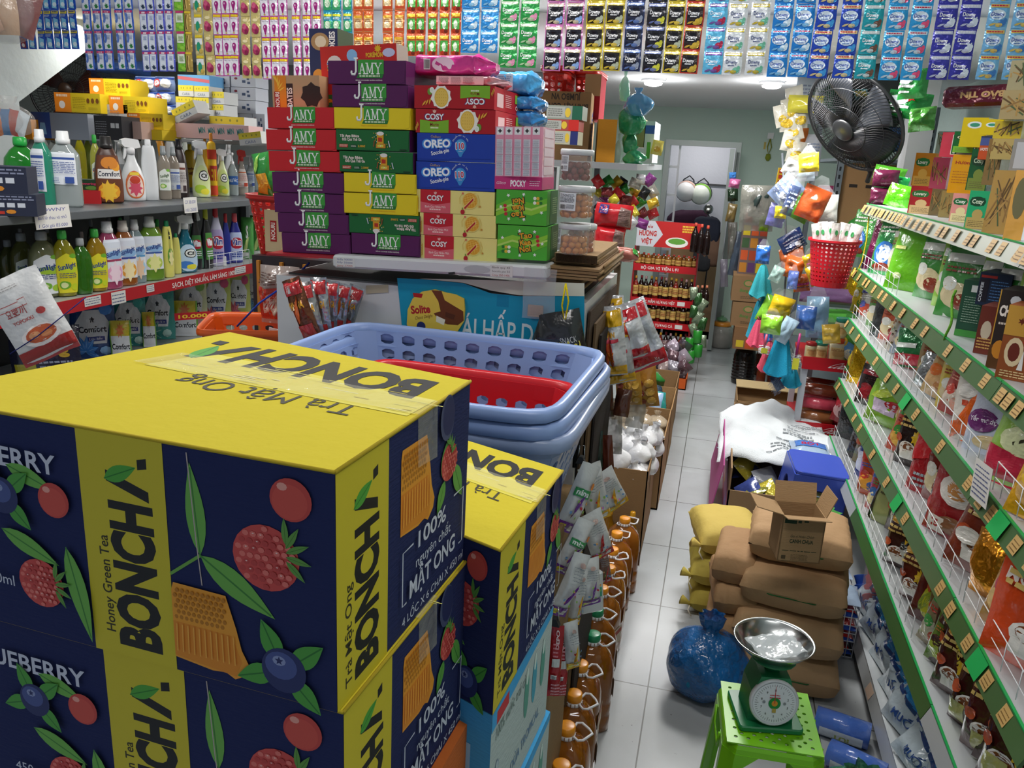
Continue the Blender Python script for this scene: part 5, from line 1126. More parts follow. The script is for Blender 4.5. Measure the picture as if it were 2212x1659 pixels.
PC=[(168,246,655,775,'#1f4a8c','#3c84d8','#8fc0f0','dark blue softener refill pouch with blue flowers'),(252,314,640,750,'#2a8a8c','#3aa8a0','#b8e0d8','teal softener refill pouch, left of the two'),
(314,375,622,735,'#37958f','#2f8a80','#b8e0d8','teal softener refill pouch, right of the two'),(387,446,605,715,'#c9cfa8','#7fae4c','#e0a0b8','white and lime softener refill pouch, left of three'),
(440,497,598,705,'#b9c56a','#d0507a','#8fb83c','lime green softener refill pouch, middle of three'),(494,540,592,692,'#bcc46a','#d0507a','#e0c83c','lime green softener refill pouch, right of three'),(534,566,590,680,'#c4cad2','#3f8ac0','#e0e8f0','pale blue softener refill pouch at the right end')]
for i,(a,b_,c_,d_,bs_,f1,f2,lb)in enumerate(PC):onpouch(a,b_,c_,d_,ZB,.05,bs_,A_cf(bs_,f1,f2),'softener_pouch',lb,seed=i+3)
for i,(a,b_,c_,d_)in enumerate(((245,282,690,770),(312,336,672,745),(378,425,648,722))):
 onpouch(a,b_,c_,d_,ZB,.02,'#d8c42c',lambda c:(c.rect(0,0,1,.6,'#e2e6ea'),c.text('Comfort',.5,.25,.15,'#22262f',w=.85,bold=.03,al='c'),c.star(.5,.75,.22,'#e07a2c',9,.5),c.rect(0,0,.06,1,'#6fae3c'),c.rect(.94,0,.06,1,'#6fae3c')),
'sample_pouch','small yellow and green softener sachet before the refill pouches, %s'%['leftmost','middle one','rightmost'][i],seed=i,push=-.05)
onpouch(48,165,708,830,ZB,.06,'#22243c',lambda c:(c.text('lượng',.5,.5,.16,'#d0a82c',w=.7,bold=.05,al='c'),c.rect(.05,.05,.3,.3,'#b8b02c'),c.lines(.4,.1,.5,.3,4,'#9aa0b8',3),c.ell(.35,.72,.14,.14,'#d8b8a8',10)),'detergent_pouch','dark navy detergent bag with gold lettering at the left end of the lower shelf',seed=4)
onpouch(118,172,655,770,ZB,.05,'#26406f',A_cf('','#8ab0d8','#d080a8'),'softener_pouch','dark softener refill pouch half behind the blue-flowered one',seed=14,push=.05)
for i,(a,b_,c_,d_)in enumerate(((524,548,470,560),(544,575,466,556))):onpouch(a,b_,c_,d_,ZR,.04,'#4f9a4a',lambda c:(c.text('S',.4,.5,.3,'#eef2ea',bold=.04),c.leaf(.2,.15,.6,.2,40,'#c8e08a'),c.rect(.1,.05,.5,.1,'#e4e8e4')),'refill_pouch','green dish-soap refill pouch at the right end of the middle shelf, %s'%['left one','right one'][i],seed=i+20)
single('price_flag',MB().box((0,0,0),(.17,.002,.035),m('#b8202a','paper')).stamp((lambda c:(c.text('10.000',.5,.25,.5,'#e8c43c',w=.8,bold=.03,al='c'),c)[1])(CV()),lambda u,v,o:(.17*u,-o,.035*v),.0006),'red price strip with yellow numerals in front of the lime pouches','price tag',tuple(at(452,690,0,XL+.03)-Vector((.12,.1,0))),(0,0,R(50)))
# ---- boxes of masks, wipes and tissues on the top behind the bottles
ORG,YB2='#e8952a','#d9bd1f'
def a_mask(c,w,h):c.rect(0,0,w*.36,h,'#ea8a22');c.ell(w*.16,h*.38,w*.07,h*.2,'#e8e4de',12);c.lines(w*.05,h*.75,w*.24,h*.15,1,'#f4d8b8',2,.8);c.lines(w*.40,h*.2,w*.28,h*.6,7,'#9a8418',3,.3);[c.ell(w*(.74+.1*i),h*.62,w*.035,h*.14,'#7a4a1c',8)for i in range(3)];c.lines(w*.74,h*.15,w*.2,h*.15,3,'#9a8418',5,.3)
zq=ZG
def far(x0,y0,x1,y1,Y,dep,base,art,name,label,cat='box',yaw=0,**k):return facebox(x0,y0,x1,y1,Y,dep,base,art,name,label,cat=cat,yaw=yaw,roll=0,**k)[0]
far(193,170,280,207,4.10,.16,YB2,a_mask,'mask_box','orange and yellow face-mask box, topmost of the pile on the left shelf');far(118,201,216,243,3.95,.16,YB2,a_mask,'mask_box','orange and yellow face-mask box, left one with the orange end')
far(236,208,320,246,4.0,.16,YB2,a_mask,'mask_box','orange and yellow face-mask box under the topmost, right one');far(275,245,352,279,3.9,.16,YB2,a_mask,'mask_box','orange and yellow face-mask box, right and second lowest');far(304,280,350,302,3.88,.16,YB2,None,'mask_box','yellow face-mask box lowest at the right, above the bottles')
far(197,206,234,240,4.2,.16,ORG,None,'mask_box','orange end of a face-mask box under the topmost box');far(28,257,68,300,3.7,.16,ORG,None,'mask_box','orange face-mask box at the left behind the white caps')
far(68,244,190,300,3.75,.16,'#9aa0ac',lambda c,w,h:(c.rect(0,0,w*.34,h,'#33519a'),c.poly([(w*.12,h*.15),(w*.26,h*.15),(w*.24,h*.6),(w*.16,h*.6)],'#7ab0e0')),'wide_box','grey box with a blue printed end behind the bottles');far(204,250,263,302,3.72,.14,'#2d2c30',lambda c,w,h:(c.rect(w*.6,h*.5,w*.15,h*.2,'#cfcfcf'),c.rect(w*.78,h*.5,w*.12,h*.2,'#cfcfcf'),c.lines(w*.06,h*.2,w*.4,h*.6,6,'#8a8a90',3,.3)),'dark_box','dark charcoal box with small white squares behind the bottles')
far(216,226,276,262,4.0,.16,'#b8b6b6',lambda c,w,h:c.lines(w*.1,h*.2,w*.6,h*.5,5,'#8a8890',3,.3),'pale_box','pale grey mask box in the middle of the pile');far(262,262,305,300,3.8,.14,'#c6a69a',None,'pale_box','pinkish grey box right of the charcoal box')
def a_dot(c,w,h):c.ell(w*.2,h*.7,w*.07,h*.1,'#7a2838',8);c.rect(w*.45,h*.35,w*.14,h*.22,'#3a4a68');c.rect(w*.66,h*.25,w*.12,h*.2,'#3a4a68');c.rect(w*.64,h*.6,w*.1,h*.16,'#3a4a68')
k_=0
for r_,(y0,y1)in enumerate(((162,188),(189,216),(217,245),(246,285))):
 for(a,b_)in((452,496),(499,552))if r_<3 else((487,516),(517,545),(546,572)):
  k_+=1;far(a,y0,b_,y1,4.45,.14,'#b6bac2',a_dot,'tissue_box','pale grey tissue box with small blue squares, %s counting rows from the top left'%(ORD+['eleventh'])[k_-1]if k_<10 else 'pale grey tissue box printed with small blue squares, bottom row',group='grey tissue boxes')
def a_cara(c,w,h):c.rect(0,h*.5,w,h*.5,'#d4c23a');c.text('CARA',w*.5,h*.1,h*.25,'#5a6a8a',w=w*.5,al='c');[c.ell(w*q,h*.75,w*.03,h*.1,'#8a8a3a',6)for q in(.2,.35,.6,.8)]
i=0
for(a,y0,b_,y1,Y)in((385,184,418,208,4.2),(418,186,452,210,4.2),(381,209,416,234,4.2),(417,211,452,234,4.2),(452,198,485,225,4.22),(452,226,484,250,4.22),(452,252,528,284,4.1),(430,236,452,258,4.15)):
 i+=1;far(a,y0,b_,y1,Y,.12,'#bfc1c0',a_cara,'tissue_pack','yellow-topped pale tissue box in the left rear stack, %s from the top left'%ORD[i-1],yaw=rnd(-6,6),group='yellow tissue boxes')
o=far(380,238,432,268,4.0,.12,'#bfc1c0',a_cara,'tissue_pack','yellow-topped tissue box tipped on its corner among the stack',yaw=0);o.matrix_world=o.matrix_world@Matrix.Rotation(R(-24),4,'Y')
o=far(518,290,566,316,3.9,.12,'#c3c4c0',a_cara,'tissue_pack','yellow-topped tissue box lying tilted at the right end above the bottles');o.matrix_world=o.matrix_world@Matrix.Rotation(R(-8),4,'Y')
far(365,268,536,300,4.0,.14,'#cfa9a6',lambda c,w,h:[c.text('MIN',w*(.38+.12*q),h*.35,h*.4,'#4a8a86',w=w*.08,bold=.03,rot=8)for q in range(5)],'pink_carton','long pale pink box with green lettering above the bottles');far(384,162,452,186,4.3,.14,'#6aa8d8',lambda c,w,h:(c.poly([(0,h*.6),(w,h*.3),(w,h*.6),(0,h*.9)],'#d06a70')),'blue_tissue_pack','light blue tissue pack lying on top of the yellow-topped boxes')
for i,(a,y0,b_,y1)in enumerate(((295,166,342,198),(338,166,377,196),(312,198,345,224),(342,198,378,226),(322,226,350,250),(348,226,380,250))):
 p,q=at(a,y1,1,4.3),at(b_,y0,1,4.3);w=q.x-p.x;h=q.z-p.z;c=CV();c.ell(.35,.5,.2,.3,'#c83a44',10);c.ell(.35,.5,.14,.2,'#e8eaf2',10);c.ell(.75,.5,.2,.35,'#e4e8f0',10);c.rect(0,.8,1,.14,'#2a4aa8')
 single('wipes_pack',pouch_mb(w,h,.10,m('#8fa8d8','pack'),c,seed=i,nu=8,nv=8),'blue and white wipes pack in the left rear stack, %s row %s'%(['top','middle','bottom'][i//2],['left','right'][i%2]),'packet',((p.x+q.x)/2,4.3,p.z),group='wipes packs')
single('blue_wrap_stack',pouch_mb(.42,.10,.2,m('#2a4a86','pack'),seed=6),'dark blue and grey film-wrapped pack above the wipes','packet',tuple(at(262,168,1,4.45)))
single('wrap_board',MB().rbox((-.5,0,-.02),(.5,.45,0),.004,m('#a9adb1','steel')),'grey shelf board under the wipes and tissue packs','shelf board',tuple(at(450,302,1,4.2)))
p=at(22,262,1,3.1);t=thing('clear_bag','clear plastic bag of orange and blue goods at the left edge above the white caps','bag',(p.x,3.1,p.z-.06))
part('bag_film',bagblob_mb(.10,.13,m('#e0dcd8','clear'),5,neck=.25),t)
for i in range(5):part('sweet_packet',pouch_mb(.06,.11,.02,m(['#c8562c','#d8763c','#3a78b0','#c04a3c','#dfe4e8'][i],'pack'),seed=i),t,(-.05+.026*i,-.02,.0),(0,R(-30+14*i),0))
# ---- standing fan behind the stair
def fan(t,rad,dep,col,col2,blade,ns=56,hub=.16,blades=3,open_=1.0):
 b=MB();gm_=m(col,'plastic')
 for sgn in(-1,1):
  for i in range(ns):
   a=2*math.pi*i/ns;pts=[]
   for k in range(5):
    f=k/4;rr=rad*(hub+(1-hub)*f);a2=a+(.25 if sgn<0 else 0)*math.sin(f*math.pi);pts.append((rr*math.cos(a2),sgn*dep*(1-f**2.4),rr*math.sin(a2)))
   b.tube(pts,rad*.006,gm_,4)
 for rr in(.45,.75):
  for sgn in(-1,1):b.tube([(rad*rr*math.cos(2*math.pi*i/40),sgn*dep*(1-((rr-hub)/(1-hub))**2.4),rad*rr*math.sin(2*math.pi*i/40))for i in range(40)],rad*.007,gm_,4,closed=True)
 part('fan_grille',b,t)
 part('grille_rim',MB().tube([(rad*math.cos(2*math.pi*i/48),0,rad*math.sin(2*math.pi*i/48))for i in range(48)],rad*.035,gm_,8,closed=True),t)
 Mx=Matrix.Rotation(R(90),4,'X')
 part('hub_cap',MB().lathe([(rad*hub*1.1,0),(rad*hub*1.1,.006),(rad*hub*.9,.012)],m(col2,'plastic'),20,Matrix.Translation((0,-dep,0))@Mx),t)
 for k in range(blades):
  bb=MB();A0=2*math.pi*k/blades+.4
  bb.grid(lambda u,v,A0=A0:((rad*(.16+.74*v))*math.cos(A0+(u-.5)*(1.15-.25*v)),(u-.5)*dep*1.0*(1-.3*v),(rad*(.16+.74*v))*math.sin(A0+(u-.5)*(1.15-.25*v))),8,6,m(blade,'plastic'))
  solid(part('fan_blade',bb,t),.003)
 part('motor_housing',MB().lathe([(rad*.2,dep*.2),(rad*.28,dep*1.1),(rad*.27,dep*2.2),(rad*.18,dep*2.8),(rad*.05,dep*2.9)],m(col2,'plastic'),20,Matrix.Rotation(R(-90),4,'X')),t)
p=at(150,195,1,4.6)
t=thing('electric_fan','black wire fan with dark red blades behind the face-mask boxes','fan',tuple(p),(0,0,R(22)));fan(t,.235,.07,'#2a2b2e','#4a3428','#5a2a20',64)
part('stand_pole',MB().tube([(0,.12,0),(0,.14,-.5),(.0,.14,-p.z+.02)],.014,m('#2a2b2e','plastic'),8),t);part('stand_base',MB().lathe([(.2,-p.z+.001),(.2,-p.z+.02),(.03,-p.z+.04)],m('#2a2b2e','plastic'),24,Matrix.Translation((0,.14,0))),t)
# ---- snack pouch on a string and the orange basket in front of the left shelf
p=at(70,690,1,1.75)
t=thing('rice_cake_pouch','white and red spicy rice-cake pouch tied with string at the left edge','pouch',tuple(p),(R(-5),R(-24),R(28)))
c=CV();c.poly([(0,0),(1,0),(1,.2),(0,.16)],'#a52a24');c.ell(.55,.28,.34,.12,'#f0e8e2',14);c.ell(.56,.29,.27,.09,'#c8581f',14);c.ell(.45,.3,.1,.04,'#e8a06a',10);c.ell(.65,.27,.1,.035,'#dc8a50',10)
c.text('요뽀끼',.38,.56,.085,'#9a3430',w=.34,bold=.01,al='c');c.text('YOPOKKI',.42,.47,.04,'#a8322c',w=.36,bold=.02,al='c');c.ell(.76,.52,.08,.04,'#b0362e',10)
c.line([(.12,.70),(.12,.64),(.62,.64),(.62,.72),(.5,.72),(.5,.70),(.12,.70)],.008,'#b0463e');c.lines(.2,.85,.4,.05,2,'#9a9490',3,.3)
pm=pouch_mb(.152,.235,.04,m('#dcdcda','pack'),c,seed=3,crimp=.05);part('pouch_film',pm,t,(0,0,-.11))
part('string',MB().tube([(-.085,-.022,-.06),(0,-.03,-.045),(.085,-.022,-.02),(.15,-.01,.0)],.0015,m('#2a2f6a','cloth'),5),t)
## right-hand gondola
XR=.722;TZ=[.115,.465,.80,1.135,1.405,1.74];GY0,GY1=1.6,4.66
go=thing('gondola_shelf','long white gondola shelf with green price rails along the right of the aisle','shelf',(XR,GY0,0))
L_=GY1-GY0;gw=m('#c9ced0','steel');ggr=m('#3d5c30','plastic');gbr=m('#0f9a4a','plastic');rib=m('#3a6a34','plastic')
DEP=[.55,.46,.46,.46,.46,.42]
for k,z in enumerate(TZ):
 part('shelf_board',MB().rbox((-.0,0,z-.03),(DEP[k],L_,z),.004,gw),go)
 for(y0,y1)in((0,.6),(.604,2.02),(2.024,L_)):
  b=MB();H_=.035 if k in(0,)else .052
  mt=gw if(k==0 or(k==1 and(y1==.6 or y0==2.024)))else(ggr if k<5 else m('#7d8472','plastic'))
  b.add([(-.022,y0,z-.052),(-.022,y1,z-.052),(0,y1,z+.002),(0,y0,z+.002),(-.014,y0,z-.054),(-.014,y1,z-.054),(.004,y1,z-.0),(.004,y0,z-.0)],
[(0,3,2,1),(4,5,6,7),(0,1,5,4),(3,7,6,2),(0,4,7,3),(1,2,6,5)],mt)
  b.box((-.004,y0,z-.001),(.003,y1,z+.003),gbr if k else gw)
  g=random.Random(k*10+int(y0*3));c=CV();LL=y1-y0
  if k:
   n_={1:0,2:4,3:5,4:7,5:13}[k]
   for q in range(n_):
    u=(q+g.uniform(.1,.8))/n_;w_=.045/LL;c.rect(u,.18,w_,.7,'#b9965a' if k>1 else '#d2b98a');c.lines(u+w_*.1,.25,w_*.8,.5,3,'#7a5a2c',q,.3)
   if k in(2,3)and y0<2:c.rect(.28+.1*k,0,.08/LL,1,'#14a04c')
  else:c.rect(.4,.1,.05,.7,'#c8ad98')
  b.stamp(c,lambda u,v,o:(-.022+.022*v-o,y1+(y0-y1)*u if False else y0+(y1-y0)*u,z-.05+.05*v),.0012,'paper')
  part('price_rail',b,go)
for y in(0.01,.6,2.02,L_-.01):part('upright',MB().box((.50,y-.018,0),(.54,y+.018,1.86),gw),go)
part('back_panel',MB().box((.545,0,0),(.56,L_,1.86),m('#b9bfc0','steel')),go)
for k,spans in{1:((2.5,3.4),(1.35,2.38)),2:((.45,.98),(1.02,2.0),(2.05,2.75),(2.8,3.42)),3:((.1,.95),(1.1,2.3),(2.35,3.42)),4:((2.45,3.42),)}.items():
 for a,b_ in spans:guard(go,max(.01,a-.4),b_-.4,TZ[k]+.004,.012,.075,int((b_-a)/.09),'wire_guard')
p=at(2120,1050,0,XR-.03);c=CV(.13,.10);c.rect(0,0,.13,.10,'#d3d0ca');c.lines(.01,.01,.11,.08,7,'#4a5480',4,.3)
b=MB();b.stamp(c,lambda u,v,o:(-o,-.13*u,.10*v),.0008);b.add([(0,-.13,0),(0,0,0),(0,0,.1),(0,-.13,.1)],[(0,1,2,3)],m('#d3d0ca','paper'))
single('price_paper',b,'handwritten price paper on the green rail, third shelf from the top','paper',tuple(p-Vector((0,-.065,.05))),(R(-6),0,0))
def onshelf(px0,px1,yt,yb,k,back=.02):
 """things on shelf k: base seen at these pixels on the shelf plane, kept behind the front edge"""
 z=TZ[k];p=at((px0+px1)/2,yb,2,z)
 if p.x<XR+.03:p=at((px0+px1)/2,yb,0,XR+.03)
 y=p.y;d=(RW.transposed()@(p-Vector((0,0,HC)))).z
 w=(px1-px0)/F*d;cx=(px0+px1)/2;q=RW@Vector((cx-CX,yt-CY,F));s_=math.hypot(p.x,p.y)/math.hypot(q.x,q.y)
 h=HC+q.z*s_-z
 return Vector((p.x,p.y,z)),w,h
def gp(x0,x1,yt,yb,k,base,art,label,th=.05,kind='pack',seed=0,yaw=-52,lean=12,roll=0,name='coffee_pouch',cat='pouch',group=None,hmin=.12,wid=None,**kw):
 p,w,h=onshelf(x0,x1,yt,yb,k);h=max(hmin,h*1.35);w=wid or max(w*1.85,h*.64)
 gap=(TZ[k+1]if k<5 else 2.3)-TZ[k]-.035;h=min(h,gap-.012)
 c=None
 if art:c=CV();art(c)
 mat=m(*base)if isinstance(base,tuple)else m(base,kind)
 mb=pouch_mb(w,h,th,mat,c,seed=seed,**kw)
 return single(name,mb,label,cat,(min(p.x+.02,XR+.085),p.y,TZ[k]+.001),(R(-lean),R(roll),R(yaw)),group)
def gb(x0,x1,yt,yb,k,dep,base,art,label,yaw=-30,name='tea_box',cat='box',side=None,topc=None,rgt=None,left=None,zadd=0,kind='paper',group=None,hfix=None,lean=0):
 p,w,h=onshelf(x0,x1,yt,yb,k)if not zadd else(None,None,None)
 if zadd:
  z=TZ[k]+zadd;p=at((x0+x1)/2,yb,2,z)
  if p.x<XR+.05 or z>=HC-.02:p=at((x0+x1)/2,yb,0,XR+.10)
  d=(RW.transposed()@(p-Vector((0,0,HC)))).z;w=(x1-x0)/F*d
  q=RW@Vector(((x0+x1)/2-CX,yt-CY,F));h=HC+q.z*math.hypot(p.x,p.y)/math.hypot(q.x,q.y)-p.z
 h=hfix or h;f=CV(w,h);lc=CV(dep,h);rc=CV(dep,h)
 if art:art(f,w,h)
 if rgt:rgt(rc,dep,h)
 if left:left(lc,dep,h)
 mb=carton_mb(w,dep,h,base,f if art else None,rc if rgt else None,left=lc if left else None,side=side,topc=topc,kind=kind)
 M=Matrix.Translation(p)@Matrix.Rotation(R(yaw),4,'Z')@Matrix.Rotation(R(-lean),4,'X')@Matrix.Translation((-w/2,0,.0006))
 o=bpy.data.objects.new(name,mb.data(name));COL.objects.link(o);o.matrix_world=M
 return _props(o,label,cat,group)
 # --- top shelf: tea boxes in clear wrap
def a_cozy(bg,txt='Cozy',oval='#1f6a3a',tc='#eef0e8',extra='#e8d8a0'):
 def f(c,w,h):
  c.rect(w*.05,0,w*.9,h*.3,extra);c.rect(w*.12,h*.62,w*.6,h*.2,oval);c.ell(w*.42,h*.72,w*.36,h*.13,oval,14);c.text(txt,w*.42,h*.67,h*.11,tc,w=w*.5,bold=.03,al='c');c.ell(w*.5,h*.38,w*.24,h*.14,extra,12);c.lines(w*.15,h*.05,w*.7,h*.18,4,'#6a5a3c',4,.3)
 return f
def a_vert(col,txt):return lambda c,w,h:(c.text(txt,w*.6,h*.1,w*.28,col,w=h*.6,bold=.03,rot=90),c.ell(w*.4,h*.85,w*.25,h*.08,col,12))
def a_bark(c,w,h):
 g=random.Random(int(w*1e4));[c.line([(w*g.random(),h*g.uniform(.1,.5)),(w*g.random(),h*g.uniform(.5,.95))],w*.05,g.choice(['#8a6a3c','#5a4426','#a8864c','#4a5a3a']))for _ in range(12)]
TB=[
(1960,2010,402,462,'#b8343a',a_cozy('','Lovery','#2f7a3c','#f0ece0','#e8c890'),'red tea box with green heading low at the left end of the tea boxes',{}),
(2005,2035,408,466,'#7a6a4c',a_bark,'brown bark-patterned narrow tea box, first along the bottom row',{}),
(2026,2052,412,470,'#9a8a58',a_bark,'olive bark-patterned narrow tea box, second along the bottom row',{}),
(2050,2090,418,480,'#e79a92',a_cozy('','Cozy'),'salmon pink tea box in the bottom row',{}),
(2082,2126,412,498,'#2aa870',a_cozy('','Cozy','#14442c','#cfe0c8','#b8a060'),'bright green tea box with an oval window in the bottom row',{}),
(2120,2170,366,512,'#a8874a',a_bark,'tall tan bark-patterned box leaning at the front of the top shelf',dict(lean=6)),
(2168,2240,368,525,'#d8a04c',lambda c,w,h:(c.rect(w*.5,0,w*.5,h,'#e3e6ea'),c.ell(w*.25,h*.6,w*.18,h*.3,'#6f6a4a',14)),'large tan and white boxed bottle at the right edge of the top shelf',{})]
for x0,x1,yt,yb,bs_,art,lb,kw in TB:gb(x0,x1,yt,yb,5,.10,bs_,art,lb,kind='gloss',**kw)
UP=[
(1968,2008,330,402,.10,'#d98a2c',a_cozy('','Lovery','#2f7a3c','#f0ece0','#e8b050'),'orange tea box with green heading, left end of the second row'),
(2006,2040,340,408,.11,'#b8506a',a_bark,'pink-edged clear-wrapped tea box in the second row'),
(2046,2094,334,418,.12,'#e3a31c',lambda c,w,h:(c.text('Hương',w*.5,h*.76,h*.08,'#a8341c',w=w*.7,bold=.03,al='c'),c.lines(w*.1,h*.25,w*.8,h*.35,5,'#b86a1c',4,.25)),'bright orange-yellow tea box in the second row'),
(2086,2126,322,412,.13,'#1f5a34',a_cozy('','Cozy','#123a22','#b8ccb0','#7a8a3c'),'dark green tea box with an oval window in the second row'),
(2120,2150,300,400,.14,'#8a6e44',a_bark,'brown bark-patterned tall box in the second row'),
(2030,2108,330-44,340,.20,'#d8485a',lambda c,w,h:(c.rect(w*.28,h*.1,w*.7,h*.8,'#efe6e2'),c.rect(w*.3,h*.12,w*.14,h*.76,'#1f5a34'),c.text('COZY',w*.42,h*.15,w*.1,'#eef0e8',w=h*.65,bold=.03,rot=90),c.text('DÂU',w*.6,h*.3,h*.2,'#b83a4a',w=w*.2,bold=.04)),'red and white strawberry tea box in the third row'),
(2056,2100,284,330,.28,'#1d6a36',a_cozy('','Cozy','#144a28','#eef4e6','#7ac03c'),'green tea box with a teacup, topmost row'),
(2020,2060,284,332,.27,'#7f9a86',a_bark,'clear-wrapped pale green tea box beside the teacup box'),
(2072,2122,254,318,.33,'#e2c81f',lambda c,w,h:(c.ell(w*.5,h*.75,w*.3,h*.12,'#e8f0f4',14),c.ell(w*.5,h*.75,w*.2,h*.07,'#3a9a7a',12)),'yellow tea box with a white and green logo, left of the two'),
(2118,2160,258,292,.34,'#e2c81f',lambda c,w,h:(c.ell(w*.5,h*.65,w*.3,h*.16,'#e8f0f4',14),c.ell(w*.5,h*.65,w*.2,h*.09,'#3a9a7a',12)),'yellow tea box with a white and green logo, right of the two'),
(2112,2140,294,345,.26,'#c8562c',lambda c,w,h:(c.rect(0,h*.6,w,h*.4,'#4a5a9a'),c.text('HOTING',w*.5,h*.38,h*.12,'#f0e8e0',w=w*.8,bold=.03,al='c')),'orange and blue tea box between the green and yellow boxes'),
(2140,2195,300,345,.26,'#b8a062',a_bark,'clear-wrapped wood-patterned box, third from the right edge'),
(2146,2200,262,300,.34,'#c8b038',a_bark,'wide yellow and grey clear-wrapped box near the right edge'),
(2180,2230,300,372,.26,'#8f8c86',lambda c,w,h:c.rect(w*.15,h*.1,w*.7,h*.8,'#b3b4b8'),'grey windowed box at the right edge'),
(2160,2225,195,258,.46,'#a8956a',a_bark,'clear-wrapped pale wood-patterned box, upper one at the right edge'),
(2176,2230,130,195,.58,'#a39a78',a_bark,'topmost clear-wrapped pale box at the right edge under the sachets')]
UP=sorted(UP,key=lambda q:q[4])
for x0,x1,yt,yb,za,bs_,art,lb in UP:gb(x0,x1,yt,yb,5,.10,bs_,art,lb,zadd=za,kind='gloss')
for i in(0,1):single('snack_pack',pouch_mb(.12,.085,.06,m('#5f1f3c','semi'),seed=i+2),'purple foil snack pack at the far end of the top shelf, %s one'%['lower','upper'][i],'packet',(XR+.05,4.55,TZ[5]+.001+.088*i),(0,0,R(-10)))
for i,(x0,x1,y0,y1,cc,lb,zz)in enumerate(((1880,1950,368,398,'#4fa02c','dark lime green film pack, topmost of three lying at the far end',.12),(1882,1955,392,425,'#22a04c','green film pack, middle of three lying at the far end',.07),(1905,1968,400,448,'#5fce1f','bright lime film pack lying lowest at the far end of the top shelf',.0),
(1895,1990,245,300,'#1f8a3c','big shiny green snack bag lying on the tea boxes, logo side up',.42),(1930,1990,200,262,'#27883c','big shiny green snack bag standing behind the other green bag',.5),(1955,2010,268,318,'#3f8a2c','green film bag gathered at its neck, beside the pillar',.34))):
 p=at((x0+x1)/2,y1,0,XR+.08);d=(RW.transposed()@(p-Vector((0,0,HC)))).z;w=(x1-x0)/F*d;h=(y1-y0)/F*d
 c=CV()
 if i in(3,4):c.ell(.35,.6,.25,.2,'#e3e8f0',12);c.rect(.05,.3,.6,.1,'#e0e4e4');c.star(.6,.7,.15,'#b8302c',6);c.rect(.1,.15,.4,.06,'#d8dcdc')
 single('snack_bag',pouch_mb(w,h,.09 if i>2 else .045,m(cc,'semi'),c if i in(3,4)else None,seed=i+4,wr=.4),lb,'bag',(p.x,p.y,max(TZ[5]+zz,p.z)if i>2 else TZ[5]+zz),(R(-8),R(rnd(-10,10)),R(-35)),None)
p=at(2060,255,0,XR+.1);q=at(2142,255,0,XR+.1)
o=brickpack(1,1,2,2,2,.1,'#6a1230',None,'snack_brick','x');me=o.data;bpy.data.objects.remove(o)
c=CV();c.text('BẢO TÍN',.95,.72,.35,'#c8a06a',w=.7,bold=.05,rot=180);b=MB();b.rbox((-.115,-.06,0),(.115,.06,.07),.025,m('#5f1028','semi'));b.stamp(c,lambda u,v,o:(-.10+.2*u,-.0605-o,.008+.055*v),.0008)
single('snack_brick',b,'dark maroon foil brick printed with gold capitals upside down, on the yellow tea boxes','packet',(p.x+.02,p.y-.25,2.135),(0,R(-2),R(-30)))
# --- second shelf (z 1.405): coffee and cereal packs, cartons
S2=[(1880,1905,490,545,('#2f8a3c','pack'),'green cereal pack at the far end of the second shelf'),(1900,1935,482,560,('#4f9a4c','semi'),'green and white malt-drink pack with a blue picture, second shelf'),(1938,1975,500,590,('#6a1d48','semi'),'dark magenta foil pack between the green malt packs'),
(1962,2000,505,600,('#2f8f4a','semi'),'green foil malt-drink pack with a round blue picture'),(1968,2030,520,632,('#63b01f','pack'),'large plain lime green pillow pack on the second shelf')]
for i,(a,b_,c_,d_,bs_,lb)in enumerate(S2):
 art=(lambda c:(c.ell(.45,.35,.3,.22,'#3a78c8',14),c.ell(.45,.35,.22,.16,'#dfe6f0',12),c.ell(.45,.12,.3,.08,'#8a3424',10),c.lines(.15,.7,.7,.15,2,'#e8e6dc',3)))if i in(1,3)else((lambda c:(c.ell(.3,.2,.1,.05,'#d8e8a8',10),c.rect(.1,.6,.25,.05,'#d8e07a')))if i==4 else None)
 gp(a,b_,c_,d_,4,bs_,art,lb,.06,seed=i,name='drink_pack',yaw=-48)
gb(1995,2035,555,640,4,.05,'#8fc0a0',a_vert('#1f5a48','NICOOL'),'pale green tall box with dark vertical lettering',name='drink_box');gb(2030,2066,575,650,4,.08,'#e0e4e0',a_cozy('','Cozy','#2f7a3c'),'white tea box with green oval logo on the second shelf')
gb(2022,2042,610,660,4,.05,'#a8b83c',a_bark,'small lime and brown box before the tall pale green box',name='drink_box');gb(2036,2062,640,685,4,.06,'#d8dcd4',a_vert('#2f6a4a','trà'),'small white box with green print at the shelf edge',name='drink_box')
gb(2062,2110,605,728,4,.09,'#1f4a36',lambda c,w,h:(c.rect(w*.35,h*.80,w*.3,h*.12,'#d8dcd8'),c.lines(w*.15,h*.25,w*.7,h*.48,11,'#9fb8a4',4,.25),c.rect(0,0,w,h*.12,'#3f8a3c')),'dark green gift box with green cord handles on the second shelf',name='gift_box')
gr=MB();p,w,h=onshelf(2062,2110,605,728,4)
for sx in(-.05,):gr.tube([(p.x+sx*.6,p.y-.03,TZ[4]+h*.75+.05*math.sin(math.pi*i/8)*1.0)if False else(p.x-.02+sx,p.y-.06+.02*math.sin(i),TZ[4]+h*.85-.02*i)for i in range(9)],.004,m('#6fae3c','cloth'),6)
single('green_rope',gr,'twisted green cord on the dark green gift box','rope')
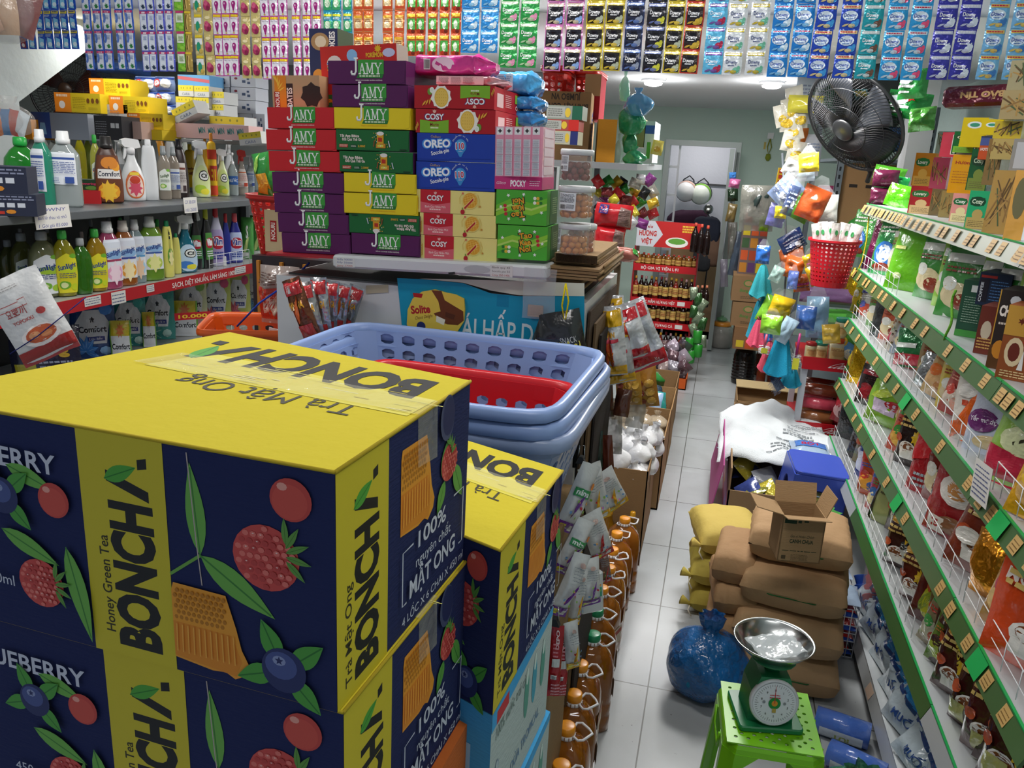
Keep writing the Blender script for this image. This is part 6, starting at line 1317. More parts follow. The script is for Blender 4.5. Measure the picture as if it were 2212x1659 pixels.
gb(2108,2170,590,662,4,.16,'#1c2a44',lambda c,w,h:(c.rect(w*.03,h*.1,w*.3,h*.7,'#23202c'),c.text('COFFEE',w*.16,h*.1,w*.09,'#d8dce4',w=h*.6,bold=.03,rot=90),c.lines(w*.4,h*.15,w*.55,h*.65,7,'#5a86c0',4,.3),c.rect(w*.05,h*.84,w*.5,h*.08,'#a8302c')),'dark navy coffee box lying on the brown boxes',name='coffee_box',zadd=.17)
gb(2102,2136,660,765,4,.12,'#6a2a1c',lambda c,w,h:(c.ell(w*.5,h*.5,w*.3,h*.2,'#c8b8a0',12),c.lines(w*.1,h*.1,w*.8,h*.25,4,'#d0a05a',3)),'brown and red coffee carton, first of the row at the near end',name='coffee_box')
gb(2130,2182,625,800,4,.14,'#2a211e',lambda c,w,h:(c.rect(0,0,w*.04,h,'#c89a3c'),c.text('CHAM',w*.5,h*.68,h*.13,'#efeae0',w=w*.8,bold=.05,al='c'),c.ell(w*.6,h*.88,w*.2,h*.06,'#d8dce0',10),c.lines(w*.15,h*.55,w*.7,h*.06,1,'#cfc8bc',3),c.rect(0,0,w,h*.3,'#5a3a1c'),c.ell(w*.35,h*.25,w*.25,h*.12,'#c8862c',12)),'black and brown coffee carton with tall white lettering',name='coffee_box')
gb(2150,2225,660,830,4,.16,'#8f4a1f',lambda c,w,h:(c.rect(0,h*.6,w,h*.4,'#c9963c'),c.star(w*.4,h*.8,w*.12,'#6a2a14',6),c.ell(w*.35,h*.38,w*.24,h*.2,'#e0c8a0',14),c.ell(w*.35,h*.38,w*.15,h*.13,'#6a2a1c',12),c.star(w*.75,h*.55,w*.25,'#b82a2c',7),c.poly([(w*.5,h*.15),(w*.65,h*.15),(w*.6,h*.42)],'#e8e2dc'),c.lines(w*.1,h*.03,w*.8,h*.1,3,'#e0c08a',3)),'golden brown coffee carton with cups and red flower at the right edge',name='coffee_box')
# --- lower shelves: pouches in rows
CUP=lambda c:(c.ell(.5,.3,.26,.12,'#e8e4dc',14),c.ell(.5,.32,.2,.08,'#7a4420',12),c.rect(.28,.12,.42,.16,'#e8e4dc'),c.line([(.7,.26),(.8,.22),(.72,.15)],.04,'#e8e4dc'),c.lines(.12,.62,.76,.25,3,'#e0c070',4,.5))
def A_dark(c):CUP(c);c.ell(.3,.88,.2,.07,'#c8962c',10);c.star(.75,.5,.14,'#e0b82c',8,.6);c.ell(.2,.45,.12,.07,'#b8502c',10)
def A_food(p,q,r,txt=None):
 def f(c):
  c.ell(.45,.3,.36,.18,p,14);c.ell(.6,.22,.22,.12,q,12);c.ell(.28,.45,.16,.1,r,10);c.rect(.1,.75,.8,.12,r);c.lines(.15,.60,.6,.1,2,q,4,.5)
  if txt:c.text(txt,.5,.77,.08,'#f4ece0',w=.7,bold=.03,al='c')
 return f
def A_beans(c):
 g=random.Random(3)
 for i in range(60):c.ell(g.uniform(.08,.92),g.uniform(.05,.75),.045,.028,g.choice(['#5a3a24','#8a6040','#3a2618','#b08a5a']),7)
T3=[
(1880,1902,600,650,'#c9a31c','foil',None,'gold foil snack pack at the far end of the third shelf'),(1892,1925,612,680,'#b8b41f','semi',A_food('#e0c82c','#3f8a2c','#d8d8c8'),'yellow-green foil snack pack on the third shelf'),
(1905,1945,640,700,'#b9b8b0','pack',A_food('#c8503c','#dfe0dc','#4a5ab0'),'pale printed snack pack with red spots on the third shelf'),(1930,1962,655,735,'#5a5c5e','foil',None,'plain grey foil pack on the third shelf'),
(1948,1992,668,772,'#6a4a30','print2',A_beans,'clear pack of brown dried slices, third shelf'),(1985,2015,690,770,'#b9b4ac','pack',A_food('#b03c50','#e0dcd4','#3a8a4a'),'small white and green pouch behind the shiny red and green bag'),
(1970,2022,735,800,'#2a7a44','semi',lambda c:(c.rect(0,.0,1,.35,'#b8243a'),c.star(.4,.2,.2,'#e8d0d0',6),c.rect(.1,.5,.6,.12,'#e0e6e0')),'shiny green and red bag leaning across the third shelf'),
(1966,2012,785,842,'#a8acb0','foil',None,'silver foil pack lying at the edge of the third shelf'),(2000,2068,765,868,'#b8935c','pack',A_food('#c8a070','#b07848','#cf6a2c'),'big clear pack of pale brown dried food with an orange end'),
(2045,2088,808,900,'#a83c34','pack',A_food('#d8c8b8','#e8a088','#d04a3c'),'red and pink cereal pouch on the third shelf'),(2048,2120,830,960,'#d9d2c8','pack',lambda c:(c.poly([(.0,0),(1,0),(1,.95),(.8,.95),(.7,.35),(0,.25)],'#de6120'),c.ell(.4,.7,.2,.1,'#efeae2',10),c.rect(.3,.5,.15,.07,'#c84a2c')),'orange and white cereal pouch, third shelf'),
(2085,2160,850,985,'#c3cada','pack',lambda c:(c.ell(.3,.42,.27,.15,'#6a2a6a',14),c.text('Yến mạch',.3,.4,.06,'#efe6f2',w=.42,bold=.02,al='c'),c.ell(.6,.75,.2,.1,'#8fa8d0',12),c.ell(.55,.15,.35,.1,'#d8c090',12)),'pale blue oatmeal pouch with a purple round logo'),
(2125,2230,905,1060,'#8fb84c','pack',lambda c:(c.poly([(0,0),(1,0),(1,.3),(0,.45)],'#b82c44'),c.ell(.5,.55,.34,.18,'#d8dfae',14),c.line([(.35,.5),(.55,.6),(.7,.58)],.04,'#3a3a28'),c.rect(.0,.85,1,.15,'#3fae3c')),'lime green cereal pouch with a red lower corner'),
(2160,2260,990,1190,'#dba41f','semi',A_food('#c8a060','#e8cc8a','#e0b83c'),'golden yellow foil pouch with a bowl picture at the right edge, third shelf')]
T2=[
(1812,1842,690,745,'#c8951c','foil',None,'gold tinsel-like foil pack at the far end of the fourth shelf'),(1832,1868,705,790,'#4f9a3c','pack',A_food('#5a9ac8','#e0e4c8','#c8a82c'),'green and blue snack pack on the fourth shelf'),(1850,1882,738,815,'#3c8a3a','semi',A_food('#d8c23c','#c83a2c','#e8d050'),'green foil sweet pack on the fourth shelf'),
(1868,1905,765,835,'#c9a01f','foil',None,'shiny gold and green foil pack on the fourth shelf'),(1875,1925,800,868,'#cdc8c0','pack',A_food('#d8582c','#e8a03c','#d8602c'),'white and orange pack on the fourth shelf'),
(1905,1955,820,885,'#2a1f20','pack',A_food('#7a1a20','#3a2a28','#8a2028'),'black and dark red coffee pack on the fourth shelf'),(1908,1970,858,925,'#7aa82c','pack',lambda c:(c.rect(.2,.3,.5,.3,'#c8b8d0'),c.ell(.75,.55,.3,.12,'#a81f2c',12),c.leaf(.1,.6,.7,.2,30,'#b8d03c')),'green pack with a red pepper and a grey label on the fourth shelf'),
(1925,1975,905,985,'#b8442c','pack',A_food('#d8a84c','#7a2a1c','#3f8a3a'),'orange-red pack with a green corner and white loop, fourth shelf'),(1955,2000,915,1010,'#2e211f','semi',A_dark,'dark brown glossy coffee pack on the fourth shelf'),
(1970,2040,975,1075,'#a81c24','semi',lambda c:(c.poly([(0,.5),(.45,.6),(.45,.8),(0,.95)],'#c8242c'),c.poly([(1,.5),(.55,.6),(.55,.8),(1,.95)],'#c8242c'),c.lines(.2,.1,.6,.25,3,'#9aa8b0',3,.5)),'red pack tied like a bow on the fourth shelf'),
(1992,2035,1030,1130,'#8f9398','semi',A_food('#b83a3c','#d8dcdc','#5a6068'),'grey and red foil pouch on the fourth shelf'),(2025,2120,1035,1175,'#9a1f26','pack',lambda c:(c.ell(.45,.58,.3,.17,'#e8e2da',14),c.ell(.45,.6,.2,.11,'#c88a4c',12),c.lines(.55,.78,.4,.15,4,'#e8c8b8',4),c.ell(.55,.18,.3,.12,'#8a5a3c',12),c.rect(.1,.03,.25,.2,'#e8dcd0'),c.text('15',.22,.1,.09,'#b8242c',bold=.05,al='c')),'red instant-coffee bag with a white cup, fourth shelf'),
(2085,2165,1110,1245,'#7a3220','pack',lambda c:(A_dark(c),c.lines(.1,.7,.8,.2,4,'#e8c8a8',4),c.ell(.3,.4,.2,.1,'#e8e4da',12)),'brown and red coffee bag with two cups, fourth shelf'),(2140,2200,1195,1300,'#c8841c','foil',None,'shiny copper-gold foil bag end on the fourth shelf'),
(2125,2185,1210,1370,'#b8864a','pack',A_food('#e8c88a','#c8983c','#c8506a'),'tan food pouch with pink stripe on the fourth shelf'),(2150,2290,1230,1460,'#d4491c','pack',lambda c:(c.text('GOOD',.5,.8,.1,'#f4e8dc',w=.6,bold=.03,al='c'),c.text('MORNING',.5,.68,.1,'#f4e8dc',w=.8,bold=.03,al='c'),CUP(c)),'bright orange coffee bag with a white cup at the right edge')]
T1=[
(1802,1830,850,915,'#8a1c22','pack',A_food('#c8a0a0','#5a1018','#c03040'),'dark red pack at the far end of the fifth shelf'),(1822,1850,880,950,'#262628','semi',None,'black foil pack on the fifth shelf, farther one'),(1838,1870,925,995,'#2a2022','semi',None,'black foil pack on the fifth shelf, nearer one'),
(1852,1880,960,1035,'#2f3f86','pack',A_food('#dfe4ea','#2a3a8a','#e8e8ec'),'blue and white pack on the fifth shelf'),(1862,1905,1000,1075,'#b84a24','pack',A_food('#e8a03c','#3a5aa8','#c83a2c'),'orange and blue pack on the fifth shelf'),
(1868,1915,1040,1110,'#a8281f','pack',A_food('#e8d8a8','#3f8a3a','#3a6ab0'),'red, green and blue spice pack on the fifth shelf'),(1880,1925,1040,1130,'#98a06a','pack',lambda c:([c.rect(.3+.3*i,.3+.2*j,.2,.13,'#3a2420')for i in(0,1)for j in(0,1)],c.rect(.0,0,1,.08,'#1f2f6a')),'pale olive pouch with four dark squares, left of the pair'),
(1912,1958,1050,1138,'#98a06a','pack',lambda c:(c.rect(0,0,.12,1,'#20201c'),c.lines(.2,.5,.6,.3,4,'#4a4a30',3)),'pale olive pouch with a black side, right of the pair'),
(1905,1950,1140,1225,'#3a1c18','pack',A_dark,'dark coffee sachet bag with a white cup, first in the fifth-shelf row'),(1940,1985,1150,1240,'#1f1a1a','pack',A_food('#cfd0c8','#8a8a86','#2a2a2a'),'black and white printed coffee bag on the fifth shelf'),
(1935,1985,1210,1300,'#5a2418','pack',A_dark,'red-brown coffee bag with two white cups on the fifth shelf'),(1960,2010,1255,1345,'#571e18','pack',lambda c:(c.ell(.5,.4,.2,.3,'#b8b82c',12),c.ell(.7,.5,.2,.2,'#d8c82c',12),c.leaf(.3,.2,.5,.2,60,'#8a9a2c')),'dark red pack printed with yellow corn cobs'),
(1975,2025,1305,1400,'#8a7a5a','pack',A_food('#c8c0a8','#c83a2c','#3f9a4a'),'printed ginger pack in white, red and green on the fifth shelf'),(1995,2045,1350,1440,'#5f7a2c','pack',A_food('#a8b83c','#c87a3c','#4a2a20'),'green and brown nut pack on the fifth shelf'),
(2010,2065,1385,1500,'#431a18','pack',lambda c:(c.text('CUONG',.5,.6,.1,'#d8c83c',w=.8,bold=.03,al='c',rot=-50),A_dark(c)),'dark brown coffee bag with yellow lettering, fifth shelf middle'),(2045,2110,1440,1580,'#3a1614','pack',lambda c:(A_dark(c),c.rect(.1,.05,.35,.25,'#b0ac62')),'dark brown coffee bag with a yellow paper label, left of three'),
(2090,2160,1500,1640,'#4a1a1a','pack',lambda c:(A_dark(c),c.rect(.3,.05,.4,.25,'#b0ac62')),'dark brown coffee bag with a yellow paper label, middle of three'),(2130,2215,1560,1720,'#3f1816','pack',lambda c:(A_dark(c),c.rect(.2,.1,.4,.25,'#b0ac62')),'dark brown coffee bag with a yellow paper label, nearest the photo corner'),
(2050,2120,1350,1470,'#2c1413','pack',A_dark,'very dark coffee bag standing behind the others on the fifth shelf')]
for k,T in((3,T3),(2,T2),(1,T1)):
 for i,(a,b_,c_,d_,bs_,kd,art,lb)in enumerate(T):
  gp(a,b_,c_,d_,k,('#c8beb0','film')if kd=='print2' else(bs_,kd),art,lb,.055 if d_<1200 else .07,seed=i+k*20,lean=rnd(6,16),roll=rnd(-9,9),yaw=rnd(-62,-44),nu=8,nv=10,wr=.3)
pal={3:['#a8a49c','#8a6a3c','#c8b04a','#5a8a4a','#b8583c','#8f98a8','#c87a2c','#7a3a2c'],2:['#7a2a20','#4f7a2c','#2a2222','#c08a3c','#8a8c90','#a8242c','#c8602c'],1:['#3a1a18','#5a2418','#2c1a18','#6a5a2c','#7a2a20','#1f1a1a'],4:['#3f8a3c','#6a2a48','#2f6a3c','#8ab83c','#5a3a2c','#c8b89a']}
dsc={3:'third',2:'fourth',1:'fifth',4:'second'}
meshes={}
for k in(4,3,2,1):
 n=24 if k!=4 else 10
 for i in range(n):
  y=GY1-.12-i*(L_-.22)/n*(1 if k!=4 else .8);cc=pal[k][(i*3)%len(pal[k])];gap=TZ[k+1]-TZ[k]-.05
  if cc not in meshes:
   c=CV();(A_dark if k==1 else A_food('#d8c8a0','#8a3a2c','#dfe0d8'))(c);meshes[cc]=pouch_mb(.15,.21,.05,m(cc,'pack'),c,seed=i,nu=8,nv=8).data('snack_pouch')
  single('snack_pouch',meshes[cc],'pouch in the rear rank of the %s shelf, %s from the far end'%(dsc[k],ORD[i]if i<10 else 'the %dth'%(i+1)),'pouch',(XR+.14+rnd(-.03,.03),y,TZ[k]+.001),(R(-8),R(rnd(-6,6)),R(rnd(-65,-40))),'rear rank pouches',scale=(1.25,1.2,min(1.35,gap/.23)))
  # --- bottom shelf: blue and white sugar / seasoning bags, pink cups, black bag
for i in range(8):
 y=3.30-i*.19;c=CV();c.poly([(.0,.55),(1,.25),(1,.6),(0,.95)],'#2a86c4');c.poly([(0,.5),(1,.2),(1,.26),(0,.58)],'#22407a');c.text('MUỐI',.5,.12,.1,'#2a4a86',w=.4,bold=.02,al='c');c.rect(0,.93,1,.07,'#3a9ad0')
 single('white_pouch',pouch_mb(.23,.25,.10,m('#b4c2ca','pack'),c,seed=i+50,wr=.5),'blue and white film bag lying on the lowest shelf, %s from the far end'%ORD[i],'pouch',(XR+.03,y,TZ[0]+.01),(R(-38),R(rnd(-8,8)),R(-75+rnd(-8,8))),'blue and white bags on the lowest shelf')
c=CV();A_food('#5a4030','#c8c0a8','#3a2418')(c)
single('coffee_pouch',pouch_mb(.26,.30,.09,m('#33211a','semi'),c,seed=77),'glossy dark brown bag lying at the near end of the lowest shelf','pouch',(XR+.03,1.95,TZ[0]+.02),(R(-40),0,R(-70)))
t=thing('cup_stack','row of stacked red plastic cups in clear film on the lowest shelf','cups',(XR+.055,3.28,.16),(R(-52),0,R(-12)))
for i in range(5):part('cup',MB().lathe([(.032,i*.045),(.042,i*.045+.05),(.044,i*.045+.052)],m('#c23a44','plastic'),16),t)
part('wrap_film',MB().lathe([(.03,-.01),(.05,.01),(.052,.26),(.02,.32)],m('#e8d8dc','clear'),14),t)
t=thing('cup_stack','short stack of blue cups in clear film below the red ones','cups',(XR+.05,3.36,.13),(R(-40),0,R(10)))
for i in range(3):part('cup',MB().lathe([(.028,i*.04),(.036,i*.04+.045),(.038,i*.04+.047)],m('#2f5ab8','plastic'),14),t)
## floor of the aisle, right side
t=thing('plastic_stool','lime green plastic stool with a perforated seat, in the aisle foreground','stool',(.278,2.03,0),(0,0,R(4)))
sg=m('#79c414','plastic');sa,sb,sh_=.125,.135,.445
def seatfn(u,v):x,y=(2*u-1)*sa*.97,(2*v-1)*sb*.97;return(x,y,sh_)
b=MB();g=15
def chf(i,j):return 1<=i<g-1 and 1<=j<g-1 and(i+j)%2==0 and(i<5 or i>9 or j<4)
b.holes=holes_mb(b,seatfn,g,g,chf,.6,.55,sg,0);solid(part('seat',b,t),.004,1)
b=MB();n=4;c8=[(-sa,-sb+.03),(-sa+.03,-sb),(sa-.03,-sb),(sa,-sb+.03),(sa,sb-.03),(sa-.03,sb),(-sa+.03,sb),(-sa,sb-.03)]
vs=[]
for z,k in((sh_-.002,.97),(sh_-.012,1.0),(.418,1.02)):vs+=[(x*k,y*k,z)for x,y in c8]
b.add(vs,[(j*8+i,j*8+(i+1)%8,(j+1)*8+(i+1)%8,(j+1)*8+i)for j in range(2)for i in range(8)],sg)
solid(part('apron',b,t),.004)
for sx in(-1,1):
 for sy in(-1,1):
  b=MB();rows=[]
  for z in(.42,.385,.2,0):
   k=1.02+.22*(.42-z)/.42;w_=.09 if z>.4 else(.055 if z>.3 else .042);X,Y=sx*sa*k,sy*sb*k
   rows+=[(X,Y-sy*w_,z),(X,Y-sy*.03,z),(X-sx*.03,Y,z),(X-sx*w_,Y,z)]
  b.add(rows,[(j*4+i,j*4+i+1,(j+1)*4+i+1,(j+1)*4+i)for j in range(3)for i in range(3)],sg);solid(part('leg',b,t),.005)
b=MB()
for s_ in(-1,1):b.tube([(s_*sa*1.06,-.06,.418),(s_*sa*1.065,-.05,.37),(s_*sa*1.065,.05,.37),(s_*sa*1.06,.06,.418)],.004,sg,6)
part('arch_rim',b,t)
t=thing('kitchen_scale','green spring kitchen scale with steel pan, standing on the lime stool','scale',(.265,2.03,.4495),(0,0,R(12)))
gr_=m('#1f7a4a','plastic')
part('base_plate',MB().rbox((-.085,-.075,0),(.085,.085,.016),.012,gr_),t)
b=MB();b.prism([(-.06,.016),(.06,.016),(.055,.10),(.038,.15),(-.038,.15),(-.055,.10)],-.045,.055,gr_);part('housing',b,t)
b=MB();Mx=Matrix.Translation((0,-.046,.082))@Matrix.Rotation(R(82),4,'X')
b.lathe([(.063,0),(.065,.012),(.060,.018),(.057,.014)],m('#d3d6d6','plastic'),40,Mx)
c=CV();c.ell(0,0,.0565,.0565,'#dfe3e4',36)
for i in range(50):
 a=2*math.pi*i/50;l=.006 if i%5 else .010;c.line([(.052*math.cos(a),.052*math.sin(a)),((.052-l)*math.cos(a),(.052-l)*math.sin(a))],.0008,'#4a4a4a')
for i in range(10):a=R(90-36*i);c.text(str(i),.036*math.cos(a),.036*math.sin(a)-.003,.0065,'#3a3a3a',al='c')
c.lines(-.014,.012,.028,.014,2,'#c04a4a',3,.4);c.ell(0,0,.016,.016,'#1f8a3c',20);c.ell(0,0,.008,.008,'#d8902c',12);c.rect(-.005,-.026,.010,.012,'#b8a04a');c.poly([(-.0012,0),(.0012,0),(.0004,.048),(-.0004,.048)],'#c0303a');c.ell(-.028,.003,.004,.004,'#8a8f92',10);c.ell(.026,.001,.004,.004,'#8a8f92',10)
b.stamp(c,lambda u,v,o:tuple(Mx@Vector((u,v,.0145+o))),.0006);part('dial',b,t,label='round white dial with red pointer')
part('pan_support',MB().lathe([(.02,.15),(.018,.175),(.06,.182),(.06,.187)],gr_,16),t)
b=MB();b.lathe([(.05,.188),(.075,.195),(.100,.222),(.106,.228),(.104,.230),(.098,.224),(.073,.199),(.02,.192)],m('#c9cccc','metal'),44,cap=True);part('steel_pan',b,t,(0,.015,0))
p=Vector((.27,2.05,.4495+.196))
b=MB();b.grid(lambda u,v:((u-.5)*.13+.01*nz(v*4,1,2),(v-.5)*.10,.006+.016*abs(nz(u*4,v*4,3))+.004*((2*u-1)**2+(2*v-1)**2)),12,10,m('#dfe6e8','film'));solid(single('plastic_bag',b,'empty clear plastic bag lying in the steel scale pan','bag',tuple(p),(R(4),R(-5),R(30))),.0006)
def blob(x,y,z,r,h,col,label,seed=0,kind='bagfilm',sq=.9,rz=0,name='plastic_bag',cat='bag',tilt=0,inner=None,**kw):
 mb=bagblob_mb(r,h,m(col,kind),seed,sq=sq,**kw)
 if inner:
  t=thing(name,label,cat,(x,y,z),(tilt,0,rz));part('bag_film',mb,t);part('bag_contents',bagblob_mb(r*.8,h*.8,m(inner,'kraft'),seed+3,sq=sq,neck=.1,ear=0),t,(0,0,.004),kind='stuff');return t
 return single(name,mb,label,cat,(x,y,z),(tilt,0,rz))
blob(.13,2.74,0,.155,.25,'#1560a0','knotted blue plastic bag on the tiles left of the lime stool',4,inner='#1f7fa8',sq=.95,lump=.25)
blob(.60,2.22,0,.13,.14,'#3a7a48','green plastic bag lying behind the scale on the floor',8,sq=1.25,neck=.3,tilt=R(0))
blob(.58,1.93,0,.11,.20,'#9a9a98','clear plastic bag of grey vermicelli beside the stool',12,kind='film',inner='#77726c',neck=.25,ear=.3)
c=CV()
for i,(x,y,lb)in enumerate(((.60,2.62,'blue roll of bin bags on the floor, farther one beside the brown sacks'),(.62,2.44,'blue roll of bin bags on the floor, nearer one'))):
 b=MB();Mx=Matrix.Translation((0,0,.046))@Matrix.Rotation(R(90),4,'Y')
 b.lathe([(.015,-.09),(.045,-.088),(.046,0),(.045,.088),(.015,.09)],m('#4f74c8','pack'),20,Mx);c=CV();c.rect(0,0,1,1,'#c3cdd8');c.text('TÚI',.5,.3,.4,'#8a9a2c',w=.4,bold=.04,al='c')
 b.stamp(c,lambda u,v,o:tuple(Mx@Vector(((.0462+o)*math.cos(R(-100+70*v)),(.0462+o)*math.sin(R(-100+70*v)),-.07+.14*u))),.0006,'pack',maxlen=.12)
 single('bag_roll',b,lb,'roll',(x,y,0),(0,0,R(-14-10*i)))
t=thing('food_tray','red package with a round window edged in yellow at the bottom edge beside the stool','package',(.60,1.68,.0),(R(8),0,R(-12)))
b=MB();b.rbox((-.14,-.12,.02),(.14,.12,.09),.02,m('#a8161f','pack'));part('package_body',b,t)
b=MB();b.tube([(.10*math.cos(a/24*6.283),.085*math.sin(a/24*6.283)-.01,.092)for a in range(24)],.006,m('#c8b84a','plastic'),6,closed=True);b.lathe([(.098,.0905),(.05,.097),(.01,.099)],m('#4a5a4c','pack'),24,Matrix.Translation((0,-.01,0))@Matrix.Scale(.85,4,(0,1,0)));part('window',b,t)
for i in range(4):part('food_piece',MB().lathe([(.012,0),(.018,.012),(.006,.02)],m(['#c8502c','#dfe4e8','#2f7a4a','#8fa8b8'][i],'pack'),8),t,(-.05+.03*i,-.02+.02*(i%2),.094))
for i,cc in enumerate(('#b8922c','#8a3038','#a83a4a','#2a2228')):
 single('slipper_pack',pouch_mb(.12,.07,.04,m(cc,'pack'),seed=i+4),['mustard yellow','dark red','pinkish red','black'][i]+' soft film pack on the floor against the lowest shelf','packet',(.655+.012*i,2.12-.10*i+(.02 if i==3 else 0),.004+.0*i),(R(-40),0,R(-70)))
SK=[(.42,2.96,0,.41,.36,.17),(.415,2.95,.168,.41,.36,.165),(.42,2.96,.33,.39,.35,.16),(.42,3.02,.487,.38,.34,.14)]
for i,(x,y,z,w,d,h)in enumerate(SK):
 t=thing('paper_sack','full brown paper sack, %s of the four stacked behind the scale'%['lowest','second from the floor','third from the floor','topmost, under the open carton'][i],'sack',(x,y,z),(0,0,R(rnd(-5,5)-6)))
 part('sack_body',sack_mb(w,d,h*1.02,m('#b8946c','kraft'),i*3+1,bulge=.3),t)
 b=MB();b.tube([(w*.5*math.cos(a)*.985*(1-.02),d*.5*math.sin(a)*.97,h*.5+.004)for a in[math.copysign(1,1)*k*math.pi/18 for k in range(36)]if False]or[(-w*.47,-d*.30,h*.5),(-w*.2,-d*.475,h*.46),(w*.2,-d*.475,h*.46),(w*.47,-d*.30,h*.5)],.0022,m('#2f6a3a','cloth'),5);part('green_cord',b,t)
for i,(x,y,z)in enumerate(((.20,2.98,.0),(.195,2.97,.13),(.20,3.0,.255),(.205,3.02,.37))):
 single('paper_sack',sack_mb(.17,.34,.135,m('#a8845e','kraft'),i*5+40,bulge=.32),'small brown paper sack squeezed between the yellow and big brown sacks, %s from the floor'%ORD[i],'sack',(x,y,z),(0,0,R(rnd(-6,6))))
for i,(x,y,z,w,d,h,cc)in enumerate(((.165,3.42,0,.26,.34,.13,'#a5943f'),(.165,3.43,.125,.28,.34,.14,'#b3a24a'),(.175,3.47,.26,.30,.36,.15,'#cbb25c'))):
 t=thing('woven_sack','yellow woven rice sack tied at its corner, %s of three'%['lowest','middle','topmost'][i],'sack',(x,y,z),(0,0,R(rnd(-8,8)+8)))
 part('sack_body',sack_mb(w,d,h,m(cc,'kraft'),i*3+11),t);b=MB();b.lathe([(.012,0),(.008,.015),(.022,.05)],m(cc,'kraft'),10,Matrix.Translation((-w*.44,-d*.42,h*.4))@Matrix.Rotation(R(-70),4,'Y'));b.tube([(-w*.46,-d*.42,h*.4),(-w*.5,-d*.5,h*.3),(-w*.44,-d*.52,h*.1)],.003,m('#d9d4c4','cloth'),5);part('tied_corner',b,t)
p=at(1718,1222,2,.625)
t=thing('open_carton','small open brown carton with raised flaps standing on the brown sacks','carton',(p.x-.0,p.y+.09,.625),(0,0,R(10)))
w,d,h=.14,.125,.165;cd=m('#ae8d66','card');b=MB();e=.004
c=CV(w,h);gk='#2f3f2c';c.rect(w*.05,h*.84,w*.28,h*.11,'#1f3a24');c.text('Gia vị Hoàn Chỉnh',w*.5,h*.54,h*.06,gk,w=w*.55,al='c',shear=.2);c.text('CANH CHUA',w*.5,h*.42,h*.085,gk,w=w*.55,bold=.03,al='c');c.lines(w*.08,h*.23,w*.8,h*.03,1,gk,2);c.lines(w*.3,h*.04,w*.4,h*.14,5,'#6a5a3c',3,.3);c.rect(w*.08,h*.06,w*.1,h*.08,'#5a4a34');c.rect(w*.36,h*.86,w*.08,h*.06,gk);c.rect(w*.5,h*.88,w*.1,h*.04,gk)
rr=CV(d,h);rr.rect(d*.1,h*.6,d*.3,h*.3,'#2f5a34');rr.rect(d*.1,h*.05,d*.7,h*.12,'#2f5a34');rr.text('CANH',d*.1,h*.42,h*.08,gk,w=d*.5,bold=.02)
for a_,b_ in(((-w/2,-d/2,0),(w/2,-d/2+e,h)),((-w/2,d/2-e,0),(w/2,d/2,h)),((-w/2,-d/2,0),(-w/2+e,d/2,h)),((w/2-e,-d/2,0),(w/2,d/2,h)),((-w/2,-d/2,0),(w/2,d/2,e))):b.box(a_,b_,cd)
b.stamp(c,lambda u,v,o:(-w/2+w*u,-d/2-o,h*v),.0006);b.stamp(rr,lambda u,v,o:(w/2+o,-d/2+d*u,h*v),.0006);part('carton_body',b,t)
for nm,M,sz in(('flap',Matrix.Translation((0,-d/2,h))@Matrix.Rotation(R(-12),4,'X'),(w,-.055)),('flap',Matrix.Translation((0,d/2,h))@Matrix.Rotation(R(68),4,'X'),(w,.07))):
 part(nm,MB().box((-sz[0]/2,min(0,sz[1]),-.0015),(sz[0]/2,max(0,sz[1]),.0015),cd,M),t)
for s_,an in((-1,14),(1,-70)):part('flap',MB().box((min(0,s_*.09),-d/2+.004,-.0015),(max(0,s_*.075),d/2-.004,.0015),cd,Matrix.Translation((s_*w/2,0,h))@Matrix.Rotation(R(an*(1)),4,'Y')),t)
t=thing('open_box','big open carton with pink printed side, full of snack bags, right of the aisle','carton',(.19,4.09,0))
w,d,h=.52,1.0,.40;b=MB();c1=m('#8f7456','card')
for a_,b_ in(((0,0,0),(w,.008,h-.12)),((0,d-.008,0),(w,d,h)),((0,0,0),(.008,d,h)),((w-.008,0,0),(w,d,h)),((0,0,0),(w,d,.01))):b.box(a_,b_,c1)
c=CV(d,h);c.poly([(d*.0,0),(d,0),(d,h*.55),(d*.35,h*.75),(0,h*.3)],'#b8468a');c.poly([(d*.1,0),(d*.5,0),(d*.2,h*.5)],'#e08aa8');c.poly([(d*.6,h*.1),(d*.9,h*.2),(d*.8,h*.5)],'#8a5ab0');c.poly([(d*.3,h*.1),(d*.45,h*.3),(d*.33,h*.42)],'#e8b04a')
b.stamp(c,lambda u,v,o:(-.0005-o,d*(1-u),h*v),.001);part('box_walls',b,t)
part('flap',MB().box((-.006,0,-.002),(.0,d,.26),c1,Matrix.Translation((0,0,h))@Matrix.Rotation(R(-6),4,'Y'))if False else MB().box((-.11,.01,-.3),(-.105,d-.1,.0),m('#b04a8a','paper'),Matrix.Translation((.07,0,h-.01))@Matrix.Rotation(R(9),4,'Y')),t)
pal6=['#8a8a3c','#3c4a8a','#c8b83c','#4a3a4a','#b8a0a8','#8f9ab0','#2f3a6a','#c0c4cc','#6a3a4a']
g=random.Random(9)
for i in range(26):
 x=.19+.08+(i%5)*.085;y=4.2+(i//5)*.13;cc=pal6[i%9]
 single('snack_bag',pouch_mb(.13,.16,.05,m(cc,'pack' if i%2 else 'semi'),seed=i,nu=7,nv=8,wr=.6),'small film bag in the pink-sided box, row %d place %d counted from the aisle corner'%(i//5+1,i%5+1),'packet',(x,y,.16+.03*(i//5)),(R(g.uniform(-70,-35)),R(g.uniform(-40,40)),R(g.uniform(-70,70))),'bags in the pink-sided box')
b=MB()
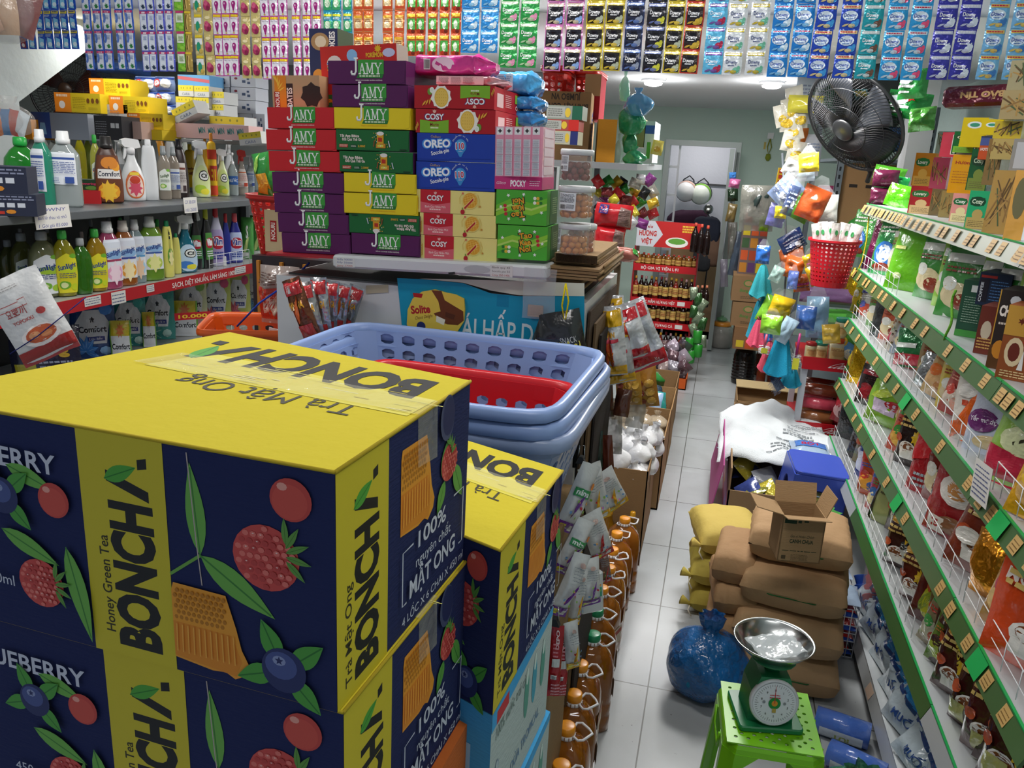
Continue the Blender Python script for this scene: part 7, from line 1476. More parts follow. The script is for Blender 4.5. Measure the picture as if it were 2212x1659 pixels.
def sheet(u,v):
 x=.12+u*.60;y=4.36+v*.78;z=.43+.05*nz(u*3,v*3,1)+.025*nz(u*8,v*8,2)+.11*math.exp(-((u-.50)**2*26+(v-.95)**2*12))-.16*max(0,.12-u)*3-.12*max(0,.1-v)*4
 return(x+.04*nz(v*3,2,2),y+.05*nz(u*4,7,1)-.10*u,z)
b.grid(sheet,36,30,m('#d3d8db','cloth'));g=random.Random(2);c=CV()
for i in range(7):c.lines(.42+.05*i,.1+.10*i,.28,.06,2,'#8d9296',i,.3)
b.stamp(c,lambda u,v,o:tuple(Vector(sheet(u,v))+Vector((0,0,.004+o))),.0006,maxlen=.08)
solid(single('plastic_sheet',b,'crumpled white printed plastic sheet spread over the open boxes','sheet'),.002)
t=thing('blue_stool','small blue plastic stool with an arched opening standing among the snack bags','stool',(.585,4.10,.27),(R(6),R(4),R(6)))
bs_=m('#3f55b8','plastic');part('seat',MB().rbox((-.13,-.13,.205),(.13,.13,.222),.03,bs_),t)
for k in range(4):
 M=Matrix.Rotation(R(90*k),4,'Z');b=MB();n=10
 arc=[(.06*math.cos(math.pi*i/n),.06+.075*math.sin(math.pi*i/n))for i in range(n+1)]
 pts=[(.14,0),(.13,.205),(-.13,.205),(-.14,0),(-.06,0)]+[(x,z)for x,z in arc[::-1]]+[(.06,0)]
 b.prism(pts,-.133,-.127,bs_,M);part('side_panel',b,t)
blob(.565,3.60,.27,.10,.13,'#4f9048','green and brown cloth bundle knotted on top behind the open carton',21,kind='cloth',neck=.35,ear=.5)
t=thing('wire_crate','white mesh crate of blue and white detergent packs at the foot of the gondola','crate',(.60,3.12,0))
b=MB();wt=m('#d6d8dc','plastic')
for z in[.02+.035*i for i in range(7)]:b.tube([(-.03,.0,z),(.10,.0,z),(.10,.75,z),(-.03,.75,z)],.0022,wt,4,closed=True)
for i in range(6):b.tube([(-.03+.026*i,0,.02),(-.03+.026*i,0,.23)],.002,wt,4)
for i in range(20):b.tube([(-.03,.0375*i,.02),(-.03,.0375*i,.23)],.002,wt,4)
part('mesh_walls',b,t)
for i in range(14):
 z=.03+.055*(i%5);y=3.19+.22*(i//5);c=CV();c.rect(0,.1,1,.35,'#d8322c');c.rect(.1,.55,.8,.25,'#e0e6f0')
 single('detergent_pack',pouch_mb(.13,.16,.05,m('#2a50b0' if z<.2 else '#a8bcd4','pack'),c if z<.2 else None,seed=i,nu=7,nv=8,wr=.4),'blue and white detergent pack in the mesh crate, layer %d from the bottom, pile %d'%(i%5+1,i//5+1),'packet',(.635,y-.07,z),(R(-88),0,R(rnd(-8,8))),'packs in the mesh crate')
for i in range(9):
 c=CV();c.rect(.1,.4,.8,.35,'#4a7ac8');c.text('BỘT',.5,.5,.12,'#b8243a',w=.5,bold=.03,al='c')
 single('salt_pack',pouch_mb(.20,.24,.06,m('#9fb6cf','pack'),c if i==8 else None,seed=i+60,nu=7,nv=8),'pale blue film pack piled at the foot of the gondola, %s'%(['lowest']+['number %d from the bottom'%(q+1)for q in range(1,8)]+['topmost with a blue label'])[i],'packet',(.60,4.30+.02*(i%2),.02+.052*i),(R(-88),0,R(rnd(-6,6)-4)),'pale blue packs')
def opencarton(x,y,w,d,h,label,cc='#9a7b56',name='open_box',rz=0,txt=None):
 t=thing(name,label,'carton',(x,y,0),(0,0,rz));b=MB();q=m(cc,'card')
 for a_,b_ in(((0,0,0),(w,.006,h)),((0,d-.006,0),(w,d,h)),((0,0,0),(.006,d,h)),((w-.006,0,0),(w,d,h)),((0,0,0),(w,d,.01))):b.box(a_,b_,q)
 if txt:c=CV(w,h);c.text(txt,w*.2,h*.5,h*.1,'#5a4a34',w=w*.5);b.stamp(c,lambda u,v,o:(w*u,-o,h*v),.0008)
 part('box_walls',b,t);return t
opencarton(.22,5.16,.50,.36,.36,'open brown carton of foil packs behind the white plastic sheet')
for i in range(4):single('foil_pack',pouch_mb(.24,.22,.06,m('#6a3038' if i%2 else '#c0c0c4','foil'),seed=i+3,nu=7,nv=8,wr=.5),'foil pack in the open carton behind the white sheet, %s from the left'%ORD[i],'packet',(.30+.11*i,5.26,.22),(R(-70),0,R(10*i-10)),'foil packs')
opencarton(.24,5.62,.55,.42,.34,'open brown carton with a flat flap holding yellow-capped bottles')
single('carton_flap',MB().box((0,0,0),(.5,.22,.006),m('#b09a72','card')),'pale brown cardboard flap lying across the bottle carton','cardboard',(.24,5.98,.345))
for i,(px,py)in enumerate(((1640,890),(1663,886),(1665,896),(1648,880))):
 p=at(px,py,2,.40);t=thing('sauce_bottle','small bottle with %s cap standing in the brown carton, %s'%(('orange','yellow')[i>0],['left one','middle one','front right one','rear one'][i]),'bottle',(p.x,p.y,.10));build_bottle(t,'sauce',.03,.31,'#4a2a1a',('#c87a2c','#e0c82c')[i>0],'liquid',flat=1,power=1,seg=12)
for i,(px,py,big)in enumerate(((1602,828,1),(1632,835,0),(1620,800,0),(1643,818,0),(1650,836,0),(1636,806,1))):
 p=at(px,py,2,0)if big else at(px,py+8,2,.0);hh=.42 if i==0 else .28
 t=thing('oil_bottle' if not big else 'soy_jug',['ribbed black soy-sauce jug with a white handle on the tiles by the aisle','amber fish-sauce bottle with a yellow cap, left one in front of the cloths','amber fish-sauce bottle with an orange cap behind the black jug','amber fish-sauce bottle with a yellow cap, middle one','amber fish-sauce bottle with a yellow cap nearest the cartons','second black jug half hidden by the hanging cloths'][i],'jug' if big else 'bottle',(p.x+.03*i,p.y+.02,0))
 rad=.10 if i==0 else(.07 if big else .04)
 build_bottle(t,'jug' if big else 'sauce',rad,hh,'#120d0c' if big else '#6a2a12','#d8d8da' if big else '#e0a81c','liquid' if not big else 'gloss',flat=1,power=1)
 if big:
  for q in range(7):part('rib',MB().lathe([(rad*1.0,0),(rad*1.04,.006),(rad*1.0,.012)],m('#120d0c','gloss'),24,cap=False),t,(0,0,.04+.028*q))
  part('handle',MB().tube([(-.05,0,hh*.86),(-.06,-.01,hh*.93),(.0,-.015,hh*.98),(.06,-.01,hh*.93),(.05,0,hh*.86)],.005,m('#dfe0e2','plastic'),6),t)
single('brown_carton',carton_mb(.36,.30,.24,'#9d8058',(lambda c:(c.text('NƯỚC MẮM',.06,.10,.03,'#5a4a34',w=.2,bold=.02),c)[1])(CV(.36,.24)),kind='card'),'closed brown carton under the amber bottles, right of the aisle','carton',(.30,6.18,0))
## drinks rack, hanging cloths, black fan and rear rack on the right
red=m('#b81420','plastic')
t=thing('drinks_rack','red and white drinks rack with bottles of spread on top, far right of the aisle','rack',(.555,4.98,0))
for z in(.38,.78):
 b=MB();b.rbox((0,0,z),(.46,.55,z+.03),.01,red);c=CV();c.text('Coca-Cola',.5,.28,.5,'#f0e4e4',w=.42,bold=.01,shear=.35,al='c');b.box((0,-.012,z-.02),(.46,0,z+.055),red);b.stamp(c,lambda u,v,o:(.46*u,-.0125-o,z-.02+.075*v),.0008);part('shelf_tray',b,t,label='red tray with white script lettering')
for x,y in((.02,.02),(.44,.02),(.02,.53),(.44,.53)):part('post',MB().box((x-.018,y-.018,0),(x+.018,y+.018,.78),m('#b9bdc4','plastic')),t)
for i in range(12):
 z=.40+.085*(i//4)+.0;p=(.57+.10*(i%4),5.12,z);c=CV();c.rect(.3,0,.4,1,'#e0b8b0');b=MB()
 Mx=Matrix.Rotation(R(90),4,'Y');b.lathe([(.012,-.10),(.036,-.095),(.038,0),(.036,.095),(.012,.10)],m(['#b0283a','#8f5a34','#c8475a','#7a3a24'][i//4 if i%2 else(i//4+1)%4],'pack'),14,Mx)
 single('noodle_roll',b,'wrapped red and brown tube pack on the rack, row %d place %d'%(i//4+1,i%4+1),'packet',(.69+.20*(i%2),5.06+.10*((i//2)%2)*1.5,z+.05),(0,0,R(-8)),'tube packs on the rack')
def jarp(x,y,z,r,h,body,lid,label,sq=1,ptxt='#d8b070'):
 t=thing('spread_jar',label,'jar',(x,y,z));part('jar_body',MB().lathe([(r*.9,0),(r,.006),(r,h*.72),(r*.85,h*.8)],m(body,'plastic'),20,power=sq),t)
 part('lid',MB().lathe([(r*.95,h*.8),(r*.97,h*.99),(r*.85,h)],m(lid,'plastic'),20,power=1),t)
 c=CV();c.rect(0,0,1,1,'#e0c88a');c.ell(.5,.5,.3,.3,ptxt,10);c.lines(.1,.7,.8,.2,2,'#a8622c');lb=MB();lb.stamp(c,lambda u,v,o:(lambda ca,sa:((r*1.01+o)*math.copysign(abs(ca)**sq,ca),(r*1.01+o)*math.copysign(abs(sa)**sq,sa),h*(.12+.5*v)))(math.cos(R(-140+100*u)),math.sin(R(-140+100*u))),.0008,'paper',maxlen=.12);part('label_sticker',lb,t)
for px,py,r,h,cc,ll,lb,z in((1750,768,.035,.10,'#d8cfa0','#c02c2c','cream spread jar with red lid, left on the red rack',0),(1770,776,.038,.11,'#dcd2a4','#2a9a80','cream spread jar with teal lid, front of the red rack',0),(1806,775,.05,.14,'#d9cfae','#d8502c','square cream tub with orange lid on the red rack',0),(1810,730,.04,.12,'#d9d0a6','#2a9a80','round cream tub with teal lid standing on the square tub',.14)):
 p=at(px,py,1,5.06)if not z else at(1808,775,1,5.06);jarp(p.x,5.06,.8105+z,r,h-.001,cc,ll,lb,.6 if r==.05 else 1)
t=thing('angle_rack','grey perforated angle-steel rack behind the hanging cloths, right rear','rack',(.69,5.0,0));sm_=m('#6c757c','steel')
for x,y in((0,.72),(.5,.72),(0,2.4),(.5,2.4)):
 b=MB();b.box((x-.02,y-.02,0),(x+.02,y-.017,2.3),sm_);b.box((x-.02,y-.02,0),(x-.017,y+.02,2.3),sm_)
 if y<1:[b.box((x-.006,y-.0215,.9+.05*i),(x+.006,y-.02,.925+.05*i),m('#22262a','steel'))for i in range(26)]
 part('post',b,t)
for z in(.5,1.05,1.55,1.98):part('rack_shelf',MB().box((-.02,.7,z-.02),(.52,2.42,z),sm_),t)
def put(px,py,Y,z=None):p=at(px,py,1,Y);return(p.x,Y,p.z if z is None else z)
single('brown_carton',carton_mb(.44,.34,.40,'#9a7852',(lambda c:(c.text('12 ORANGE 24H',.25,.04,.03,'#3a2f22',w=.16),c.rect(.24,.03,.18,.05,'#c87a3c'),c.rect(.05,.25,.05,.02,'#2a2420'),c.rect(.15,.25,.1,.02,'#2a2420'),c)[1])(CV(.44,.40)),kind='card'),'large brown carton with orange print on the rack under the black fan','carton',(.715,5.76,1.551))
c=CV();
for i,(px,py,w,h,cc,kd,lb)in enumerate(((1752,215,.20,.30,'#c8d4e0','pack','blue and white pack high on the rack behind the sachets'),(1748,335,.14,.26,'#c9ccd4','pack','white and red printed pack on the rear rack'),(1720,300,.14,.14,'#d9762c','paper','orange small pack behind the black fan'),(1765,215,.26,.20,'#2f5a44','bagfilm','dark green plastic bag high on the rack above the fan'),
(1850,215,.30,.12,'#23302c','cloth','black folded cloth pile on the rack above the fan, upper layer'),(1860,240,.32,.10,'#1a2420','cloth','dark green folded cloth on the rack above the fan, second layer'),(1890,262,.3,.08,'#2a3a30','cloth','dark folded cloth with yellow edge behind the fan motor'),(1905,300,.28,.16,'#3a5a86','cloth','blue folded cloth behind the fan motor'),(1820,420,.3,.1,'#7a3050','pack','dark pink pack below the fan on the rack'),
(1800,640,.40,.10,'#7f5f8a','pack','violet bedding pack on the rack below the red basket'),(1810,695,.24,.10,'#4f9a3c','cloth','green folded cloth on the lower rack'),(1825,720,.26,.10,'#d0525c','cloth','salmon red folded cloth on the lower rack'),(1740,225,.2,.1,'#c8c040','pack','yellow and red small pack on top of the rack'))):
 x,y,z=put(px,py,5.82 if i<9 else 5.4);
 if kd=='cloth':single('folded_cloth',sack_mb(w,.3,h,m(cc,'cloth'),i,bulge=.25),lb,'cloth',(x,y+.1,z-h/2))
 else:
  c=CV();c.rect(.1,.1,.35,.3,'#b84a4c' if i in(1,)else '#3a6ab8');c.lines(.1,.5,.8,.3,4,'#8a96b0',3)
  single('film_pack',pouch_mb(w,h,.08,m(cc,kd),c if i<2 else None,seed=i),lb,'packet',(x,y,z-h/2))
for i,(px,py)in enumerate(((1722,212),(1712,238),(1706,262),(1722,282),(1706,305),(1716,330),(1700,250),(1728,255))):
 x,y,z=put(px,py,5.45);c=CV();c.ell(.5,.35,.35,.2,'#d8b83c',12)
 single('hanging_pack',pouch_mb(.11,.13,.06,m('#d9d6c8','film' if i%2 else 'pack'),c,seed=i,wr=.5,nu=8,nv=8),'white and yellow film pack in the right rear hanging string, %s from the top'%ORD[i],'packet',(x,y,z-.06),(0,R(rnd(-20,20)),R(rnd(-30,30))),'string of yellow and white packs')
x,y,z=put(1845,262,4.75)
t=thing('electric_fan','large black fan tilted sideways on the right, under the blue sachets','fan',tuple(Vector((x,y,z))));t.rotation_euler=Vector((-.62,-.55,-.56)).to_track_quat('-Y','Z').to_euler();fan(t,.285,.085,'#191a1c','#1f2022','#2a2d33',84,hub=.2,blades=5)
c=CV();c.rect(0,0,1,1,'#6aa8b0');c.rect(.1,.6,.8,.3,'#c8b86a');c.rect(.45,.1,.45,.4,'#3f8a96')
b=MB();b.rbox((-.075,.11,-.02),(.095,.29,.17),.03,m('#2a2b2e','plastic'));b.stamp(c,lambda u,v,o:(-.06+.09*u,.1095-o,.02+.10*v),.001);part('control_box',b,t,label='dark control box with a teal sticker')
x2,y2=x+.15,4.95;b=MB().tube([(x,y+.12,z),(x2,y2,z-.25),(x2,y2+.05,z-.30)],.014,m('#1f2022','plastic'),8)
single('fan_bracket',b,'black bracket arm behind the large black fan','bracket')
x,y,z=put(1806,505,4.72)
basket('waste_basket','red perforated round basket full of white straw packs, on the rack side',x,4.72,z-.03,.25,.24,.25,'#c01a28',taper=.72,rot=0,nh=30,rows=9,rimh=.018,rim=.012,holes=.5,hv=.5,rounded=1.0)
g=random.Random(3)
for i in range(11):
 a=i/11*6.28;xx=x+.055*math.cos(a);yy=4.72+.05*math.sin(a);c=CV();c.ell(.5,.8,.18,.06,'#3f9a5a',8);c.lines(.3,.2,.4,.4,3,'#c85a6a',3,.2)
 single('straw_pack',pouch_mb(.05,.25,.02,m('#d4d2d0','pack'),c,seed=i,nu=6,nv=10,wr=.3),'white film pack of straws standing in the red basket, place %d clockwise'%(i+1),'packet',(xx,yy,z-.19),(R(g.uniform(-10,10)),R(14*math.cos(a)),R(g.uniform(-30,30))),'straw packs')
single('yellow_rope',MB().tube([put(1880,430,4.6),put(1872,520,4.6),put(1862,565,4.6),put(1850,590,4.6),put(1868,600,4.6),put(1858,580,4.6)],.003,m('#d8b82c','cloth'),6),'yellow cord hanging at the end of the gondola','rope')
YH=4.95
for i,(px0,py0,px1,py1,cc,kd,lb,rl)in enumerate((
(1722,403,1790,476,'#c85a2c','pack','orange sponge cloth in clear film, highest in the hanging cluster',18),(1706,420,1760,478,'#6fae3c','pack','green sponge cloth behind the highest orange one',24),
(1668,380,1728,445,'#7f93b8','film','blue checked glove pack hanging tilted at the left of the cluster',40),(1694,400,1722,466,'#3a4a70','film','dark blue glove pack hanging beside the checked one',15),
(1680,500,1742,545,'#23407f','pack','dark blue printed sponge pack in the cluster',-32),(1655,440,1700,490,'#6f6fb0','film','violet film pack left in the cluster',10),(1672,445,1700,472,'#d8c82c','pack','small yellow star-shaped pack in the cluster',0),
(1740,420,1812,480,'#d9dcd4','pack','white and green pack behind the orange sponge',-4),(1682,535,1740,580,'#c05f28','pack','orange sponge pack, left of the middle rows',-16),(1692,553,1738,602,'#bf5c26','pack','orange sponge pack hanging in front of the middle rows',10),
(1733,545,1784,580,'#d3a81f','pack','yellow and pink striped sponge pack, upper of two',-22),(1742,570,1785,615,'#cfa61e','pack','yellow and pink striped sponge pack, lower of two',-28),(1712,592,1750,630,'#c5622c','pack','orange and pink striped sponge pack in the cluster',-10),
(1660,640,1716,685,'#d8b41f','pack','yellow sponge in clear film, lower left of the cluster',14),(1640,640,1690,700,'#86c83a','pack','lime sponge cloth behind the yellow sponge, upper one',20),(1642,680,1690,722,'#8fd03c','pack','lime sponge cloth under the yellow sponge',0),
(1716,660,1764,712,'#4a78c8','pack','round blue net sponge in clear film',0),(1740,640,1792,730,'#8fb8d4','pack','pale blue and white card pack hanging behind the blue net sponge',-6),(1680,685,1716,742,'#a8c4d8','pack','pale blue mitt in film beside the hanging cloths',24),(1775,700,1816,742,'#cfae44','pack','yellow rubber-glove pack above the spread jars',-12),
(1632,530,1664,570,'#2f68b8','pack','blue round brush head pack at the left of the cluster',0),(1664,575,1692,610,'#a8c8c0','film','pale green film pack in the left middle of the cluster',20),(1700,585,1725,625,'#5a78c0','film','blue net sponge in film in the middle of the cluster',0),(1724,330,1770,372,'#d8c832','pack','bright yellow pack above the orange sponge',-8),(1700,360,1762,392,'#b9c8d4','film','clear crinkled pack with blue print above the sponges',-6),(1690,345,1730,380,'#b8b8b4','film','clear crinkled empty film over the cluster',25))):
 Yh=YH+.12 if 'behind' in lb else YH-.06*(i%4)-.02*(i/26)-(.12 if i==0 else 0);l,r_=at(px0,(py0+py1)/2,1,Yh),at(px1,(py0+py1)/2,1,Yh);tp,bo=at((px0+px1)/2,py0,1,Yh),at((px0+px1)/2,py1,1,Yh);w=(r_.x-l.x)*.95;h=(tp.z-bo.z)
 c=None
 if 'striped' in lb:c=CV();c.rect(.05,.4,.9,.12,'#b8307a');c.rect(.05,.25,.9,.05,'#4a2a5a')
 elif 'checked' in lb or 'printed' in lb:c=CV();c.lines(.1,.2,.8,.6,4,'#a8b8d8' if 'checked' in lb else '#b9c4dc',3,.4);c.ell(.6,.4,.15,.12,'#dfe4ee',8)
 mb=pouch_mb(w,h,min(.07,w*.6),m(cc,kd),c,seed=i+5,wr=.5);mb2=None
 t=thing('sponge_pack',lb,'packet',((l.x+r_.x)/2,Yh,(tp.z+bo.z)/2),(0,R(rl),R(rnd(-25,25))));part('wrapped_item',mb,t,(0,0,-h/2))
 part('header_film',MB().grid(lambda u,v,w=w,h=h,i=i:((u-.5)*w*(.8-.5*v),.01*nz(u*4,v*4,i),h*.5+v*h*.35),4,4,m('#d8dde0','clear')),t)
def cloth(px0,py0,px1,py1,Y,cc,label,seed):
 l,r_=at(px0,(py0+py1)/2,1,Y),at(px1,(py0+py1)/2,1,Y);tp,bo=at((px0+px1)/2,py0,1,Y),at((px0+px1)/2,py1,1,Y);w=r_.x-l.x;h=tp.z-bo.z
 def f(u,v):
  a=2*math.pi*u;k=.22+.78*(1-v)**.75;q=1+.25*math.cos(a*5+seed)*(1-v*.4)
  return(w/2*k*math.cos(a)*q,.045*k*math.sin(a)*q*1.3,v*h+(.012*math.cos(a*5+seed)*(v<.1)))
 t=thing('hanging_cloth',label,'cloth',((l.x+r_.x)/2,Y,bo.z));b=MB().grid(f,40,12,m(cc,'cloth'),wrap=True);b.add([f(i/40,0)for i in range(40)],[tuple(range(40))],m(cc,'cloth'));part('towel',b,t)
 part('hanging_loop',MB().tube([(0,0,h*.98),(.01,0,h+.02),(-.01,0,h+.02),(0,0,h*.98)],.003,m(cc,'cloth'),5),t)
for i,(a,b_,c_,d_,Y,cc,lb)in enumerate(((1622,572,1668,640,5.1,'#3fa8b4','teal hand towel gathered at the top, highest on the left of the cluster'),(1640,610,1672,680,5.15,'#3a9aac','teal hand towel hanging below the highest one'),(1618,650,1650,730,5.2,'#3a9ab4','blue-teal hand towel at the left edge of the cluster'),(1618,690,1655,745,5.05,'#c8506a','pink hand towel at the left edge of the cluster'),(1642,738,1680,800,4.95,'#d0566a','pink hand towel beside the big blue one, low in the cluster'),(1658,712,1714,808,4.85,'#2a9ac0','big bright blue hand towel lowest in the cluster'),(1688,790,1730,832,4.98,'#2f9fbe','blue towel end hanging under the big blue towel'),(1650,700,1670,735,5.1,'#3a70b8','small blue towel between the pink ones'))):cloth(a,b_,c_,d_,Y,cc,lb,i)
for i,(px,py,py1,lb)in enumerate(((1727,720,800,'magenta-handled bottle brush hanging in film left of the jars'),(1655,722,765,'white bottle brush with yellow label hanging in film at the left'))):
 x,y,z=put(px,py,4.88);z1=put(px,py1,4.88)[2];t=thing('bottle_brush',lb,'brush',(x,y,z1));part('handle',MB().tube([(0,0,(z-z1)*.35),(.004,0,z-z1)],.007,m('#b8307a' if i==0 else '#c0506a','plastic'),8),t)
 b=MB();gg=random.Random(i)
 for k in range(120):a=gg.random()*6.28;zz=gg.random()*(z-z1)*.42;b.tube([(0,0,zz),(.032*math.cos(a),.032*math.sin(a),zz)],.0012,m('#dfdfe0','plastic'),3)
 part('bristles',b,t,kind='stuff');part('label_card',MB().box((-.018,-.033,.01),(.018,-.031,(z-z1)*.35),m('#c8c83c','paper')),t)
x,y,z=put(1670,812,4.9);b=MB();b.grid(lambda u,v:((u-.5)*.05,.02*math.sin(u*3),-v*.1),4,4,m('#2f3a5a','plastic'));[b.tube([(-.02+.04*(k%6)/5,.0,-.01*(k//6)-.02),(-.05+.04*(k%6)/5,-.03,-.015*(k//6)-.03)],.001,m('#8fa0b8','plastic'),3)for k in range(36)];single('scrub_brush',b,'dark scrubbing brush in film at the bottom of the cluster','brush',(x,y,z),(0,R(-35),0))
single('hanger_rod',MB().tube([put(1690,330,5.02),put(1700,560,5.02),put(1690,700,5.02),put(1685,800,5.02)],.006,m('#5a6066','steel'),6),'thin rod carrying the cluster of hanging cloths and sponges','rod')
x,y,z=put(1682,362,6.3);b=MB();w=put(1712,362,6.3)[0]-x;h=z-put(1682,412,6.3)[2];c=CV()
for i in range(4):[c.rect(.1+.5*q,.05+.24*i,.32,.17,'#b83a24')for q in(0,1)]
b.box((0,0,-h),(w,.03,0),m('#d8b01f','paper'));b.stamp(c,lambda u,v,o:(w*u,-o,-h+h*v),.001);single('card_display',b,'yellow and red card display beside the back wall','display',(x,y,z),(0,R(3),0))
p=at(1664,300,1,YB-.02);t=thing('hanging_keys','green-yellow trinket on a nail on the back wall right of the doorway','trinket',(p.x,YB-.02,p.z));part('switch_plate',MB().box((-.03,0,.0),(.03,.012,.06),m('#dfe0e0','plastic')),t);part('tassel',MB().tube([(0,0,0),(.02,-.01,-.08),(0,-.01,-.16),(-.02,-.01,-.08),(0,0,0)],.006,m('#9a9a3c','cloth'),5).lathe([(.01,-.22),(.03,-.19),(.02,-.15)],m('#8f9a3a','cloth'),10),t)
single('small_sticker',MB().box((0,0,0),(.02,.004,.07),m('#c8b45a','paper')),'small yellow sticker on the back wall left of the trinket','sticker',tuple(at(1649,322,1,YB-.005)))
## back of the shop
def pk(px0,py0,px1,py1,Y,base,kind,art,label,name='film_pack',cat='packet',th=.05,roll=0,yaw=0,seed=1,lean=0,group=None,n=(8,9),**kw):
 """film pack whose outline is seen between these pixels at depth Y"""
 cx,cy=(px0+px1)/2,(py0+py1)/2;w=at(px1,cy,1,Y).x-at(px0,cy,1,Y).x;h=at(cx,py0,1,Y).z-at(cx,py1,1,Y).z;p=at(cx,cy,1,Y)
 c=None
 if art:c=CV();art(c)
 mb=pouch_mb(w,h,min(th,w*.7),m(*base)if isinstance(base,tuple)else m(base,kind),c,seed=seed,nu=n[0],nv=n[1],**kw)
 mb.v=[(x,y,z-h/2)for x,y,z in mb.v]
 return single(name,mb,label,cat,tuple(p),(R(-lean),R(roll),R(yaw)),group)
def bx_(px0,py0,px1,py1,Y,dep,base,art,name,label,yaw=0,roll=0,**k):return facebox(px0,py0,px1,py1,Y,dep,base,art,name,label,yaw=yaw,roll=roll,**k)[0]
YR=YB+1.28
single('hook_rail',MB().box((at(1485,398,1,YR).x,YR,at(1485,398,1,YR).z),(at(1570,400,1,YR).x,YR+.02,at(1485,398,1,YR).z+.02),m('#4a4a4c','steel')),'dark hook rail on the wall seen through the doorway','hook rail')
for px,py,cc,c2,lb in((1484,412,'#d9d6d6','#c8a090','white helmet hanging on the hook rail, left of the two'),(1515,418,'#dfe3d8','#6fae1f','white and lime green helmet hanging on the hook rail, right of the two')):
 p=at(px,py,1,YR-.15);t=thing('helmet',lb,'helmet',tuple(p),(R(100),0,R(-10)),'helmets')
 part('shell',MB().lathe([(.115,-.02),(.125,.02),(.118,.07),(.09,.11),(.045,.135),(.01,.14)],m(cc,'plastic'),24),t);part('brim',MB().lathe([(.12,-.03),(.128,-.015),(.12,.0)],m('#3a3a3a','plastic'),24,cap=False),t)
 part('stripe',MB().lathe([(.1245,.03),(.118,.072)],m(c2,'plastic'),24,Matrix.Scale(1.015,4),cap=False),t);part('chin_strap',MB().tube([(-.1,0,0),(-.06,.12,-.06),(0,.16,-.10),(.06,.12,-.06),(.1,0,0)],.008,m('#26262a','cloth'),5),t)
p=at(1490,470,1,YB+.75);single('draped_jacket',sack_mb(.50,.4,.28,m('#35202f','cloth'),3,bulge=.35),'dark plum jacket draped over a carton seen through the doorway','jacket',(p.x,p.y,p.z-.20),(0,R(-8),0))
single('brown_carton',carton_mb(.62,.4,.95,'#b08a66',kind='card'),'brown carton under the plum jacket behind the doorway','carton',(p.x-.22,p.y-.15,0));p=at(1530,452,1,YB+.4)
t=thing('motorbike_mirror','round motorbike mirror on a thin stalk seen in the doorway','mirror',tuple(p));part('mirror_glass',MB().lathe([(.05,-.01),(.055,0),(.04,.01)],m('#8a8c88','metal'),20,Matrix.Rotation(R(80),4,'X')),t);part('stalk',MB().tube([(0,0,-.05),(.05,0,-.13),(.07,.02,-.28),(.05,.0,-1.1)],.008,m('#2a2a2c','plastic'),6),t)
for i,(px,py,w,h,cc)in enumerate(((1530,500,.3,.3,'#2f3340'),(1545,540,.22,.35,'#7a6050'),(1520,560,.2,.25,'#3a3c40'))):p=at(px,py,1,9.0);single('covered_load',sack_mb(w,.3,h,m(cc,'cloth'),i,bulge=.3),['dark cloth bundle','brown cloth bundle','grey cloth bundle'][i]+' at the doorway beside the sauce display','bundle',(p.x-.02,9.0,p.z-h/2))
YD=7.75;a0=at(1378,475,1,YD);a1=at(1508,545,1,YD);W_=a1.x-a0.x;zs=[at(1440,q,1,YD).z for q in(577,650,700)]
t=thing('sauce_display','red four-tier sauce display with a printed header board near the doorway','display rack',(a0.x,YD,0));zt,zh=a0.z,at(1440,535,1,YD).z
c=CV(W_,zt-zh);h=zt-zh;c.poly([(0,0),(W_*.28,0),(W_*.42,h*.5),(W_*.28,h),(0,h)],'#c8c8d0');c.text('NƯỚC MẮM',W_*.05,h*.72,h*.10,'#b02a2c',w=W_*.2,bold=.02);c.text('HƯƠNG',W_*.04,h*.42,h*.2,'#b82a24',w=W_*.28,bold=.04);c.text('VIỆT',W_*.08,h*.12,h*.18,'#b82a24',w=W_*.18,bold=.04)
c.ell(W_*.65,h*.22,W_*.18,h*.2,'#e8e6e0',16);c.ell(W_*.65,h*.26,W_*.14,h*.12,'#5f9a3c',12);[c.lines(W_*.72,h*(.6+.1*i),W_*.2,h*.08,1,'#e0b83c',i,.8)for i in range(3)]
b=MB();b.box((0,0,zh),(W_,.02,zt),m('#b8201f','paper'));b.stamp(c,lambda u,v,o:(W_*u,-o,zh+h*v),.001);part('header_board',b,t)
for i,z in enumerate(zs+[.12]):
 b=MB();b.box((0,0,z-.01),(W_,.32,z),red);b.box((0,-.01,z-.05),(W_,0,z+.015),red);c=CV()
 if i<3:c.text(['BỘ GIA VỊ TIỆN LỢI','NƯỚC MẮM HƯƠNG VIỆT','TƯƠNG ỚT, TƯƠNG CÀ'][i],.12,.3,.4,'#e8d8d4',w=.6,bold=.02)
 if i:c.rect(.76,.2,.12,.6,'#d8d6d2')
 b.stamp(c,lambda u,v,o:(W_*u,-.0105-o,z-.05+.065*v),.001);part('display_shelf',b,t)
for x in(0,W_):part('side_panel',MB().box((x-.008,0,0),(x+.008,.33,zh),m('#8f1a1e','plastic')),t)
pb={}
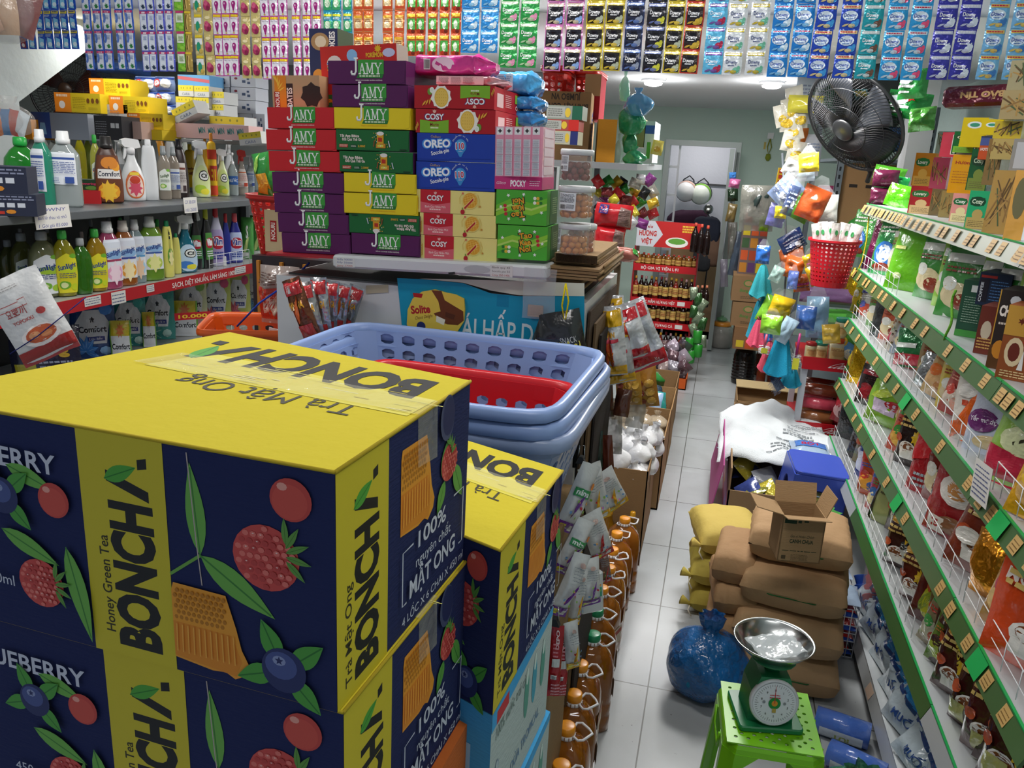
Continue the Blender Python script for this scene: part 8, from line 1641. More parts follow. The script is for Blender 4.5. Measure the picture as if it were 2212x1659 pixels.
for r_,z in enumerate(zs+[.12]):
 for i in range(12):
  kd=(r_*5+i*3)%4 if r_ else 5;key=(r_==0,kd)
  lb='small %s on the %s tier of the red sauce display, %s from the left'%('yellow-lidded jar' if r_==0 else 'sauce bottle',['top','second','third','lowest'][r_],ORD[i]if i<10 else['eleventh','twelfth'][i-10])
  loc=(a0.x+.03+(W_-.06)*i/11,YD+.05+.05*(i%2),z+.001)
  if key not in pb:
   t=thing('sauce_bottle',lb,'bottle',loc,group='sauce bottles on the display');bc,cc=[('#2a1614','#a8303a'),('#7a2418','#d8a02c'),('#3a1a14','#e0b83c'),('#1f1412','#c8a0a0')][kd%4]
   build_bottle(t,'can' if r_==0 else 'sauce',.030,.11 if r_==0 else .21,bc if r_ else '#7a4a1c',cc if r_ else '#c83a2c','gloss',(lambda c:(c.rect(0,0,1,1,'#c8a85a'),c.lines(.1,.3,.8,.5,3,'#8a2a24'))),-90,flat=1,power=1,seg=10);pb[key]=t
  else:dup(pb[key],loc,(0,0,0),lb,'sauce bottles on the display')
for i in range(3):
 x,y,z=put(1500+13*i,520+3*i,7.6);t=thing('hanging_bottle','dark bottle hanging by its neck beside the red display, upper bunch, %s'%ORD[i],'bottle',(x,y,z-.1));build_bottle(t,'sauce',.035,.26,'#1a0f0e','#c8503c','gloss',flat=1,power=1,seg=10)
 x,y,z=put(1505+10*i,640,7.6);t=thing('hanging_bottle','dark bottle hanging by its neck beside the red display, lower bunch, %s'%ORD[i],'bottle',(x,y,z-.1));build_bottle(t,'sauce',.03,.2,'#20120f','#c87a5a','gloss',flat=1,power=1,seg=10)
for i in range(10):pk(1490+(i%3)*9,620+i*13,1508+(i%3)*9,648+i*13,7.55,'#2f5a2c' if i%2 else '#7a8a70','semi',None,'green foil sachet in the strip hanging down the red display, %s from the top'%ORD[i],seed=i,roll=rnd(-30,30),group='green sachets')
p=at(1555,743,2,0);t=thing('storage_jar','large clear jar with an orange lid on the floor at the aisle end','jar',(p.x,p.y-.16,0));k=.125
part('jar_body',MB().lathe([(k*.8,0),(k,.02),(k*1.05,.16),(k*.95,.21),(k*.7,.24)],m('#b8b4ae','film'),24),t);part('jar_contents',MB().lathe([(k*.75,.01),(k*.9,.04),(k*.9,.13),(k*.2,.14)],m('#9a9690','kraft'),16),t,kind='stuff');part('lid',MB().lathe([(k*.75,.238),(k*.78,.245),(k*.76,.275),(k*.5,.28)],m('#d88a2c','plastic'),24),t)
blob(p.x-.01,p.y-.16,.281,.06,.05,'#5f9a6a','small crumpled green and clear bag on the lid of the storage jar',5,kind='film')
def a_long(c,w,h):c.ell(w*.5,h*.72,w*.16,h*.14,'#4f7a3a',12);c.ell(w*.5,h*.72,w*.12,h*.1,'#a08058',12);c.text('Bong Lúa',w*.5,h*.38,h*.12,'#4f7a3a',w=w*.5,bold=.03,al='c',shear=.2);c.lines(w*.3,h*.1,w*.4,h*.12,2,'#5a4a34')
for i,(a,b_,c_,d_)in enumerate(((1581,597,1650,652),(1580,654,1650,706))):bx_(a,b_,c_,d_,7.35,.4,'#86694a',a_long,'brown_carton','brown carton printed with a green oval logo, %s of the two at the right rear'%['upper','lower'][i],kind='card')
bx_(1584,708,1650,756,7.3,.4,'#7f5e40',lambda c,w,h:(c.rect(w*.1,h*.1,w*.25,h*.3,'#c8b02c'),c.rect(w*.4,h*.05,w*.3,h*.4,'#b84a24')),'brown_carton','brown and orange carton on the floor under the logo cartons',kind='card')
rk=bx_(1600,455,1655,597,7.5,.3,'#6a5a58',lambda c,w,h:[c.rect(w*(.05+.33*(i%3)),h*(.05+.19*(i//3)),w*.28,h*.15,['#b87a2c','#8a2a24','#c8562c','#5a3a6a','#3f5a3a','#a8442c','#c8b02c'][i*3%7])for i in range(15)],'stacked_goods_box','tall display box of small coloured packets at the right rear')
for i,(a,b_,c_,d_,cc,kd,lb)in enumerate(((1598,400,1672,500,'#8f8d84','film','large clear bag with dark goods hanging right of the doorway'),(1620,410,1662,470,'#33413f','pack','dark and teal goods inside the large hanging bag'),(1640,462,1662,500,'#7a9a2c','cloth','lime green cloth hanging below the large clear bag'),(1575,372,1590,386,'#3f7ac0','plastic','small blue round pot hanging by the door frame'),(1575,386,1598,406,'#c86a9a','pack','pink sponge pack hanging by the door frame'),(1572,408,1594,435,'#1f3320','semi','dark green foil hanging by the door frame'),
(1570,440,1590,480,'#6a5a34','pack','brown small packs hanging by the door frame, upper'),(1572,480,1592,560,'#5a5650','film','grey film packs hanging by the door frame, middle'),(1556,560,1572,620,'#6f6a78','film','silver film strip hanging by the door frame, lower'),(1600,600,1640,660,'#6a6664','film','clear bag hanging before the logo cartons'),(1580,500,1600,596,'#3f4a58','pack','blue-grey hanging pack column at the right rear'))):
 pk(a,b_,c_,d_,7.25 if i<3 else 7.7,cc,kd,None,lb,seed=i+2,th=.12,wr=.5,roll=rnd(-8,8))
 ## shelf behind the biscuit pile
t=thing('rear_shelf','grey steel shelf of cartons, candy and bags behind the biscuit boxes','shelf',(0,0,0));e0=at(1415,356,1,4.0);xr=e0.x
zz=e0.z
for z,xe in((zz,0),(zz-.42,.25)):part('shelf_board',MB().box((-1.9,3.4,z-.025),(xr-xe-.02,4.7,z),m('#9a9ea2','steel')),t)
for x in(-1.88,-.72):[part('post',MB().box((x,y,0),(x+.03,y+.03,zz-.03),m('#6a6e72','steel')),t)for y in(3.42,4.66)]
def a_spray(c,w,h):c.text('BÌNH XỊT CỒN',w*.95,h*.83,h*.09,'#3a3026',w=w*.75,bold=.03,rot=180);c.text('JUMBO VN',w*.8,h*.97,h*.09,'#3a3026',w=w*.55,bold=.03,rot=180)
bx_(1160,198,1272,350,3.62,.40,'#8a6a48',a_spray,'brown_carton','big brown carton with upside-down capitals behind the jars',kind='card',side='#b3936c',rgt=lambda c,w,h:(c.poly([(w*.3,h*.3),(w*.6,h*.35),(w*.6,h*.8),(w*.3,h*.7)],'#5a5a8a'),c.lines(w*.34,h*.35,w*.22,h*.35,6,'#b3936c')),yaw=6)
bx_(1262,160,1296,258,3.85,.3,'#9a2430',lambda c,w,h:c.rect(0,h*.52,w,h*.48,'#a8845c'),'red_carton','tall brown and dark red carton behind the big brown one',kind='card',yaw=4);bx_(1290,258,1330,356,3.65,.3,'#c98a2c',None,'yellow_carton','mustard yellow carton right of the big brown one',kind='card',side='#b59a64',yaw=10)
bx_(1372,258,1392,318,3.9,.25,'#8f875a',None,'olive_carton','narrow olive carton behind the green bags');bx_(1392,262,1412,352,3.9,.3,'#c3cbd0',lambda c,w,h:(c.rect(0,h*.7,w,h*.2,'#3a5aa8'),c.rect(w*.3,h*.1,w*.4,h*.4,'#4f9a3c')),'white_pack','white, blue and green pack at the end of the rear shelf');pk(1408,303,1432,335,3.85,'#d8c85a','pack',lambda c:c.ell(.5,.4,.3,.2,'#c8a02c',8),'small clear and yellow pack hanging at the shelf end',roll=8)
for i,(a,b_,c_,d_,cc,lb)in enumerate(((1180,228,1258,258,'#8d9488','grey and green box, top of the three in front of the brown carton'),(1172,258,1250,282,'#a8443c','grey and red box, middle of the three in front of the brown carton'),(1190,283,1248,312,'#b8b49a','white, yellow and navy box, lowest of the three in front of the brown carton'))):
 bx_(a,b_,c_,d_,3.35,.12,cc,lambda c,w,h,i=i:(c.rect(w*.02,h*.1,w*.5,h*.8,'#a9aca6'),c.lines(w*.05,h*.2,w*.4,h*.6,4,'#6a6a66'),c.ell(w*.6,h*.5,w*.08,h*.35,'#d8b83c',10),c.rect(w*.72,0,w*.28,h,['#1f5a44','#c02a24','#27306a'][i])),'printed_box',lb)
for i,(px,lb)in enumerate(((1208,'left'),(1262,'right'))):
 p0,p1=at(px-26,178,1,4.0),at(px+26,178,1,4.0);basket('plastic_basket','red perforated plastic basket high behind the biscuit boxes, %s one'%lb,(p0.x+p1.x)/2,4.0+.18*i,at(px,150,1,4.0).z,(p1.x-p0.x),.3,.17,'#c02418',taper=.85,nh=22,rows=4,rimh=.03,rim=.01,rounded=.4)
for i,(a,b_,c_,d_,cc,kd,lb)in enumerate(((1345,192,1412,250,'#4a9ad0','film','pale blue plastic bag upmost on the rear shelf end'),(1330,210,1392,290,'#1f8f5c','bagfilm','green plastic bag bulging on the rear shelf, upper'),(1338,270,1375,330,'#1f9060','bagfilm','green plastic bag below the upper green one'),(1345,318,1395,358,'#2aa06a','bagfilm','green plastic bag tied low at the shelf end'),(1322,290,1346,356,'#b8cfc4','film','pale clear bag beside the mustard carton'),(1330,150,1360,215,'#8fd0b4','film','pale mint plastic sheet hanging above the green bags'))):
 q0,q1=at(a,d_,1,3.75),at(c_,b_,1,3.75);blob((q0.x+q1.x)/2,3.75+.04*(i%3),max(q0.z,0),(q1.x-q0.x)*.52,(q1.z-q0.z)*.8,cc,lb,i+3,kind=kd,sq=.7,lump=.4)
g=random.Random(11);CC=['#c8242c','#2f9a3c','#d8b02c','#1f1f22','#b8b4a8','#e0e0e4','#8a3a8a','#d8c83c','#7a2a2c']
for i in range(34):
 px=1292+(i%7)*19+g.uniform(-5,5);py=392+(i//7)*22+g.uniform(-5,5)
 pk(px-13,py-11,px+13,py+11,3.50+.04*(i%4),CC[i%9],'semi' if i%3 else 'pack',None,'small shiny sweet bag piled under the rear shelf, row %d from the top, place %d'%(i//7+1,i%7+1),'sweet_bag','sweets',seed=i,roll=g.uniform(-60,60),yaw=g.uniform(-40,40),wr=.7,n=(6,6),group='sweet bags under the rear shelf')
for i,(a,b_,c_,d_,lb)in enumerate(((1285,440,1366,492,'bright red bag of dried strips printed with a number, upper one beside the jars'),(1284,488,1350,535,'bright red bag of dried strips, lower one beside the jars'))):
 pk(a,b_,c_,d_,3.0,'#c8202a','pack',lambda c,i=i:(c.poly([(.6,.05),(.98,.1),(.95,.8),(.65,.9)],'#9a7a74'),c.lines(.64,.15,.28,.65,9,'#5a4440',3,.3),(c.rect(.1,.58,.24,.36,'#2f2a7a'),c.text('12',.22,.76,.14,'#d85a5a',bold=.04,al='c'),c.text('CÁI',.22,.62,.08,'#d85a5a',al='c'))if i==0 else None),lb,th=.07,roll=4,seed=i+3,yaw=8)
pk(1300,536,1380,562,2.55,'#b86a5a','pack',lambda c:(c.rect(.0,0,.3,1,'#c8c8c4'),c.rect(.85,.2,.15,.5,'#3f9a3c')),'clear pack of reddish dried meat lying on the folded cardboard',th=.05,lean=50,seed=4)
## cartons along the left foot of the aisle
def boxat(x0,x1,y0,y1,h,lb,cc='#8a6c4a'):return opencarton(x0,y0,x1-x0,y1-y0,h,lb,cc)
boxat(-.56,-.205,3.72,4.30,.46,'tall brown open carton packed with white sugar bags, left of the aisle');boxat(-.56,-.17,4.34,4.95,.42,'brown open carton of clear bags behind the sugar carton','#9a7a54');boxat(-.54,-.17,5.0,5.55,.40,'brown open carton holding teal and pale blue packs','#94744e');boxat(-.5,-.18,5.65,6.2,.36,'farther brown open carton of dark foil packs','#8a6c4a')
g=random.Random(5);sm2=None;n=0
for lay in range(2):
 for i in range(4):
  for j in range(6):
   if lay and(i+j)%3==0:continue
   n+=1;x=-.52+.085*i+g.uniform(-.01,.01)+.02;y=3.78+.09*j+g.uniform(-.01,.01)
   if sm2 is None:sm2=[bagblob_mb(.056,.10,m('#dcdde0','pack'),s_,seg=14,rows=10,neck=.25,lump=.3).data('sugar_bag')for s_ in(1,2,3)]
   single('sugar_bag',sm2[n%3],'knotted white sugar bag, %s layer, row %d from the front, place %d across'%(['lower','upper'][lay],j+1,i+1),'bag',(x,y,.36+.075*lay),(R(g.uniform(-25,25)),R(g.uniform(-25,25)),g.uniform(0,6)),'white sugar bags')
for i in range(8):blob(-.48+.08*(i%4),4.5+.22*(i//4),.34,.07,.10,'#c8b8a0','clear knotted bag of cream goods in the second carton, %s'%ORD[i],i+5,kind='film',inner='#cbb898')
for i,(x,y,cc,lb)in enumerate(((-.32,5.15,'#8fa8c8','pale blue bag end in the third carton'),(-.28,5.2,'#2f8f8a','teal printed pack in the third carton'),(-.42,5.25,'#c89a5a','orange-tan pack in the third carton'),(-.25,5.4,'#2a3a4a','dark pack in the third carton'),(-.38,5.8,'#22262a','black foil pack with green leaf in the farther carton'),(-.28,5.95,'#3f9a4a','green foil pack in the farther carton'))):single('film_pack',pouch_mb(.15,.18,.07,m(cc,'pack'),seed=i,wr=.6,nu=8,nv=8),lb,'packet',(x,y,.30),(R(-45),R(10*i),R(20*i)))
t=opencarton(-.44,7.0,.3,.34,.10,'low orange plastic basket of dark sweets at the end of the aisle','#c85a24','orange_basket')
for i in range(10):single('sweet_bag',pouch_mb(.11,.13,.05,m(['#5a3a3a','#8a8490','#3a2a30','#b8a8b0'][i%4],'semi'),seed=i,wr=.6,nu=6,nv=6),'dark foil sweet bag in the low orange basket, row %d place %d'%(i//3+1,i%3+1),'packet',(-.39+.09*(i%3),7.06+.07*(i//3),.08),(R(g.uniform(-70,-20)),R(g.uniform(-40,40)),0),'sweets in the orange basket')
for i in range(14):pk(1395+(i%4)*22,735+(i//4)*22,1425+(i%4)*22,765+(i//4)*22,6.4-.05*(i//4),['#8f8a94','#5a4048','#a89aa8','#3a3440','#b8a4a0'][i%5],'film' if i%2 else 'semi',None,'clear bag of dark sweets heaped before the red display, row %d place %d'%(i//4+1,i%4+1),'sweet_bag','sweets',seed=i,wr=.7,th=.1,roll=g.uniform(-50,50),n=(6,6),group='heap of sweets')
for i,(px,py)in enumerate(((1490,738),(1507,722),(1508,752),(1492,765))):p=at(px,py,1,7.35);t=thing('green_can','small green can at the foot of the red display, %s'%['left upper','right upper','right lower','left lower'][i],'can',(p.x,7.35,max(.001,p.z-.08)));part('can_body',MB().lathe([(.035,0),(.04,.006),(.04,.11),(.034,.118)],m('#2a8a2c','plastic'),18),t);part('can_lid',MB().lathe([(.034,.1175),(.033,.121)],m('#b8bcc0','metal'),18),t)
## oil bottles and hanging pouches along the left of the aisle
OILP=[(-.247,1.80),(-.262,1.955),(-.268,2.105),(-.275,2.26),(-.262,2.44,1),(-.275,2.60,1),(-.28,2.76),(-.275,2.93),(-.283,3.09),(-.285,3.25),(-.27,3.41)]
for i,q in enumerate(OILP):
 gcap=len(q)>2;t=thing('oil_jug','big amber cooking-oil bottle with %s cap, %s from the camera on the tiles'%('green' if gcap else 'orange',(ORD+['eleventh'])[i]),'bottle',(q[0],q[1],0),(0,0,R(rnd(-30,30))))
 h=.345;hw=.074;P=[(.85,0),(1,.02),(1,.16),(.96,.18),(1,.20),(1,.30),(.96,.32),(1,.34),(1,.60),(.97,.70),(.85,.80),(.55,.87),(.3,.905),(.27,.93)]
 part('bottle_body',MB().lathe([(r*hw,z*h)for r,z in P],m('#a5621a','liquid'),24,power=.6),t)
 cc='#1f8a5a' if gcap else '#e0901a';b=MB();b.lathe([(.024,h*.93),(.025,h*.95),(.0245,h*1.0),(.021,h*1.005)],m(cc,'plastic'),24);part('cap',b,t)
 b=MB();b.lathe([(.026,h*.90),(.028,h*.905),(.0255,h*.935)],m('#e0e2e4','plastic'),24)
 for k in range(14):a=k*6.283/14;b.box((-.001,.026,h*.905),(.001,.029,h*.935),m('#8a5a3a','plastic'),Matrix.Rotation(a,4,'Z'))
 part('neck_collar',b,t)
 b=MB();pts=[(.03,-.01),(.045,-.03),(.06,-.028),(.085,.0),(.075,.02),(.055,.045),(.04,.045),(.03,.02)];a=rnd(-.6,.9)
 b.tube([(x*math.cos(a)-y*math.sin(a)-.012,x*math.sin(a)+y*math.cos(a),h*.915+.12*x)for x,y in pts]+[(-.028,.012,h*.91),(-.034,0,h*.91),(-.028,-.012,h*.91)],.0038,m('#dcdde0','plastic'),6,closed=True);part('loop_handle',b,t)
 c=CV();c.rect(0,0,1,1,'#c8b8a0');c.rect(0,.6,1,.25,'#a83a24');lb=MB();lb.stamp(c,lambda u,v,o:((hw*1.004+o),-.045+.09*u,h*(.36+.2*v)),.0006,'paper');part('label_sticker',lb,t)
for i,(px,py)in enumerate(((1340,1030),(1378,1070),(1335,1055))):p=at(px,py,2,.26);t=thing('small_oil_bottle','small amber oil bottle with yellow cap beside the sugar carton, %s'%['farthest','nearest the aisle','left one'][i],'bottle',(p.x,min(3.66,p.y),0));build_bottle(t,'sauce',.036,.27,'#9a6a14','#e0a01c','liquid',flat=1,power=1,seg=14)
single('hanging_post',MB().box((-.40,2.65,0),(-.375,2.675,1.5),m('#5a4a38','card')).box((-.40,3.3,0),(-.375,3.325,1.5),m('#5a4a38','card')).box((-.40,2.65,1.49),(-.375,3.325,1.52),m('#5a4a38','card')),'dark frame beside the counter from which the snack pouches hang','frame')
def A_black(c):c.rect(.0,0,1,.42,'#d8cf1c');c.text('SNACK',.6,.66,.07,'#c8c8c4',w=.4,al='c');c.text('KHÔ GÀ',.6,.55,.11,'#d8c84a',w=.6,bold=.03,al='c',rot=-6);c.text('LÁ CHANH',.6,.45,.08,'#d8c84a',w=.6,bold=.03,al='c',rot=-6);c.ell(.7,.2,.14,.07,'#2a2a1c',10);c.ell(.3,.28,.1,.06,'#b8a82c',10);c.text('25',.8,.06,.04,'#5a5a2c')
pk(1180,672,1268,860,1.965,'#1b1b1d','pack',A_black,'black snack pouch with yellow lower part, hanging behind the basket rims',th=.06,roll=-14,seed=2,yaw=14)
pk(1150,688,1232,800,1.955,'#202022','pack',lambda c:(c.rect(.1,.3,.35,.25,'#d8d4cc'),c.text('THỊT',.27,.38,.1,'#b83a2c',bold=.03,al='c')),'black snack pouch under clear film, left of the yellow-bottomed one',th=.05,roll=12,seed=3)
p=at(1222,612,1,1.96);single('yellow_string',MB().tube([p,at(1214,660,1,1.95),at(1220,700,1,1.95),at(1228,650,1,1.95),p],.0022,m('#d8c41c','cloth'),5),'knotted yellow string holding the black snack pouches','string')
pk(1130,580,1200,690,1.96,'#c8ccd0','clear',None,'empty clear film bag with a square of cardboard stuck on the blue advert',th=.02,seed=4);single('cardboard_square',MB().box((0,0,0),(.04,.003,.03),m('#a58a6c','card')),'torn square of cardboard on the blue advert','cardboard',tuple(at(1139,683,1,1.99)))
def A_chili(c):c.rect(.05,.72,.9,.24,'#d8a81c');c.text('CHÂN',.45,.58,.07,'#d8a02c',w=.5,bold=.06,al='c');c.rect(.2,.50,.6,.05,'#c0344a');c.leaf(.35,.15,.5,.16,70,'#c8401c','#e08a3c');c.leaf(.55,.12,.45,.14,95,'#b8301c','#e08a3c');c.rect(0,.02,1,.13,'#d8a41c');c.star(.5,.3,.15,'#d8701c',6)
def A_chilir(c):c.rect(0,0,1,.22,'#b81c28');c.rect(.05,.75,.9,.2,'#b81c28');c.leaf(.4,.25,.5,.16,75,'#c8301c','#e0603c');c.rect(.15,.8,.15,.1,'#e0e0e0');c.text('30 g',.7,.08,.05,'#f0d8d8')
for i,(a,b_,c_,d_,Y,art,rl,lb,cc)in enumerate(((1275,640,1350,745,2.45,A_chili,-8,'silver and yellow chilli snack pouch behind the front ones','#c9cbcf'),(1330,650,1420,800,2.40,A_chilir,-26,'silver and red chilli snack pouch at the right of the bunch','#cdcfd3'),(1318,662,1392,780,2.36,A_chilir,-22,'silver and red chilli snack pouch, second from the right','#d2d4d8'),(1300,690,1365,830,2.33,A_chili,-14,'silver and yellow chilli snack pouch, third from the right','#c4c6ca'),(1286,662,1350,812,2.28,A_chili,-10,'silver and yellow chilli snack pouch, frontmost of the bunch','#d8dade'),(1262,670,1290,850,2.33,A_chilir,-4,'dark red chilli pouch edge left of the bunch','#8a1c20'))):
 pk(a,b_,c_,d_,Y,cc,'semi',art,lb,th=.05,roll=rl,seed=i+3,yaw=rnd(0,18),wr=.6,n=(10,14),name='chilli_snack_pouch',cat='pouch')
for i,(a,b_,c_,d_,Y,cc,kd,lb)in enumerate(((1345,780,1420,880,2.7,'#a8742c','pack','clear bag of mixed dried fruit chips under the chilli pouches'),(1330,790,1385,875,2.62,'#b8862c','pack','yellow chip bag left of the dried fruit bag'),(1292,820,1325,900,2.5,'#4a2418','pack','dark brown dried pack under the chilli pouches'),(1328,840,1362,900,2.45,'#6a3a28','pack','long pack of brown dried strips with a clear tail'),(1290,860,1345,980,2.6,'#8a8478','film','clear pouch of pale dried goods behind the strips pack'),(1335,900,1380,940,2.55,'#b0b2ae','clear','clear film tail of the strips pack'),(1355,845,1395,925,2.7,'#b8b4a8','film','clear pack hanging above the sugar bags'),(1298,940,1325,1035,2.3,'#5a2a1c','pack','dark red bean pack above the small oil bottles'),(1282,930,1302,1010,2.28,'#2a3a30','semi','dark green printed pack beside the bean pack'))):
 pk(a,b_,c_,d_,Y,cc,kd,lambda c,i=i:[c.ell(.2+.3*(q%3),.15+.2*(q//3),.14,.09,['#c89a3c','#7a3424','#d8a84a'][(q+i)%3],9)for q in range(9)]if i in(0,1)else None,lb,th=.05,seed=i,roll=rnd(-12,6),wr=.5)
for i in range(9):
 x=1236+i*7;pk(x,840+3*i,x+9,1000+i*4,2.12+.05*i,['#1f4a24','#2a6a30','#18301c','#3a7a34'][i%4],'semi',lambda c:(c.rect(.2,.1,.6,.1,'#c8b88a'),c.rect(.2,.5,.6,.1,'#8a3a24')),'narrow dark green hanging pack beside the basket, %s from the left'%ORD[i],th=.012,seed=i,n=(5,10),name='hanging_pack',group='narrow green packs',yaw=40)
p=at(1235,850,1,2.0);single('black_strip',MB().box((0,0,0),(.012,.03,.32),m('#1c1c1e','cloth')),'black hanging strap between the basket and the green packs','strap',tuple(at(1236,1010,1,2.0)))
def A_baby(k,brand=True):
 col=['#d8a41c','#b02a2c','#6a2a8a','#3f9a4a'][k]
 def f(c):
  c.rect(0,.0,1,.16,col);c.rect(.1,.03,.3,.09,'#d8d02c');c.rect(.6,.03,.25,.09,'#d8d4cc')
  if brand:c.rect(.05,.54,.8,.12,'#2f8a4a');c.text('mina',.45,.57,.08,'#eef2ec',w=.6,bold=.03,al='c');c.ell(.85,.72,.11,.05,'#e0843c',10)
  else:c.lines(.2,.6,.6,.22,5,'#8a8f94',3,.25);c.ell(.5,.86,.14,.04,'#b89a90',10)
  g=random.Random(k)
  for q in range(9):c.ell(g.uniform(.15,.85),g.uniform(.2,.5),.05,.024,g.choice(['#d8a05a','#6a9ac8','#c83a3c','#8ab84a','#b87ac0']),7)
  c.leaf(.3,.22,.5,.12,50,col)
 return f
for i,(a,b_,c_,d_,Y,k,br,rl,lb)in enumerate((
(1222,1000,1272,1150,1.72,2,True,22,'white baby-snack pouch with a green label, topmost against the tea carton'),(1255,1000,1312,1130,1.95,0,False,-16,'white baby-snack pouch with a yellow banana foot, clipped behind the topmost one'),(1290,1010,1345,1105,2.1,0,False,-30,'white and yellow baby-snack pouch farthest along the clip row'),
(1215,1120,1262,1240,1.66,2,True,26,'white baby-snack pouch with green label, second row'),(1262,1100,1316,1210,1.85,1,False,-22,'white baby-snack pouch with a red foot and tomatoes, second row'),(1208,1195,1252,1330,1.60,2,False,22,'white baby-snack pouch with a violet foot, third row against the tea carton'),
(1250,1205,1298,1308,1.72,2,False,-6,'white baby-snack pouch with red and violet foot, third row'),(1232,1230,1262,1350,1.68,0,False,6,'pale baby-snack pouch with yellow foot behind the violet-footed one'),(1218,1340,1252,1445,1.60,0,False,-8,'grey-white baby-snack pouch with tan foot, lowest of the bunch'),(1284,1180,1318,1262,1.92,1,False,-14,'small clear and red packet above the green-capped oil'))):
 t=pk(a,b_,c_,d_,Y,'#c9cac8' if i!=9 else '#7a5a50','pack',A_baby(k,br),lb,th=.03,roll=rl,seed=i+2,yaw=38,wr=.35,n=(9,12),name='baby_snack_pouch',cat='pouch')
for i,(px,py,Y)in enumerate(((1247,1000,1.85),(1190,1350,1.55))):p=at(px+8,py,1,Y);t=thing('bulldog_clip','steel clip holding the %s'%['white baby-snack pouches','red sachet strip'][i],'clip',tuple(p));part('clip_body',MB().prism([(-.012,0),(.012,0),(.004,.018),(-.004,.018)],-.008,.008,m('#3a3c40','steel')),t);part('clip_handle',MB().tube([(-.008,0,.012),(-.006,0,.045),(.006,0,.045),(.008,0,.012)],.0015,m('#c9cccf','metal'),5),t)
t=thing('plastic_tray','white plastic tray pouch hanging behind the green-capped oil bottle','tray',tuple(at(1280,1325,1,1.80)),(0,R(-6),R(30)));part('tray_body',MB().rbox((-.032,0,0),(.032,.02,.11),.009,m('#c9ccca','plastic')),t);part('tray_label',MB().box((-.025,-.003,.045),(.025,-.0005,.07),m('#3f9a7a','paper')),t)
for i in range(2):
 pk(1186+i*14,1352+i*8,1214+i*14,1505,1.56+.04*i,'#a81822','semi',lambda c:(c.rect(.15,.45,.6,.12,'#c8ccc8'),c.text('DEPO',.6,.7,.25,'#e8d8dc',w=.25,bold=.02,rot=90),c.barcode(.15,.28,.4,.05),c.lines(.15,.05,.7,.18,4,'#d8a0a8',3),c.lines(.1,.62,.4,.2,4,'#d88a94',5)),'red sachet strip clipped at the side of the juice cartons, %s'%['front one','rear one'][i],th=.014,seed=i,yaw=25,n=(7,14),name='sachet_strip',cat='sachet strip')
 ## left of the counter
a0=at(560,690,1,2.25);basket('orange_basket','orange perforated basket tied with blue cord, left of the counter',at(572,715,1,2.12).x,2.12,at(572,694,1,2.12).z,.32,.24,.12,'#d85a1a',taper=.85,nh=26,rows=3,rimh=.03,rim=.014,rot=R(24))
single('price_scrap',MB().box((0,0,0),(.05,.002,.045),m('#d8d8d4','paper')).stamp((lambda c:(c.lines(.1,.1,.8,.8,4,'#4a5aa0',3,.3),c)[1])(CV()),lambda u,v,o:(.05*u,-o,.045*v),.0006),'small handwritten price scrap on the orange basket','paper',tuple(at(578,738,1,2.12)),(0,R(8),0))
single('blue_rope',MB().tube([at(512,705,1,2.1),at(560,655,1,2.1),at(625,610,1,2.12),at(668,568,1,2.1)],.0028,m('#2a4ab0','cloth'),6),'blue cord tying the orange basket','rope')
pk(563,575,648,700,2.2,('#b8aaa2','film'),'',lambda c:(c.rect(.1,.1,.75,.55,'#b83424'),c.leaf(.2,.2,.5,.2,50,'#e0d8c8'),c.leaf(.5,.15,.4,.18,80,'#d8c8b0'),c.lines(.1,.7,.8,.2,5,'#5a4038',3)),'clear bag of brown seeds with a red label standing in the orange basket',th=.08,seed=3,wr=.5,n=(10,12));pk(575,590,640,690,2.24,'#7a5a48','pack',None,'brown seed filling of the clear bag, seen as a second pack behind it',th=.06,seed=5)
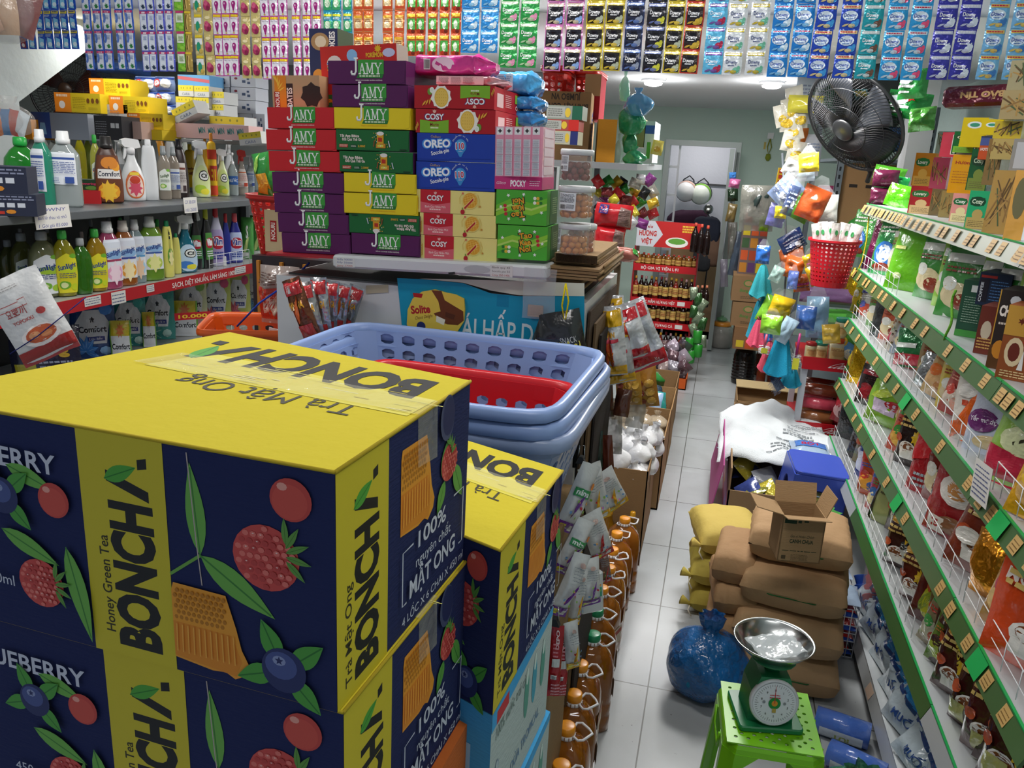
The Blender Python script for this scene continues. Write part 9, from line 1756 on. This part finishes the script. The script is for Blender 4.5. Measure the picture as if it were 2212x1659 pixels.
for i,(a,b_,c_,d_,rl,cc)in enumerate(((632,600,672,735,-22,'#7a4a34'),(652,610,690,740,-14,'#a8a4a4'),(676,600,712,730,-6,'#b4b4b8'),(700,606,730,722,4,'#a9abaf'),(722,612,752,715,10,'#b8babd'),(742,615,775,712,18,'#b0b2b6'))):
 pk(a,b_,c_,d_,2.0-.035*(5-i)-.03,cc,'foil',lambda c,i=i:(c.rect(.05,.74,.9,.22,'#b8282c'),c.rect(.2,.78,.25,.12,'#e0d8d4'),c.text('HANH GA',.5,.52,.12,'#d8a02c',w=.8,bold=.04,al='c'),c.rect(.1,.05,.8,.2,'#b8302c'),c.leaf(.4,.28,.5,.2,70,'#d8601c')),'silver and red stick snack pouch hanging left of the advert, %s from the left'%ORD[i],th=.035,roll=rl,seed=i,n=(8,12),wr=.5,name='stick_snack_pouch',cat='pouch',group='stick snack pouches')
p=at(590,470,1,2.35);basket('red_basket','red perforated basket behind the left column of biscuit boxes',p.x,2.42,at(560,418,1,2.4).z,.20,.2,.20,'#c0241c',taper=.7,nh=22,rows=5,rimh=.02,rim=.01,rounded=.8)
for i,(a,b_,c_,d_)in enumerate(((552,330,590,420),(560,360,592,425))):pk(a,b_,c_,d_,2.40,['#2a7a34','#3a8a3c'][i],'pack',lambda c:(c.rect(.2,.1,.6,.4,'#d8a02c'),c.leaf(.2,.5,.6,.2,60,'#8ab84a')),'green snack pouch standing in the red basket, %s'%['taller','shorter'][i],roll=-12+20*i,seed=i)
bx_(572,454,606,544,2.32,.12,'#c8b48a',lambda c,w,h:(c.rect(w*.35,h*.25,w*.4,h*.5,'#a8241f'),c.text('NOURI',w*.65,h*.3,w*.25,'#f0e4d8',w=h*.4,bold=.03,rot=90)),'date_box','upright kraft dates box with a red lozenge beside the lowest purple boxes')
single('slatted_rack',MB().box((-1.42,2.30,1.20),(-1.0,2.34,1.545),m('#2a2024','plastic')).box((-1.40,2.29,1.24),(-1.39,2.30,1.53),m('#c8862c','plastic')).box((-1.32,2.29,1.24),(-1.31,2.30,1.53),m('#c8862c','plastic')).box((-1.24,2.29,1.24),(-1.23,2.30,1.53),m('#c8862c','plastic')).box((-1.16,2.29,1.24),(-1.15,2.30,1.53),m('#c8862c','plastic')),'dark rack with orange slats under the left biscuit columns','rack')
